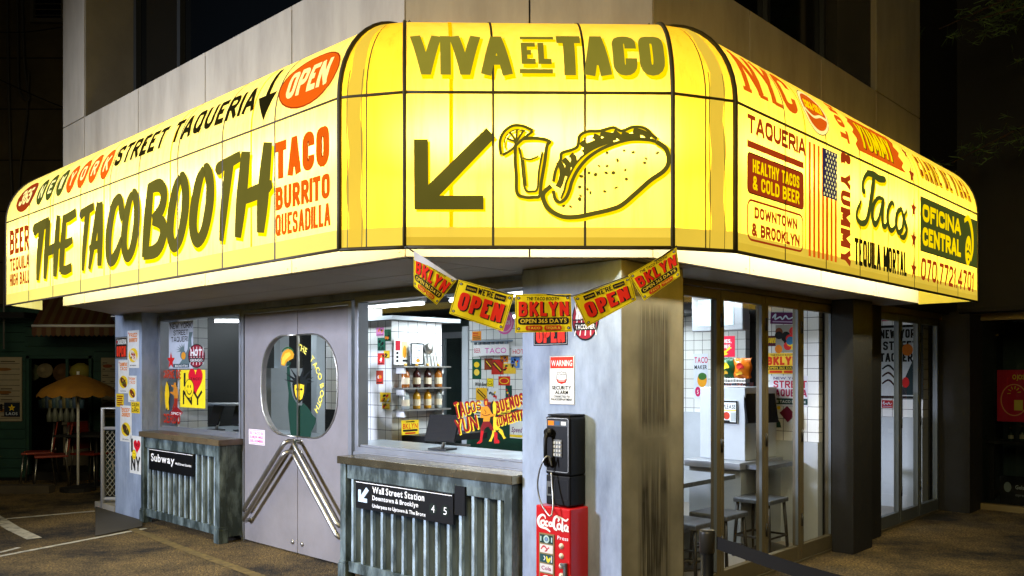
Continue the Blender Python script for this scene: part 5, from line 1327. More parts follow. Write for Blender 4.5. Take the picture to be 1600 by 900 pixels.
pl_([(400,265),(470,258),(490,290),(520,350),(560,350),(556,372),(500,385),(490,440),(415,445),(420,400),(385,395),(385,330)], (222, 146, 34)); pl_([(415,440),(490,437),(530,500),(540,545),(510,545),(480,500),(455,505),(420,545),(390,560),(384,520)], (120, 16, 20))
pl_([(390,545),(425,550),(410,620),(405,680),(380,695),(342,700),(348,685),(378,660)], (190, 22, 28)); pl_([(545,560),(585,570),(582,640),(608,672),(604,695),(545,695)], (190, 22, 28))
dec.curve([H_(400,350), H_(440,370), H_(500,355)], .006, (130, 70, 20)); dec.curve([H_(430,300), H_(450,330), H_(440,350)], .005, (130, 70, 20))
dec.build('window_decal', label='red and yellow lettering with two painted wrestlers low on the big window', cat='decal')

# ================================================================ BUNTING
YB = 4.20
def bpt(px, py, y=YB): x, z = on_y(px, py, y); return Vector((x, y, z))
def flag(quad, kind, label, ys=(0, 0, 0, 0), fold=None):
    TL, TR, BR_, BL = [bpt(*quad[i], YB+ys[i]) for i in range(4)]; w, h = .27, .185
    def wob(u): k = u*8; k0 = math.floor(k); f = k-k0; g = lambda t: math.sin(t/8*5+quad[0][0]); return g(k0)*(1-f)+g(k0+1)*f
    def fn(x, y, d):
        u, v = x/w, y/h; p = (BL.lerp(BR_, u)).lerp(TL.lerp(TR, u), v); return p+Vector((0, -d-.010*wob(u), 0))
    a = Art(fn, .0006, .0003)
    def gridrect(m, lift):
        n = 8; vs = [(w*i/n, h*j/4) for j in range(5) for i in range(n+1)]; a.pr.append((vs, [(j*(n+1)+i, j*(n+1)+i+1, (j+1)*(n+1)+i+1, (j+1)*(n+1)+i) for j in range(4) for i in range(n)], a.mi(m), lift))
    gridrect((255, 226, 24), .0006); gridrect((224, 220, 205), -.0016); a.z = .0012
    a.rring(w*.015, h*.02, w*.985, h*.98, .006, .0022, (60, 50, 20))
    for u, v in ((.06, .1), (.94, .1), (.06, .9), (.94, .9)): a.ell(w*u, h*v, .0075, .0075, BK, n=10); a.ell(w*u, h*v, .004, .004, (180, 180, 170), n=8)
    if kind == 'open':
        a.rect(w*.16, h*.76, w*.36, h*.92, BK); a.font('THE TACO BOOTH', w*.18, h*.81, w*.34, h*.05, (244, 206, 34)); a.rect(w*.68, h*.76, w*.88, h*.92, BK); a.font('THE TACO BOOTH', w*.7, h*.81, w*.86, h*.05, (244, 206, 34)); a.text("WE'RE", w*.38, h*.76, w*.66, h*.93, .16, BK)
        a.text('OPEN', w*.12, h*.17, w*.92, h*.67, .26, BK, gap=.2); a.text('OPEN', w*.10, h*.19, w*.9, h*.69, .22, (240, 44, 20), gap=.2)
    else:
        a.font('THE TACO BOOTH', w*.2, h*.84, w*.78, h*.085, BK, shear=.15); a.text('BKLYN', w*.075, h*.405, w*.965, h*.79, .25, BK, gap=.22); a.text('BKLYN', w*.06, h*.42, w*.95, h*.805, .21, (240, 44, 20), gap=.22)
        a.rrect(w*.05, h*.205, w*.95, h*.385, .014, BK); a.font('OPEN 365 DAYS', w*.09, h*.245, w*.91, h*.105, (246, 214, 60)); a.rrect(w*.18, h*.05, w*.48, h*.175, .01, (206, 60, 24)); a.rrect(w*.51, h*.05, w*.82, h*.175, .01, (206, 60, 24)); a.font('TACO', w*.22, h*.08, w*.44, h*.065, (246, 214, 60)); a.font('TEQUILA', w*.54, h*.08, w*.79, h*.065, (246, 214, 60))
    if fold: a.poly([(w*x, h*y) for x, y in fold], (222, 222, 226))
    return a.build('bunting_flag', xcuts=[w*k/8 for k in range(1, 8)], label=label, cat='bunting flag', group='yellow flags of the bunting')
flag([(646, 391), (714, 437), (682, 476), (646, 447)], 'bk', 'leftmost yellow BKLYN flag with its top folded over', (0, 0, .03, .02), [(0, 1.0), (1, 1), (.95, .93), (.4, .86), (.02, .74)])
flag([(717, 437), (803, 461), (786, 518), (702, 490)], 'open', "yellow WE'RE OPEN flag left of the middle of the bunting")
flag([(805, 460), (892, 459), (894, 518), (805, 520)], 'bk', 'yellow BKLYN flag hanging straight in the middle of the bunting')
flag([(895, 464), (984, 432), (994, 469), (917, 511)], 'open', "yellow WE'RE OPEN flag right of the middle of the bunting", (0, 0, .02, .02))
flag([(981, 430), (1057, 386), (1063, 431), (1006, 470)], 'bk', 'rightmost yellow BKLYN flag high beside the awning corner', (0, 0, 0, .02))
pts = [bpt(634, 385), bpt(646, 393), bpt(680, 413), bpt(714, 437), bpt(760, 449), bpt(803, 460), bpt(848, 459), bpt(895, 462), bpt(940, 446), bpt(984, 430), bpt(1020, 410), bpt(1058, 384)]
setp(MB().tube([Vector(p)+Vector((0, .006, 0)) for p in spline([tuple(p) for p in pts], 4)], .0035, 6).build('bunting_string', M_black, smooth=True), 'black string carrying the yellow flags below the awning front', 'string')

# ================================================================ BELT BARRIER
bp_ = thing('barrier_post', 'black belt barrier post standing before the glass doors', 'barrier', (.777, 3.39, 0))
mb = MB(); c_ = Vector((.777, 3.39, 0)); mb.lathe(c_, [(.16, 0), (.16, .02), (.03, .04)], 24); mb.build('base', M_black, bp_, smooth=True)
mb = MB(); mb.lathe(c_, [(.026, .03), (.026, .86)], 16); mb.build('pole', mat('matt_black_tube', (26, 27, 30), .4, metal=.4), bp_, smooth=True)
mb = MB(); mb.lathe(c_, [(.030, .86), (.031, .94), (.029, .95), (.012, .952)], 20); mb.build('head', mat('dark_grey_cap', (52, 52, 50), .35), bp_, smooth=True)
a_ = Vector((.81, 3.37, .905)); b_ = Vector((1.45, 2.30, .905))
def bf(u, v): p = a_.lerp(b_, u); return Vector((p.x, p.y, .878+.05*v-.035*math.sin(u*math.pi)))
mb = MB(); mb.grid(bf, 12, 1); n = len(mb.v); mb.grid(lambda u, v: bf(u, v)+Vector((.003, .0015, 0)), 12, 1); mb.build('belt', mat('black_webbing', (18, 18, 20), .8), bp_)
p2 = thing('barrier_post', 'second black belt barrier post just outside the picture on the right', 'barrier', (1.47, 2.26, 0)); c_ = Vector((1.47, 2.26, 0))
MB().lathe(c_, [(.16, 0), (.16, .02), (.03, .04)], 24).build('base', M_black, p2, smooth=True); MB().lathe(c_, [(.026, .03), (.026, .86)], 16).build('pole', MATS['matt_black_tube'], p2, smooth=True); MB().lathe(c_, [(.030, .86), (.031, .94), (.029, .95), (.012, .952)], 20).build('head', MATS['dark_grey_cap'], p2, smooth=True)

# ================================================================ MESH RAILING BY THE LEFT PILLAR
rl = thing('mesh_railing', 'white tube railing with wire mesh beside the left pillar', 'railing', W(3.9, 10.0))
x0, zt_ = on_y(161, 638, 9.8); x1 = on_y(183, 638, 9.8)[0]; Yr = 9.8
M_rail = mat('white_tube', (206, 208, 208), .35, metal=.3)
mb = MB(); mb.tube([(x0, Yr, .02), (x0, Yr, zt_), (x0+.45, Yr+.02, zt_)], .026, 10); mb.tube([(x0, Yr, zt_-.23), (x0+.45, Yr+.02, zt_-.23)], .02, 8); mb.tube([(x0, Yr, .12), (x0+.45, Yr+.02, .12)], .02, 8); mb.build('frame', M_rail, rl, smooth=True)
mb = MB()
for k in range(-14, 16):
    for s_ in (1, -1):
        pts = []
        xa, za, zb_ = x0+.02, .13, zt_-.25
        # a wire crossing the panel, clipped to it
        for t in range(0, 25):
            x = xa+t*.018; z = .5+k*.07+s_*(x-xa)*1.3
            if za <= z <= zb_: pts.append((x, Yr+.012+.003*s_, z))
        if len(pts) > 1: mb.tube([pts[0], pts[-1]], .0028, 4)
mb.build('wire_mesh', mat('pale_wire', (180, 176, 150), .4, metal=.4), rl)
mb = MB(); mb.pq(PP+.0, PD+.5, 9.79, 10.35, 0, .07); mb.build('step', mat('pale_concrete', (166, 162, 150), .8, var=.15), kind='structure')
o = thing('door_closer_camera', 'small dark dome camera under the soffit at the left pillar', 'camera', W(3.95, 9.9, ZS-.06)); 
MB().lathe(W(3.95, 9.9, ZS-.065), [(.01, 0), (.04, .02), (.05, .05), (.055, .063)], 14).build('dome', M_black, o, smooth=True); MB().lathe(W(3.95, 9.9, ZS-.004), [(.062, 0), (.062, .005)], 14).build('mount', M_white, o)
o.name = 'dome_camera'
# ================================================================ INSIDE THE SHOP
M_ifloor = mat('shop_floor_tiles', (150, 142, 130), .35, var=.15, vscale=3)
M_ceil = mat('dark_ceiling', (60, 66, 66), .7); M_iwhite = mat('white_wainscot', (176, 184, 190), .5, var=.08, vscale=3); M_idark = mat('dark_green_wall', (10, 14, 13), .5)
room = thing('shop_interior', 'brightly lit shop room with white tiled walls seen through the windows', 'room', W(7, 6))
MB().pq(PD+.19, 10.38, QG+.09, 9.69, .002, .022).build('floor', M_ifloor, room)
MB().pq(PD+.19, 10.38, QG+.3, 9.69, 2.42, 2.45).build('ceiling', M_ceil, room)
mb = MB(); mb.pq(10.40, 10.5, QG+.09, 9.2, .0, 2.45); mb.pq(4.39, 10.38, 9.70, 9.76, 0, 2.45); mb.pq(4.62, 4.66, 9.08, 9.70, 0, 2.45) if False else None; mb.build('back_wall', M_idark, room)
# tiled return at the left window, tiled column with shelves, tiled wall by the pillar, partitions by the folding doors
mb = MB(); mb.pq(PD+.185, 4.60, 9.03, 9.07, .9, 2.4); mb.build('tiled_wall', M_tile_q, room, label='narrow tiled wall in the left window')
def yq(px, Y): x = (px-CX)/F*Y; v = Vector((x, Y, 0)); return v.x*UR[0]+v.y*UR[1], v.x*UL[0]+v.y*UL[1]
TC = yq(612, 7.9); 
tp, tq = TC
mb = MB(); mb.pq(tp, tp+.62, tq, tq+.55, .86, 2.06); tcol = mb.build('tiled_column', [M_tile_p, M_tile_q], room)
for f in tcol.data.polygons:
    n = f.normal
    if n.x*UL[0]+n.y*UL[1] < -.7: f.material_index = 1
mb = MB(); mb.pq(tp-.06, tp+.8, tq-.08, tq+.6, 2.062, 2.10); mb.build('cornice', M_iwhite, room)
mb = MB(); mb.pq(tp-.02, tp+.9, tq-.02, tq+.56, .02, .84); mb.build('cabinet', M_iwhite, room)
mb = MB(); mb.pq(tp-.25, tp+.9, tq-.12, tq+.56, .842, .858); mb.build('cabinet_top', M_steel, room)
P2 = 7.0
qa2 = on_p(733, 600, P2)[0]; qb2 = on_p(862, 600, P2)[0]
MB().pq(P2, P2+.1, qb2, qa2, .02, 2.18).build('tiled_wall', M_tile_p, room, label='tiled wall with stickers behind the big window')
MB().pq(P2-.04, P2-.002, qb2, qa2, .02, 1.16).build('wainscot', mat('bottle_green_panel', (18, 62, 48), .5, var=.2), room)
mb = MB(); mb.pq(P2-.02, P2+.12, qa2+.002, qa2+.10, .02, 2.12); P3 = 7.6
qc2 = on_p(656, 600, P3)[0]; qd2 = on_p(728, 600, P3)[0]; qm = (qc2+qd2)/2
fr = MB(); 
for q in (qc2, qm, qd2): fr.pq(P3-.03, P3+.03, q-.05, q+.05, .02, 2.02)
fr.pq(P3-.03, P3+.03, qd2, qc2, 2.022, 2.10); fr.build('inner_door_frame', M_alu, room)
MB().pane('p', P3, qd2+.05, qc2-.05, .03, 2.02).build('inner_door_glass', glass('smoked_glass', (.55, .62, .6)), room)
MB().pq(P3+.6, P3+.65, qd2-.6, qc2+.8, .03, 2.3).build('dark_partition', mat('dim_store_room', (84, 98, 96), .6, var=.3, vscale=2), room)
mb.build('white_post', M_iwhite, room)
# partitions seen through the folding doors
q_a = on_p(1194, 600, 7.42)[0]
MB().pq(7.42, 7.5, QG+.1, q_a, .95, 2.4).build('tiled_wall', M_tile_p, room, label='tiled partition behind the third and fourth glass leaves'); MB().pq(7.40, 7.5, QG+.1, q_a, .02, .948).build('wainscot', M_iwhite, room)
P5 = 8.9; q_b = on_p(1062, 600, P5)[0]; q_c = on_p(1128, 600, P5)[0]
MB().pq(P5, P5+.1, q_c-.3, q_b+.6, 1.1, 2.35).build('tiled_wall', M_tile_p, room, label='tiled wall behind the first glass leaf')
MB().pq(P5-.05, P5+.1, q_c-.3, q_b+.6, .02, 1.098).build('wainscot', M_iwhite, room)
mb = MB(); mb.pq(10.2, 10.38, QG+.1, 4.6, 1.06, 2.4); mb.build('tiled_wall', M_tile_p, room, label='tiled end wall behind the far glass doors'); MB().pq(10.18, 10.38, QG+.1, 4.6, .02, 1.058).build('wainscot', M_iwhite, room)
# posts that show in the porthole
mb = MB(); 
for px, Y in ((440, 9.8), (497, 10.6)):
    p, q = yq(px, Y); mb.pq(p-.06, p+.06, q-.06, q+.06, .02, 2.4)
mb.build('white_post', M_iwhite, room)
p, q = yq(520, 8.6); MB().pq(p, p+.08, q-.7, q+.12, 1.2, 2.2).build('tiled_wall', M_tile_p, room, label='tiled wall in the porthole')
mb = MB(); p, q = yq(420, 9.5); mb.pq(p, p+.4, q-.05, q+.5, .9, 1.62); mb.build('white_cabinet', M_iwhite, room)
# steel worktops just inside the windows
mb = MB(); mb.pq(PD+.19, PD+.75, 3.62, 6.2, .93, .965); mb.pq(PD+.19, PD+.8, 6.9, 9.0, .93, .965); mb.build('worktop', mat('steel_worktop', (186, 196, 204), .3, metal=.7, var=.1), room)
mb = MB(); mb.pq(PD+.2, PD+.74, 3.66, 6.1, .1, .925); mb.pq(PD+.2, PD+.78, 7.3, 8.95, .1, .925); mb.build('worktop_base', M_idark, room)

# ceiling tubes
M_tube = mat('lit_tube', (240, 248, 255), .5, emit=9)
def tube_light(p0, q0, p1, q1, z=2.37, e=26, label='', real=True):
    a, b = W(p0, q0, z), W(p1, q1, z); t = thing('ceiling_light', label, 'ceiling light', (a+b)/2, 'bare tubes on the shop ceiling')
    MB().tube([a-Vector((0,0,.02)), b-Vector((0,0,.02))], .016, 8).build('tube', M_tube, t, smooth=True)
    d = (b-a).normalized(); n = d.cross(Vector((0, 0, 1))); MB().obox((a+b)/2+Vector((0,0,.022)), d, n, (0,0,1), (b-a).length/2, .045, .018).build('housing', M_white, t)
    if real: run_lamp('tube_lamp', a-Vector((0,0,.05)), b-Vector((0,0,.05)), (0, 0, -1), e, (.84, .94, 1.0), .12)
tube_light(4.83, 9.31, 5.35, 8.85, 2.19, 5, 'ceiling tube seen through the top of the left window'); tube_light(5.1, 9.3, 5.9, 9.3, 2.30, 8, 'second ceiling tube at the back of the left window')
tube_light(7.9, 6.9, 7.9, 7.7, 2.3, 3, 'added ceiling tube that brightens the store room behind the inner door')  # added lamp, lights the partition behind the inner door glass
tube_light(4.75, 6.2, 4.75, 7.2, 2.34, 10, 'ceiling tube just behind the double door')
tube_light(5.5, 4.6, 5.5, 6.0, 2.28, 50, 'ceiling tube at the upper left of the big window')
tube_light(6.2, 4.6, 7.2, 4.6, 2.34, 44, 'ceiling tube across the room behind the big window')
tube_light(6.2, 7.2, 6.2, 8.4, 2.36, 18, 'ceiling tube over the middle of the room behind the double door')
tube_light(5.5, 3.9, 6.9, 3.9, 2.34, 18, 'ceiling tube behind the first and second glass leaves')
tube_light(8.8, 3.9, 9.9, 3.9, 2.34, 18, 'ceiling tube behind the far glass doors')
tube_light(8.2, 5.2, 8.2, 6.4, 2.34, 24, 'ceiling tube at the back of the room')

# ---------------------------------------------------------------- shelves with bottles on the tiled column (right face, q = tq)
QS = tq-.001
def shelf(py, label):
    p0_, z = on_q(612, py, QS); z = HC-(py-CY)/F*7.9
    t = thing('wall_shelf', label, 'shelf', W(tp+.3, tq-.08, z), 'glass shelves on the tiled column')
    MB().pq(tp+.01, tp+.60, tq-.16, tq-.004, z-.012, z).build('board', M_steel, t); mb = MB(); mb.pq(tp+.05, tp+.07, tq-.12, tq-.004, z-.07, z-.0125); mb.pq(tp+.52, tp+.54, tq-.12, tq-.004, z-.07, z-.0125); mb.build('bracket', M_white, t)
    return z
def bottle(p, q, z, col, h, r, label, cap=(210, 160, 60), grp='bottles on the shelves'):
    t = thing('bottle', label, 'bottle', W(p, q, z), grp); c = W(p, q, z)
    MB().lathe(c, [(r*.9, 0), (r, .01), (r, h*.55), (r*.75, h*.66), (r*.32, h*.75), (r*.3, h*.9)], 12).build('glass_body', mat('bottle_%d_%d_%d' % col, col, .15, spec=.7), t, smooth=True)
    MB().lathe(c, [(r*.36, h*.88), (r*.4, h), (r*.2, h*1.01)], 10).build('cap', mat('cap_%d' % cap[0], cap, .4), t, smooth=True)
    MB().lathe(c, [(r*1.02, h*.15), (r*1.02, h*.42)], 12).build('label_band', mat('paper_label', (214, 200, 170), .6), t)
z1s = shelf(572, 'upper shelf with dark and amber bottles on the tiled column'); z2s = shelf(606, 'middle shelf with red and amber bottles on the tiled column'); z3s = shelf(640, 'lowest shelf with clear and golden bottles on the tiled column')
cA = [((150, 84, 24), 'amber'), ((64, 20, 16), 'dark red'), ((52, 18, 14), 'deep red'), ((170, 100, 30), 'honey coloured')]
for i, (cc, nm) in enumerate(cA): bottle(tp+.10+i*.135, tq-.08, z2s, cc, .225, .038, '%s bottle, %s from the left on the middle shelf' % (nm, ('first', 'second', 'third', 'fourth')[i]))
cB = [((150, 160, 160), 'clear'), ((190, 140, 24), 'golden'), ((210, 150, 20), 'bright golden'), ((150, 156, 150), 'pale clear')]
for i, (cc, nm) in enumerate(cB): bottle(tp+.10+i*.135, tq-.08, z3s, cc, .22, .037, '%s bottle, %s from the left on the lowest shelf' % (nm, ('first', 'second', 'third', 'fourth')[i]))
# framed pictures standing on the upper shelf
def dr_frame1(a, w, h):
    a.rect(w*.08, h*.55, w*.4, h*.92, (190, 30, 50)); a.rect(w*.5, h*.3, w*.9, h*.9, (240, 220, 160)); a.ell(w*.7, h*.5, w*.13, h*.25, (220, 150, 30))
    for v in (.15, .3, .45): a.ell(w*.2, h*v, w*.08, h*.05, BK)
    a.rect(w*.55, h*.12, w*.9, h*.2, BK)
poster('framed_menu', 'framed price card with red and yellow cups on the tiled column', 'picture', 'q', QS-.02, (615, 529, 570, 638), dr_frame1, (232, 232, 228), .01)
def dr_frame2(a, w, h):
    a.rring(0, 0, w, h, .003, .012, BK); 
    for i in range(4): a.font(('Special', 'THE', 'TACOS', 'today')[i], w*.22, h*(.78-.16*i), w*.78, h*.09, (70, 74, 90))
    a.ell(w*.55, h*.2, w*.16, h*.09, ORA)
poster('framed_menu', 'black framed menu card leaning at the column edge', 'picture', 'q', QS-.06, (641, 536, 570, 661), dr_frame2, (226, 236, 244), .01)
def dr_mini(a, w, h): a.font('BKLYN', w*.08, h*.42, w*.92, h*.36, (214, 60, 24)); a.rect(w*.08, h*.22, w*.92, h*.36, BK); a.rrect(w*.2, h*.05, w*.8, h*.16, .004, (206, 60, 24)); a.rect(w*.25, h*.85, w*.75, h*.92, BK)
poster('small_sign', 'small yellow BKLYN sign on the rack below the bottles', 'sign', 'q', QS-.10, (627, 657, 680, 654), dr_mini, YE, .004)
# spirit optic rack on the column
t = thing('utensil_rack', 'chrome utensil rack fixed to the tiled column above the frames', 'rack', W(tp+.36, tq-.05, 1.7)); c = W(tp+.38, tq-.06, 1.80)
mb = MB(); mb.lathe(c, [(.05, 0), (.055, .03), (.03, .06)], 12, -Vector(W(0, 1))); 
for k in range(5): mb.tube([W(tp+.33+k*.04, tq-.06, 1.80), W(tp+.35+k*.04, tq-.07, 1.62)], .006, 6)
mb.tube([W(tp+.3, tq-.06, 1.62), W(tp+.54, tq-.06, 1.62)], .008, 6); mb.build('chrome_arm', M_steel, t, smooth=True)
# stickers on the left (p) face of the column
random.seed(11)
PSF = tp-.001
for k, (bx, c1, lb_) in enumerate((((588, 512, 525, 600), (214, 130, 190), 'pink sticker at the top left of the column'), ((590, 528, 548, 602), (40, 110, 90), 'green and white sticker on the column edge'), ((590, 552, 570, 601), (190, 40, 40), 'red skull sticker on the column'), ((588, 579, 600, 599), (170, 60, 40), 'row of small red figures stuck on the column'),
                                 ((594, 613, 628, 610.5), (240, 200, 40), 'yellow notice low on the column'), ((597, 630, 639, 609), (235, 200, 60), 'second yellow notice under the first'), ((601, 515, 533, 611), (30, 90, 60), 'green figure sticker right of the pink one'), ((600, 548, 560, 609), (236, 200, 40), 'yellow star sticker on the column'))):
    def dr(a, w, h, k=k, c1=c1):
        rnd = random.Random(k)
        for j in range(5): a.ell(w*rnd.uniform(.2, .8), h*rnd.uniform(.2, .8), w*.16, h*.12, rnd.choice([BK, RD, WT, GN, ORA]), rot=rnd.random())
        a.rect(w*.1, h*.08, w*.9, h*.14, BK)
    poster('wall_sticker', lb_, 'sticker', 'p', PSF, bx, dr, c1, group='stickers on the tiled column')

# ---------------------------------------------------------------- sticker wall behind the big window
PT = P2-.001
def dr_taco(a, w, h): a.font('BEER', w*.02, h*.28, w*.2, h*.4, (200, 90, 110)); a.font('TACO', w*.33, h*.2, w*.93, h*.5, (226, 70, 190), bold=False)
o = poster('canopy_sign', 'small white canopy sign reading TACO in pink on the tiled wall', 'sign', 'p', PT-.06, (741, 539, 556, 796), dr_taco, (238, 238, 240), .01)
poster('canopy_sign', 'white sign strip with red letters beside the pink TACO sign', 'sign', 'p', PT-.06, (800, 541, 556, 822), lambda a, w, h: a.font('HOT', w*.1, h*.2, w*.9, h*.5, (214, 60, 70), bold=False), (232, 232, 236), .01)
mb = MB(); q0_ = on_p(741, 540, PT-.06)[0]; q1_ = on_p(796, 540, PT-.06)[0]; z_ = on_p(741, 538, PT-.06)[1]
for k in range(8): qq = q0_+(q1_-q0_)*(k+.5)/8; mb.lathe(W(PT-.075, qq, z_+.0), [(.016, -.006), (.02, .0), (.016, .02), (.004, .03)], 10)
mb.pq(PT-.12, PT-.002, q1_, q0_, z_+.02, z_+.04); mb.build('scalloped_rail', mat('grey_blue_trim', (120, 136, 150), .5), label='grey scalloped ledge above the pink TACO sign', cat='ledge')
fnp, w_, h_ = place('p', PT, 775, 485, 523, 803)
A_ = Art(lambda x, y, d: fnp(x, y, d+.001), .0004, .0002); A_.ell(w_/2, h_/2, w_/2, h_/2, (236, 110, 176)); A_.ring(w_/2, h_/2, w_*.4, h_*.4, w_*.05, (250, 190, 220)); A_.font('TACOS', w_*.2, h_*.4, w_*.8, h_*.16, WT)
A_.build('round_sign', label='pink round sign high on the tiled wall behind the flags', cat='sign')
S2 = [((738, 558, 592, 752), (24, 84, 60), 'green snack packet sticker on the tiled wall', 'bag'), ((757, 560, 578, 770), (140, 60, 30), 'brown chocolate bar sticker', 'bar'), ((768, 562, 585, 787), (196, 44, 34), 'long red sweet wrapper sticker', 'bar'), ((782, 556, 566, 794), (240, 150, 30), 'orange square sticker at the top right', 'x'), ((779, 588, 602, 797), (206, 50, 30), 'red oval sticker on the tiled wall', 'oval'),
      ((761, 591, 604, 771), (250, 220, 30), 'round yellow smiley sticker on the tiled wall', 'smile'), ((744, 606, 625, 761), (245, 190, 40), 'yellow hot dog sticker on the tiled wall', 'bar'), ((763, 606, 624, 779), (224, 226, 232), 'white sticker crowded with dark doodles', 'x'), ((790, 602, 624, 800), (30, 70, 60), 'small green figure sticker', 'x'), ((785, 568, 584, 806), (240, 196, 60), 'pale yellow word sticker on the tiled wall', 'x'), ((798, 558, 575, 812), (90, 140, 220), 'blue script sticker on the tiled wall', 'x')]
for k, (bx, c1, lb_, kd) in enumerate(S2):
    def dr(a, w, h, k=k, kd=kd):
        rnd = random.Random(k+50)
        if kd == 'smile': smiley(a, w/2, h/2, w*.46, h*.46); return
        if kd == 'oval': a.ell(w/2, h/2, w*.42, h*.36, YE); a.ell(w/2, h/2, w*.34, h*.28, (206, 50, 30)); return
        if kd == 'bag': a.ell(w*.5, h*.65, w*.3, h*.13, YE); a.ell(w*.5, h*.3, w*.3, h*.15, (240, 210, 80)); a.rect(w*.1, h*.92, w*.9, h*.98, WT); return
        if kd == 'bar': a.stroke([(w*.15, h*.8), (w*.85, h*.2)], h*.3, (90, 36, 24)); a.up(); a.stroke([(w*.2, h*.78), (w*.8, h*.25)], h*.09, YE); a.up(); return
        for j in range(6): a.ell(w*rnd.uniform(.15, .85), h*rnd.uniform(.2, .8), w*.12, h*.1, rnd.choice([BK, RD, (60, 70, 150), GN, YE]), rot=rnd.random()*3)
    poster('wall_sticker', lb_, 'sticker', 'p', PT, bx, dr, c1, group='stickers on the tiled wall')
A_ = Art(lambda x, y, d: f_p(PT)(x, y, d+.001), .0004)
for st, a0, b0, c0 in (('With Beef', 742, 603, 761), ('And Pork', 744, 611, 764)):
    q, z = on_p(a0, b0, PT); q2, _ = on_p(c0, b0, PT); A_.font(st, -q, z, -q2, .045, BK, shear=.2)
A_.build('wall_lettering', label='small black words With Beef And Pork on the tiled wall', cat='lettering')
poster('small_sign', 'small white sign with purple script at the right edge of the big window', 'sign', 'p', PT-.3, (797, 657, 684, 822), lambda a, w, h: (a.font('Speedy', w*.1, h*.35, w*.9, h*.3, (110, 40, 110), shear=.2), a.rect(0, h*.06, w, h*.2, YE)), WT, .004)

# ---------------------------------------------------------------- tills, tables, stools
def till(p, q, z, rot, label, s=1.0):
    t = thing('till_screen', label, 'till', W(p, q, z), 'black till screens'); c = W(p, q, z); u = Vector((math.cos(rot), math.sin(rot), 0)); n = Vector((-u.y, u.x, 0)); tilt = (n*.35+Vector((0, 0, 1))).normalized(); nn = u.cross(tilt)
    MB().obox(c+Vector((0, 0, .17*s)), u, tilt, nn, .15*s, .11*s, .010*s).build('screen', mat('dark_screen', (6, 7, 8), .5, spec=.2), t, bevel=.003)
    MB().tube([c+Vector((0, 0, .01)), c+Vector((0, 0, .09*s))+n*.03, c+Vector((0, 0, .15*s))+n*.01], .014*s, 8).build('stand', M_steel, t, smooth=True); MB().obox(c+Vector((0, 0, .008)), u, n, (0, 0, 1), .09*s, .07*s, .006).build('base', M_sblack, t)
setp(MB().tube([W(4.75, 9.45, 1.2), W(5.4, 8.7, 1.2)], .02, 8).build('grab_rail', M_white, smooth=True), 'white horizontal rail across the dark part of the left window', 'rail')
till(4.36, 8.38, .966, -.9, 'black till screen tilted back inside the left window', .95); till(4.52, 8.10, .966, -.5, 'second black till screen at the right edge of the left window', .95)
till(4.5, 5.0, .966, -.6, 'black till screen on the worktop inside the big window', 1.0); till(5.5, 6.35, 1.0, -.5, 'black till screen seen at the right of the porthole', 1.1); till(5.4, 6.75, 1.0, -.7, 'black till seen at the lower left of the porthole', 1.0)
mb = MB(); mb.pq(5.1, 5.9, 5.9, 7.0, .93, .99); setp(mb.build('inner_counter', M_sblack), 'black counter behind the porthole carrying the tills', 'counter')
def table(p, q, z, r, label, rect=None):
    t = thing('table', label, 'table', W(p, q, .022), 'tables inside the shop'); c = W(p, q, 0)
    if rect: MB().pq(p-rect[0], p+rect[0], q-rect[1], q+rect[1], z-.035, z).build('table_top', mat('diamond_steel_top', (110, 116, 126), .35, metal=.6, var=.3, vscale=30), t)
    else: MB().lathe(c, [(r, z-.03), (r+.006, z-.015), (r, z)], 28).build('table_top', MATS['diamond_steel_top'], t)
    MB().lathe(c, [(.035, .03), (.035, z-.035)], 12).build('stem', M_black, t, smooth=True); MB().lathe(c, [(.24, .022), (.24, .035), (.04, .06)], 20).build('base', M_black, t)
MAT_ = mat('diamond_steel_top', (110, 116, 126), .35, metal=.6, var=.3, vscale=30)
table(5.6, 4.15, .95, .3, 'round high table behind the lettering of the big window'); table(5.9, 3.75, .74, .3, 'square steel-topped table behind the first and second glass leaves', (.42, .3)); table(7.0, 3.6, .78, .3, 'narrow steel-topped table behind the third glass leaf', (.3, .22))
def stool(p, q, z, label):
    t = thing('stool', label, 'stool', W(p, q, .022), 'stools inside the glass doors')
    MB().pq(p-.17, p+.17, q-.17, q+.17, z-.04, z).build('seat', MAT_, t, bevel=.01)
    for i in (-1, 1):
        for j in (-1, 1): MB().tube([W(p+i*.14, q+j*.14, z-.04), W(p+i*.165, q+j*.165, .022)], .014, 8).build('leg', M_black, t, smooth=True)
    mb = MB(); mb.tube([W(p+i*.158, q+j*.158, .2) for i, j in ((-1,-1),(1,-1),(1,1),(-1,1))], .01, 6, closed=True); mb.build('foot_ring', M_black, t, smooth=True)
stool(4.95, 3.48, .47, 'steel-topped stool nearest the corner pillar behind the first glass leaf'); stool(5.55, 3.42, .47, 'steel-topped stool behind the second glass leaf'); stool(6.7, 3.42, .52, 'dark stool behind the third glass leaf'); stool(9.15, 3.55, .62, 'tall stool behind the far glass doors')
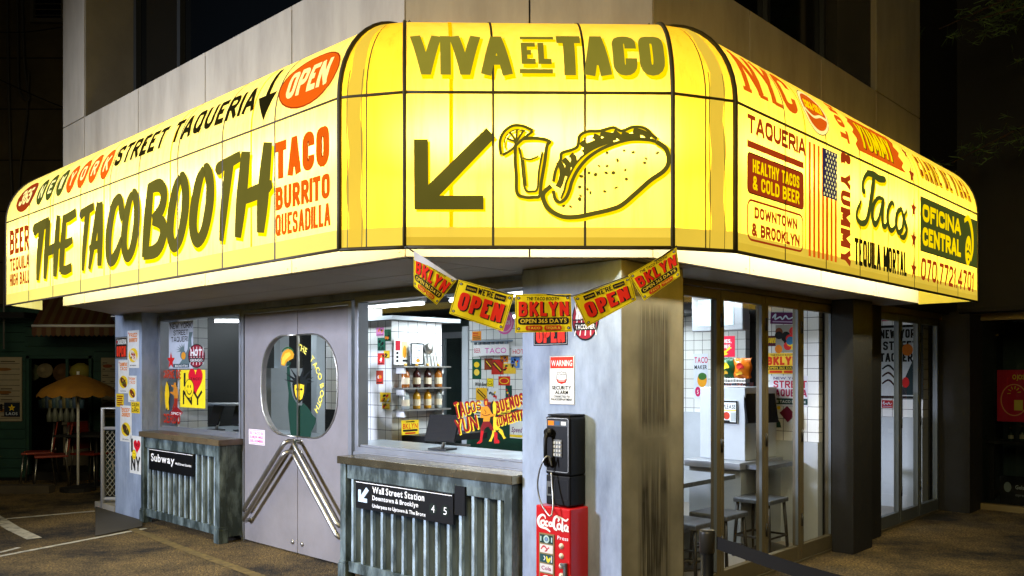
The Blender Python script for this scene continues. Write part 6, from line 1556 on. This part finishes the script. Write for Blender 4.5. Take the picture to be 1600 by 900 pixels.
# high chairs' dark backs and monitor stand
def monitor(p, q, z, label, w=.3, h=.2, rot=.2):
    t = thing('order_screen', label, 'screen', W(p, q, .02), 'dark screens inside the glass doors'); c = W(p, q, 0); u = Vector((math.cos(rot), math.sin(rot), 0)); n = Vector((-u.y, u.x, 0))
    MB().obox(c+Vector((0, 0, z)), u, (n*.2+Vector((0,0,1))).normalized(), u.cross((n*.2+Vector((0,0,1))).normalized()), w/2, h/2, .012).build('screen', mat('dark_screen', (6, 7, 8), .5, spec=.2), t, bevel=.003); MB().lathe(c, [(.1, .022), (.1, .035), (.02, .05), (.02, z-h*.3)], 12).build('stand', M_black, t, smooth=True)
monitor(5.05, 3.62, 1.18, 'dark screen behind the first glass leaf'); monitor(6.95, 3.55, 1.26, 'dark screen on a stand behind the third glass leaf', .34, .26, .4); monitor(8.75, 3.4, 1.33, 'dark narrow screen behind the far glass doors', .2, .24)
monitor(5.62, 3.75, 1.02, 'dark tilted screen low behind the second glass leaf', .26, .2, .9)
stool(6.05, 3.45, .47, 'steel-topped stool between the second and third glass leaves')
for k, (bx, c1, lb_) in enumerate((((741, 628, 652, 756), (236, 236, 230), 'white price card under the hot dog sticker'), ((760, 628, 645, 776), (206, 60, 40), 'red ticket low on the tiled wall'), ((781, 627, 648, 798), (240, 210, 70), 'yellow ticket with dark figures low on the tiled wall'), ((738, 518, 535, 752), (240, 150, 40), 'orange sticker above the TACO canopy sign'))):
    def dr(a, w, h, k=k):
        rnd = random.Random(k+90)
        for j in range(5): a.rect(w*.1, h*(.1+.17*j), w*rnd.uniform(.5, .92), h*(.17+.17*j), rnd.choice([BK, RD, GN, (60, 60, 130)]))
    poster('wall_sticker', lb_, 'sticker', 'p', P2-.045 if bx[1] > 600 else P2-.001, bx, dr, c1, group='stickers on the tiled wall')
# basket grid rack low behind the doors
t = thing('wire_basket_rack', 'low wire basket rack behind the first glass leaves', 'rack', W(6.4, 4.5, .022)); mb = MB()
for k in range(22): p = 5.4+k*.08; mb.tube([W(p, 4.5, .03), W(p, 4.5, .55)], .005, 4)
for z in (.05, .3, .55): mb.tube([W(5.38, 4.5, z), W(7.12, 4.5, z)], .007, 4)
mb.build('wire_grid', M_steel, t); MB().pq(5.38, 7.12, 4.53, 4.9, .03, .5).build('crate', mat('warm_wood', (170, 110, 70), .6, var=.2), t)
t = thing('crate_stack', 'grey plastic crate under the table behind the first glass leaf', 'crate', W(6.1, 3.9, .022)); MB().pq(5.95, 6.35, 3.75, 4.1, .024, .30).build('crate_body', mat('grey_plastic', (96, 104, 108), .5), t, bevel=.01); MB().pq(5.93, 6.37, 3.73, 4.12, .27, .30).build('crate_rim', mat('grey_plastic_rim', (120, 128, 132), .5), t, bevel=.004)
# big ceiling-hung television and bright serving counter behind the second leaf
P6 = 6.9
def rectq(px0, py0, py1, px1, a): 
    q0, zt = on_p(px0, py0, a); _, zb = on_p(px0, py1, a); q1, _ = on_p(px1, py0, a); return q1, q0, zb, zt
q1_, q0_, zb, zt = rectq(1132, 458, 517, 1153, P6)
t = thing('wall_television', 'silver cased television hanging behind the second glass leaf', 'television', W(P6, (q0_+q1_)/2, zb)); MB().pq(P6, P6+.12, q1_-.05, q0_+.34, zb, zt).build('case', M_alu, t, bevel=.01); MB().pq(P6-.006, P6-.001, q1_+.04, q0_+.27, zb+.05, zt-.05).build('screen', mat('grey_screen', (170, 190, 200), .3, emit=.4), t)
def dr_issues(a, w, h):
    for i, s_ in enumerate(('TISSUES,', 'TISSUES,', 'TES')): a.font(s_, w*.04, h*(.68-.26*i), w*(.86 if i < 2 else .45), h*.17, WT)
    a.poly([(w*.85, h*.42), (w*.62, h*.22), (w*.72, h*.14), (w*.5, h*.06), (w*.5, h*.34), (w*.58, h*.28), (w*.78, h*.5)], YE)
poster('notice', 'crimson notice with white words and a yellow arrow behind the second leaf', 'notice', 'p', P6, (1113, 526, 558, 1148.5), dr_issues, (206, 24, 60), .004)
def bag(px0, py0, py1, px1, c1, c2, label):
    q1_, q0_, zb, zt = rectq(px0, py0, py1, px1, P6); t = thing('crisp_bag', label, 'crisp bag', W(P6, (q0_+q1_)/2, zb), 'crisp bags in the basket'); w = q0_-q1_; h = zt-zb
    def fn(u, v): b = .05*(math.sin(math.pi*min(1, max(0, v)))**.6)*math.sin(math.pi*(u*.9+.05)); return W(P6-b, q0_-w*u+.008*math.sin(v*9), zb+h*v+.006*math.sin(u*14))
    mb = MB(); mb.grid(fn, 10, 10); mb.grid(lambda u, v: fn(1-u, v)+Vector((.03, .03, 0)), 10, 10); mb.build('packet', mat('crisp_%d' % c1[0], c1, .3), t, smooth=True)
    a = Art(lambda x, y, d: fn(x, y)+Vector((UR[0], UR[1], 0))*-d, .004); a.z = .012; a.ell(.5, .6, .26, .15, c2); a.ell(.5, .25, .24, .09, (240, 190, 60)); a.build('printed_badge', t)
bag(1129, 560, 590, 1147, (26, 96, 56), YE, 'green crisp bag on the basket behind the second leaf'); bag(1148, 560, 591, 1171, (226, 120, 20), (180, 30, 20), 'orange crisp bag on the basket behind the second leaf')
q1_, q0_, zb, zt = rectq(1125, 592, 603, 1172, P6)
t = thing('wire_basket', 'wire basket of snacks under the crisp bags', 'basket', W(P6, (q0_+q1_)/2, zb)); mb = MB()
for k in range(12): qq = q1_+(q0_-q1_)*k/11; mb.tube([W(P6-.08, qq, zb), W(P6-.08, qq, zt)], .004, 4)
for z in (zb, (zb+zt)/2, zt): mb.tube([W(P6-.08, q1_, z), W(P6-.08, q0_, z)], .005, 4)
mb.build('wire', M_steel, t); MB().pq(P6-.07, P6+.1, q1_+.02, q0_-.02, zb, zt-.03).build('contents', mat('mixed_snacks', (150, 60, 40), .5, col2=(60, 110, 140), vscale=22, thr=(.45, .55)), t)
q1_, q0_, zb, zt = rectq(1110, 604, 664, 1171, P6-.02)
t = thing('serving_cabinet', 'white serving cabinet with grey base behind the second glass leaf', 'cabinet', W(P6, (q0_+q1_)/2, .02)); MB().pq(P6-.1, P6+.5, q1_, q0_+.06, .80, zt-.005).build('upper_box', M_iwhite, t, bevel=.006); MB().pq(P6-.3, P6+.5, q1_-.06, q0_+.1, .74, .80).build('ledge', M_alu, t, bevel=.004); MB().pq(P6-.25, P6+.5, q1_-.04, q0_+.08, .02, .739).build('base', mat('grey_cabinet', (140, 146, 150), .5), t)
def dr_please(a, w, h): a.rring(0, 0, w, h, .002, .014, BK); a.font('PLEASE', w*.12, h*.66, w*.88, h*.18, BK); a.rect(w*.08, h*.56, w*.92, h*.61, YE); a.ell(w*.35, h*.34, w*.2, h*.17, (190, 60, 40)); a.rect(w*.6, h*.1, w*.9, h*.5, (170, 180, 180)); a.rect(w*.1, h*.06, w*.55, h*.14, BK)
poster('notice', 'black framed notice reading PLEASE on the white cabinet', 'notice', 'p', P6-.11, (1127.5, 626, 661, 1153), dr_please, (226, 232, 232), .01)
# posters on the partition behind the third leaf
P7 = 7.419
def dr_real(a, w, h): a.curve([(w*.08, h*.5, 1), (w*.2, h*.8, 1.3), (w*.2, h*.4, 1), (w*.4, h*.6, 1.2), (w*.5, h*.4, 1), (w*.62, h*.7, 1.3), (w*.75, h*.45, 1), (w*.92, h*.6, 1)], w*.05, (210, 226, 240)); a.rect(w*.1, h*.14, w*.9, h*.24, (180, 160, 190))
poster('wall_sticker', 'purple script sticker at the top of the third glass leaf', 'sticker', 'p', P7, (1204, 489, 507, 1242), dr_real, (92, 30, 84), tilt=-.06)
poster('wall_sticker', 'dark plum sticker reading Sorry with yellow letters', 'sticker', 'p', P7, (1197, 525, 541, 1223), lambda a, w, h: (a.text('SORRY', w*.1, h*.3, w*.75, h*.8, .2, YE, shear=.2), a.ell(w*.86, h*.6, w*.09, h*.2, YE)), (74, 20, 40))
poster('wall_sticker', 'busy food sticker with red orange and blue shapes above the BKLYN poster', 'sticker', 'p', P7-.002, (1212, 508, 551, 1244), lambda a, w, h: [a.ell(w*random.uniform(.1, .9), h*random.uniform(.1, .9), w*.2, h*.14, random.choice([RD, ORA, (50, 110, 150), BK, YE, (120, 60, 30)]), rot=random.random()*3) for _ in range(14)], (150, 150, 140))
def dr_bk(a, w, h): a.font('THE TACO BOOTH', w*.15, h*.87, w*.85, h*.07, BK); a.text('BKLYN', w*.04, h*.42, w*.96, h*.83, .27, (222, 60, 24)); a.rect(w*.04, h*.2, w*.96, h*.37, BK); a.font('OPEN 365 DAYS', w*.08, h*.24, w*.92, h*.1, YE); a.rrect(w*.12, h*.04, w*.5, h*.16, .01, (206, 60, 24)); a.rrect(w*.54, h*.04, w*.9, h*.16, .01, (206, 60, 24))
poster('poster', 'yellow BKLYN OPEN 365 DAYS poster behind the third glass leaf', 'poster', 'p', P7-.003, (1196, 552, 584, 1250), dr_bk, (244, 200, 60))
def dr_str(a, w, h):
    a.font('NEW YORK', w*.1, h*.88, w*.9, h*.08, (60, 40, 110)); a.text('STREET', w*.1, h*.60, w*.98, h*.84, .2, (180, 24, 64)); a.text('TAQUERIA', w*.02, h*.32, w*.98, h*.56, .2, (160, 24, 74)); a.rect(0, h*.06, w, h*.26, (24, 60, 60)); a.font('THE TACO BOOTH', w*.06, h*.11, w*.94, h*.09, WT)
poster('poster', 'white poster with crimson STREET TAQUERIA words behind the third leaf', 'poster', 'p', P7-.001, (1203, 587, 634, 1262), dr_str, (214, 214, 224))
A_ = Art(lambda x, y, d: f_p(P7)(x, y, d+.001), .0004)
def K_(px, py): q, z = on_p(px, py, P7); return -q, z
A_.poly([K_(*p) for p in [(1206,645),(1212,641),(1214,652),(1219,660),(1221,668),(1214,668),(1206,667),(1208,655)]], (30, 70, 56)); A_.poly([K_(*p) for p in [(1218,645),(1230,634),(1243,648),(1231,660)]], (120, 24, 50)); x, y = K_(1217, 637); A_.ell(x, y, .018, .018, YE)
A_.build('wall_decal', label='small green figure and dark red diamond below the posters', cat='decal')
poster('poster', 'white TACO MAKER poster with a taco behind the first glass leaf', 'poster', 'p', P5-.001, (1084, 553, 623, 1106), lambda a, w, h: (a.font('TACO', w*.06, h*.8, w*1.0, h*.13, (200, 30, 80)), a.font('MAKER', w*.06, h*.66, w*.95, h*.09, BK), a.ell(w*.6, h*.42, w*.34, h*.16, (230, 160, 40)), a.ell(w*.62, h*.50, w*.3, h*.08, (60, 110, 50)), a.ell(w*.3, h*.16, w*.2, h*.11, (200, 30, 100)), a.font('5', w*.25, h*.11, w*.35, h*.09, WT)), (214, 222, 236))
# the big poster on the end wall behind the far doors
def dr_big(a, w, h):
    a.rring(0, 0, w, h, .002, .03, (30, 34, 34)); a.text('NEW YORK', w*.05, h*.82, w*.95, h*.94, .2, BK); a.text('STREET', w*.12, h*.66, w*.88, h*.78, .2, BK); a.text('TAQUERIA', w*.05, h*.5, w*.95, h*.62, .2, BK)
    a.poly([(w*.5, h*.05), (w*.95, h*.05), (w*.9, h*.4), (w*.8, h*.55), (w*.62, h*.3)], (30, 50, 56)); a.ell(w*.66, h*.66, w*.12, h*.08, (220, 120, 30)); a.ell(w*.62, h*.22, w*.08, h*.07, RD)
    for i in range(3): a.curve([(w*.1, h*(.4-.1*i), 1), (w*.25, h*(.45-.1*i), 1.3), (w*.4, h*(.36-.1*i), 1)], w*.035, BK)
poster('poster', 'tall framed New York Street Taqueria poster on the end wall', 'poster', 'p', 10.19, (1372, 509, 622, 1443), dr_big, (206, 214, 220), .01)
poster('wall_sticker', 'pink sticker above the framed poster on the end wall', 'sticker', 'p', 10.19, (1378, 492, 502, 1390), dr_lines((236, 120, 160), 2), (220, 40, 100))
poster('wall_sticker', 'dark red script sticker under the framed poster', 'sticker', 'p', 10.19, (1378, 625, 637, 1395), dr_real, (170, 24, 44))

# ---------------------------------------------------------------- entrance of the neighbouring building
poster('notice', 'crimson poster with a round yellow drawing behind the neighbouring entrance glass', 'poster', 'p', 10.94, (1558, 578, 658, 1612), lambda a, w, h: (a.ring(w*.5, h*.42, w*.38, h*.3, .012, (236, 150, 90)), a.font('OJOS', w*.45, h*.82, w*.8, h*.09, YE), a.rect(w*.5, h*.22, w*.75, h*.42, (226, 190, 70)), [a.stroke([(w*.5+w*.1*math.cos(t), h*.55+h*.08*math.sin(t)), (w*.5+w*.2*math.cos(t), h*.55+h*.14*math.sin(t))], .008, YE) for t in (.2, .8, 1.4, 2.0, 2.6, 3.2)]), (190, 22, 50), .002)
mb = MB(); q0_, _ = on_p(1540, 700, 11.5); q1_, _ = on_p(1640, 700, 11.5)
t = thing('side_table', 'dark table with bottles behind the neighbouring entrance glass', 'table', W(11.5, q0_-.4, .02)); MB().pq(11.4, 11.8, q1_, q0_, .72, .75).build('table_top', M_dark, t)
for qq in (q0_-.05, q1_+.05): MB().pq(11.55, 11.6, qq-.03, qq+.03, .02, .719).build('leg', M_dark, t)
for k in range(6): bottle(11.6, q0_-.25-k*.12, .751, (60, 80, 70), .16+.03*(k % 3), .03, 'small dim bottle on the dark table, place %s from the left' % ('one', 'two', 'three', 'four', 'five', 'six')[k], grp='bottles on the dark table')
poster('sandwich_board', 'black board with pale drawing low behind the entrance glass', 'board', 'p', 11.2, (1563, 742, 786, 1612), lambda a, w, h: (a.ell(w*.25, h*.6, w*.12, h*.18, (150, 160, 160)), a.font('Gelato', w*.5, h*.55, w*.95, h*.14, (190, 196, 196)), a.font('espresso', w*.5, h*.3, w*.9, h*.1, (150, 150, 150))), (16, 18, 20), .02)
t = thing('key_pad', 'small intercom with a blue lit key between the dark pillar and the entrance', 'intercom', W(9.97, 2.76, 1.25)); c0 = on_p(1508, 620, 9.96)
def kb(px0, py0, py1, px1, m, name): q1_, q0_, zb, zt = rectq(px0, py0, py1, px1, 10.83); MB().pq(10.80, 10.86, q1_, q0_, zb, zt).build(name, m, t)
t.location = W(10.85, on_p(1509, 600, 10.83)[0], 1.3)
kb(1505.5, 600, 612, 1511, M_alu, 'reader'); kb(1506, 616, 640, 1513.5, M_white, 'housing'); kb(1508, 626, 634, 1513, mat('blue_key_light', (60, 170, 220), .4, emit=.6), 'lit_key') if False else None
# ================================================================ GREEN SHACK ON THE LEFT
Y0 = 12.3
def X(px, Y=Y0): return (px-CX)/F*Y
def Z(py, Y=Y0): return HC-(py-CY)/F*Y
M_gp = mat('green_planks', (24, 60, 50), .6, var=.2, vscale=6)
sh = thing('green_shack', 'dark green plank snack shack behind the parking bay at the left', 'building', (X(80), Y0, 0))
mb = MB(); gx0, gx1 = X(40), X(146)
def planks(x0, x1, z0, z1):
    z = z0
    while z < z1-.01: mb.xyz(x0, x1, Y0, Y0+.05, z+.004, min(z+.14, z1)-.004); z += .14
planks(X(-160), gx0, .05, Z(480)); planks(gx1, X(260), .05, Z(480)); planks(gx0, gx1, Z(556), Z(480)); mb.build('wall', M_gp, sh)
mb = MB(); mb.xyz(X(-160), X(260), Y0+.055, Y0+.08, 0, Z(480)) if False else mb.xyz(X(-160), gx0-.002, Y0+.055, Y0+.08, 0, Z(480)); mb.xyz(gx1+.002, X(260), Y0+.055, Y0+.08, 0, Z(480)); mb.xyz(gx0, gx1, Y0+.055, Y0+.08, Z(556)+.01, Z(480)); mb.build('backing', M_black, sh)
mb = MB(); mb.xyz(X(-160), X(260), Y0+2.3, Y0+2.35, 0, Z(480)); mb.xyz(gx0-.4, gx1+.4, Y0+.1, Y0+2.3, 0, .12); mb.xyz(X(-160), X(260), Y0, Y0+2.3, Z(480), Z(480)+.05); mb.build('inner_wall', mat('shack_inner_wall', (30, 28, 24), .8), sh)
mb = MB(); mb.xyz(gx0+.02, gx0+.06, Y0-.02, Y0+.05, .1, Z(556)); mb.xyz(gx1-.06, gx1-.02, Y0-.02, Y0+.05, .1, Z(556)); mb.xyz(gx0, gx1, Y0-.02, Y0+.05, Z(556)-.04, Z(556)); mb.xyz(X(104)-.02, X(104)+.02, Y0+.01, Y0+.04, 1.2, Z(556)-.04); mb.build('opening_frame', M_gp, sh)
# sill counter, cups
mb = MB(); mb.xyz(X(42), X(140), 13.2, 13.7, Z(660, 13.2)-.04, Z(660, 13.2)); mb.xyz(X(42), X(140), 13.3, 13.36, .12, Z(660, 13.2)-.04); mb.build('bar_counter', mat('pale_bar', (112, 104, 86), .6), sh)
random.seed(5)
zz = Z(638, 13.5); mb = MB(); mb.xyz(X(60, 13.5), X(136, 13.5), 13.45, 13.75, zz-.03, zz); mb.build('cup_shelf', M_black, sh)
for k in range(13):
    cx = X(64+5.3*k, 13.55); c = [(88, 120, 140), (120, 140, 130), (96, 120, 150), (150, 140, 90)][k % 4]
    o = MB().lathe((cx, 13.55, zz), [(.035, 0), (.045, .13+.04*(k % 3)), (.03, .14+.04*(k % 3))], 10).build('paper_cup', mat('cup_%d' % c[0], c, .5), smooth=True); setp(o, '%s paper cup, %s from the left on the green shack shelf' % (('steel blue', 'grey green', 'sky blue', 'mustard')[k % 4], ('first', 'second', 'third', 'fourth', 'fifth', 'sixth', 'seventh', 'eighth', 'ninth', 'tenth', 'eleventh', 'twelfth', 'last')[k]), 'cup', 'row of cups in the green shack')
for k in range(5):
    cx = X(80+9*k, 13.4); o = MB().lathe((cx, 13.35, Z(660, 13.2)), [(.04, 0), (.045, .10+.03*(k % 2)), (.02, .18+.03*(k % 2)), (.018, .22)], 10).build('jar', mat('dim_jar', (130, 136, 120), .4), smooth=True); setp(o, 'dim glass jar, %s from the left on the bar counter of the green shack' % ('first', 'second', 'third', 'fourth', 'fifth')[k], 'jar', 'jars on the shack counter')
# menu boards
def dr_menu(rows, sign=False):
    def d(a, w, h):
        for i in range(rows): a.rect(w*.03, h*(.04+.94*i/rows), w*.97, h*(.05+.94*i/rows), (90, 84, 70))
        rnd = random.Random(rows)
        for i in range(rows):
            for j in range(3):
                if rnd.random() < .7: a.rect(w*(.06+.3*j), h*(.07+.94*i/rows), w*(.06+.3*j+rnd.uniform(.1, .24)), h*(.085+.94*i/rows), (70, 62, 50))
        for v in (.86, .5, .22): a.ell(w*.25, h*v, w*.18, h*.03, (130, 66, 36)); a.ell(w*.7, h*(v-.05), w*.14, h*.025, (120, 80, 40))
    return d
poster('menu_board', 'pale plank menu board left of the green shack opening', 'menu board', 'y', Y0-.01, (-60, 558, 658, 35), dr_menu(11), (150, 140, 116), .02)
poster('menu_board', 'narrow pale menu board right of the green shack opening', 'menu board', 'y', Y0-.01, (159, 559, 652, 200), dr_menu(9), (146, 136, 110), .02)
poster('small_sign', 'dark blue square sign with a yellow flower on the left menu board', 'sign', 'y', Y0-.04, (7, 629, 651, 31), lambda a, w, h: (a.star(w*.5, h*.62, w*.24, YE), a.ell(w*.5, h*.62, w*.07, w*.07, (200, 150, 30)), a.font('LAOS', w*.12, h*.12, w*.88, h*.2, (190, 200, 210))), (26, 34, 46), .01)
poster('small_sign', 'tiny dark sign left of the blue flower sign', 'sign', 'y', Y0-.04, (-8, 631, 642, 4), dr_lines((90, 84, 70), 2), (30, 26, 24), .01)
# striped awning of the shack
sa = thing('striped_awning', 'orange and cream striped awning with scalloped valance over the green shack', 'awning', (X(110), 11.6, 2.2))
Ya = 11.5; xa0, xa1 = X(50, Ya), X(215, Ya); za = Z(509, Ya); zb2 = Z(493, Y0)
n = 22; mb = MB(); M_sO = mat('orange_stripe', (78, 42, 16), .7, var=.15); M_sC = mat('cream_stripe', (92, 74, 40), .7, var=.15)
for k in range(n):
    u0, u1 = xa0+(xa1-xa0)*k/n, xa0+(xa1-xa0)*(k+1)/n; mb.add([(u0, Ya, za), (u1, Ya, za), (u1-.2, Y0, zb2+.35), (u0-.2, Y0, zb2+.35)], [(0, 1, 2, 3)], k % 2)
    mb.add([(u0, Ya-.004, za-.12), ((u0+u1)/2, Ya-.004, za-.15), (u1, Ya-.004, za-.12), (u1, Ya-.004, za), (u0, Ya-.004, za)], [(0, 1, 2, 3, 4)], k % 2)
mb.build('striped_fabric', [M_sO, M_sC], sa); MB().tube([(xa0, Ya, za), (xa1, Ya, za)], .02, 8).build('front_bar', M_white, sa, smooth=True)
mb = MB(); mb.xyz(X(-160), xa0-.22, 11.7, Y0, za+.12, za+.2); mb.build('side_eave', M_black, sa)
# parasol
pu = thing('parasol', 'yellow scalloped parasol before the green shack', 'parasol', (X(122, 11.3), 11.3, 0)); Yp = 11.3; cx = X(122, Yp); zt2 = Z(585, Yp); zr = Z(611, Yp); R = .50
nseg = 16; vs = []; mb = MB()
def cano(u, v):
    a = 2*math.pi*u; r = R*v; sc = (abs(math.sin(a*nseg/2))*.5)*.06*max(0, (v-.9)*10); return Vector((cx+r*math.cos(a), Yp+r*math.sin(a)*.9, zt2-(zt2-zr)*v**1.35-.05*max(0, (v-.88)/.12)-sc))
mb.grid(cano, nseg*6, 10); mb.build('canopy', mat('mustard_canvas', (150, 104, 26), .8, var=.25, vscale=5), pu, smooth=True)
MB().tube([(cx, Yp, .02), (cx, Yp, zt2+.04)], .018, 8).build('pole', M_white, pu, smooth=True); mb = MB()
for k in range(8): a = 2*math.pi*k/8; mb.tube([(cx, Yp, zt2-.02), (cx+R*.95*math.cos(a), Yp+R*.85*math.sin(a), zr-.02)], .006, 4)
mb.build('ribs', M_black, pu); MB().lathe((cx, Yp, 0), [(.22, 0), (.22, .05), (.03, .08)], 16).build('base', M_dark, pu)
# hanging hats and lantern
for px, py, r, c, lb_ in ((70, 579, 12, (120, 108, 78), 'pale folded straw hat hanging in the shack opening'), (50, 582, 14, (70, 76, 50), 'dark green straw hat hanging at the left of the opening'), (98, 582, 15, (84, 58, 28), 'brown straw hat hanging behind the parasol')):
    cxx, czz = X(px, 12.6), Z(py, 12.6); rr = r/F*12.6; o = MB().lathe((cxx, 12.6, czz), [(rr, -.01), (rr*.95, .01), (rr*.45, .03), (rr*.4, .09), (rr*.2, .11)], 20, (0.15, -1, .2)).build('straw_hat', mat('hat_%d' % c[0], c, .8, var=.2, vscale=30), smooth=True); setp(o, lb_, 'hat', 'hats hanging in the shack')
cxx, czz = X(126, 12.4), Z(580, 12.4); o = MB().lathe((cxx, 12.4, czz-.14), [(.04, 0), (.12, .05), (.15, .13), (.12, .21), (.04, .26)], 18).build('paper_lantern', mat('yellow_paper', (130, 120, 40), .7), smooth=True); setp(o, 'round yellow paper lantern above the parasol', 'lantern')
# chairs and table inside
M_rch = mat('red_chair_paint', (130, 42, 24), .5, var=.15)
def bchair(x, y, rz, label, z0=0):
    t = thing('cafe_chair', label, 'chair', (x, y, z0), 'red chairs by the green shack'); c, s_ = math.cos(rz), math.sin(rz)
    def P3(a, b, z): return Vector((x+a*c-b*s_, y+a*s_+b*c, z0+z))
    MB().hexa([P3(a, b, z) for z in (.43, .46) for a, b in ((-.2,-.2),(.2,-.2),(.2,.2),(-.2,.2))]).build('seat', M_rch, t, bevel=.008)
    MB().hexa([P3(a, b+(.06 if z > .6 else 0), z) for z in (.5, .88) for a, b in ((-.19,.18),(.19,.18),(.19,.20),(-.19,.20))]).build('backrest', M_rch, t, bevel=.008)
    for a in (-1, 1):
        MB().tube([P3(a*.17, -.17, .43), P3(a*.2, -.21, 0)], .012, 6).build('leg', M_steel, t, smooth=True); MB().tube([P3(a*.17, .21, .86), P3(a*.17, .17, .43), P3(a*.2, .23, 0)], .012, 6).build('leg', M_steel, t, smooth=True)
bchair(X(62, 12.0), 12.0, math.radians(-70), 'red cafe chair at the far left of the parasol table'); bchair(X(83, 11.6), 11.55, math.radians(-60), 'red cafe chair turned towards the parasol table'); bchair(X(150, 12.0), 11.9, math.radians(75), 'red cafe chair right of the parasol table')
t = thing('cafe_table', 'dark square table under the parasol', 'table', (cx, 11.75, 0)); MB().xyz(cx-.4, cx+.45, 11.42, 12.1, .7, .73).build('table_top', M_dark, t); MB().lathe((cx, 11.8, 0), [(.25, 0), (.25, .02), (.03, .05), (.03, .7)], 12).build('pedestal', M_black, t)
mb = MB(); mb.xyz(X(-170), X(150), 11.05, 11.2, 0, .10); mb.build('kerb', mat('kerb_stone', (70, 62, 48), .85, var=.2), kind='structure')
setp(MB().tube([(X(6, 12), 12.0, 3.2), (X(6, 12), 12.0, 1.9)], .012, 6).build('downpipe', M_cable, smooth=True), 'thin grey pipe hanging at the far left of the shack', 'pipe')

# ================================================================ TREE AT THE TOP RIGHT
tr = thing('pine_tree', 'dark pine branches reaching in at the top right', 'tree', (6.4, 8.2, 0))
M_leaf = mat('pine_needles', (90, 116, 66), .8, var=.45, vscale=8); M_bark = mat('bark', (60, 46, 34), .9, var=.3, bump=.4)
MB().tube([(6.4, 8.2, 0), (6.35, 8.2, 2), (6.45, 8.1, 4), (6.3, 8.0, 6)], [.17, .14, .11, .06], 10).build('trunk', M_bark, tr, smooth=True)
random.seed(21); mb = MB(); lf = MB()
for k in range(22):
    z = 3.9+k*.13; a = random.uniform(math.pi*.75, math.pi*1.35) if k % 3 else random.uniform(0, 6.28); L = random.uniform(1.3, 2.2)*(1 if z > 4.3 else .75)
    b0 = Vector((6.4, 8.05, z)); d = Vector((math.cos(a), math.sin(a)*.8, random.uniform(-.1, .15))); pts = [b0+d*L*t+Vector((0, 0, -.22*t*t*L)) for t in (0, .3, .6, 1)]
    mb.tube(pts, [.035, .025, .016, .006], 5)
    for j in range(95):
        t = random.uniform(.25, 1.0); i = min(int(t*3), 2); p = pts[i].lerp(pts[i+1], min(1, t*3-i)); c = p+Vector((random.gauss(0, .13), random.gauss(0, .13), random.gauss(-.04, .09)))
        for m_ in range(7):
            dd = Vector((random.gauss(0, 1), random.gauss(0, 1), random.gauss(-.1, .8))).normalized(); n_ = dd.orthogonal().normalized()*.006; e = c+dd*random.uniform(.05, .11)
            lf.add([c-n_, c+n_, e+n_*.6, e-n_*.6], [(0, 1, 2, 3)])
mb.build('limbs', M_bark, tr, smooth=True); lf.build('crown', M_leaf, tr)
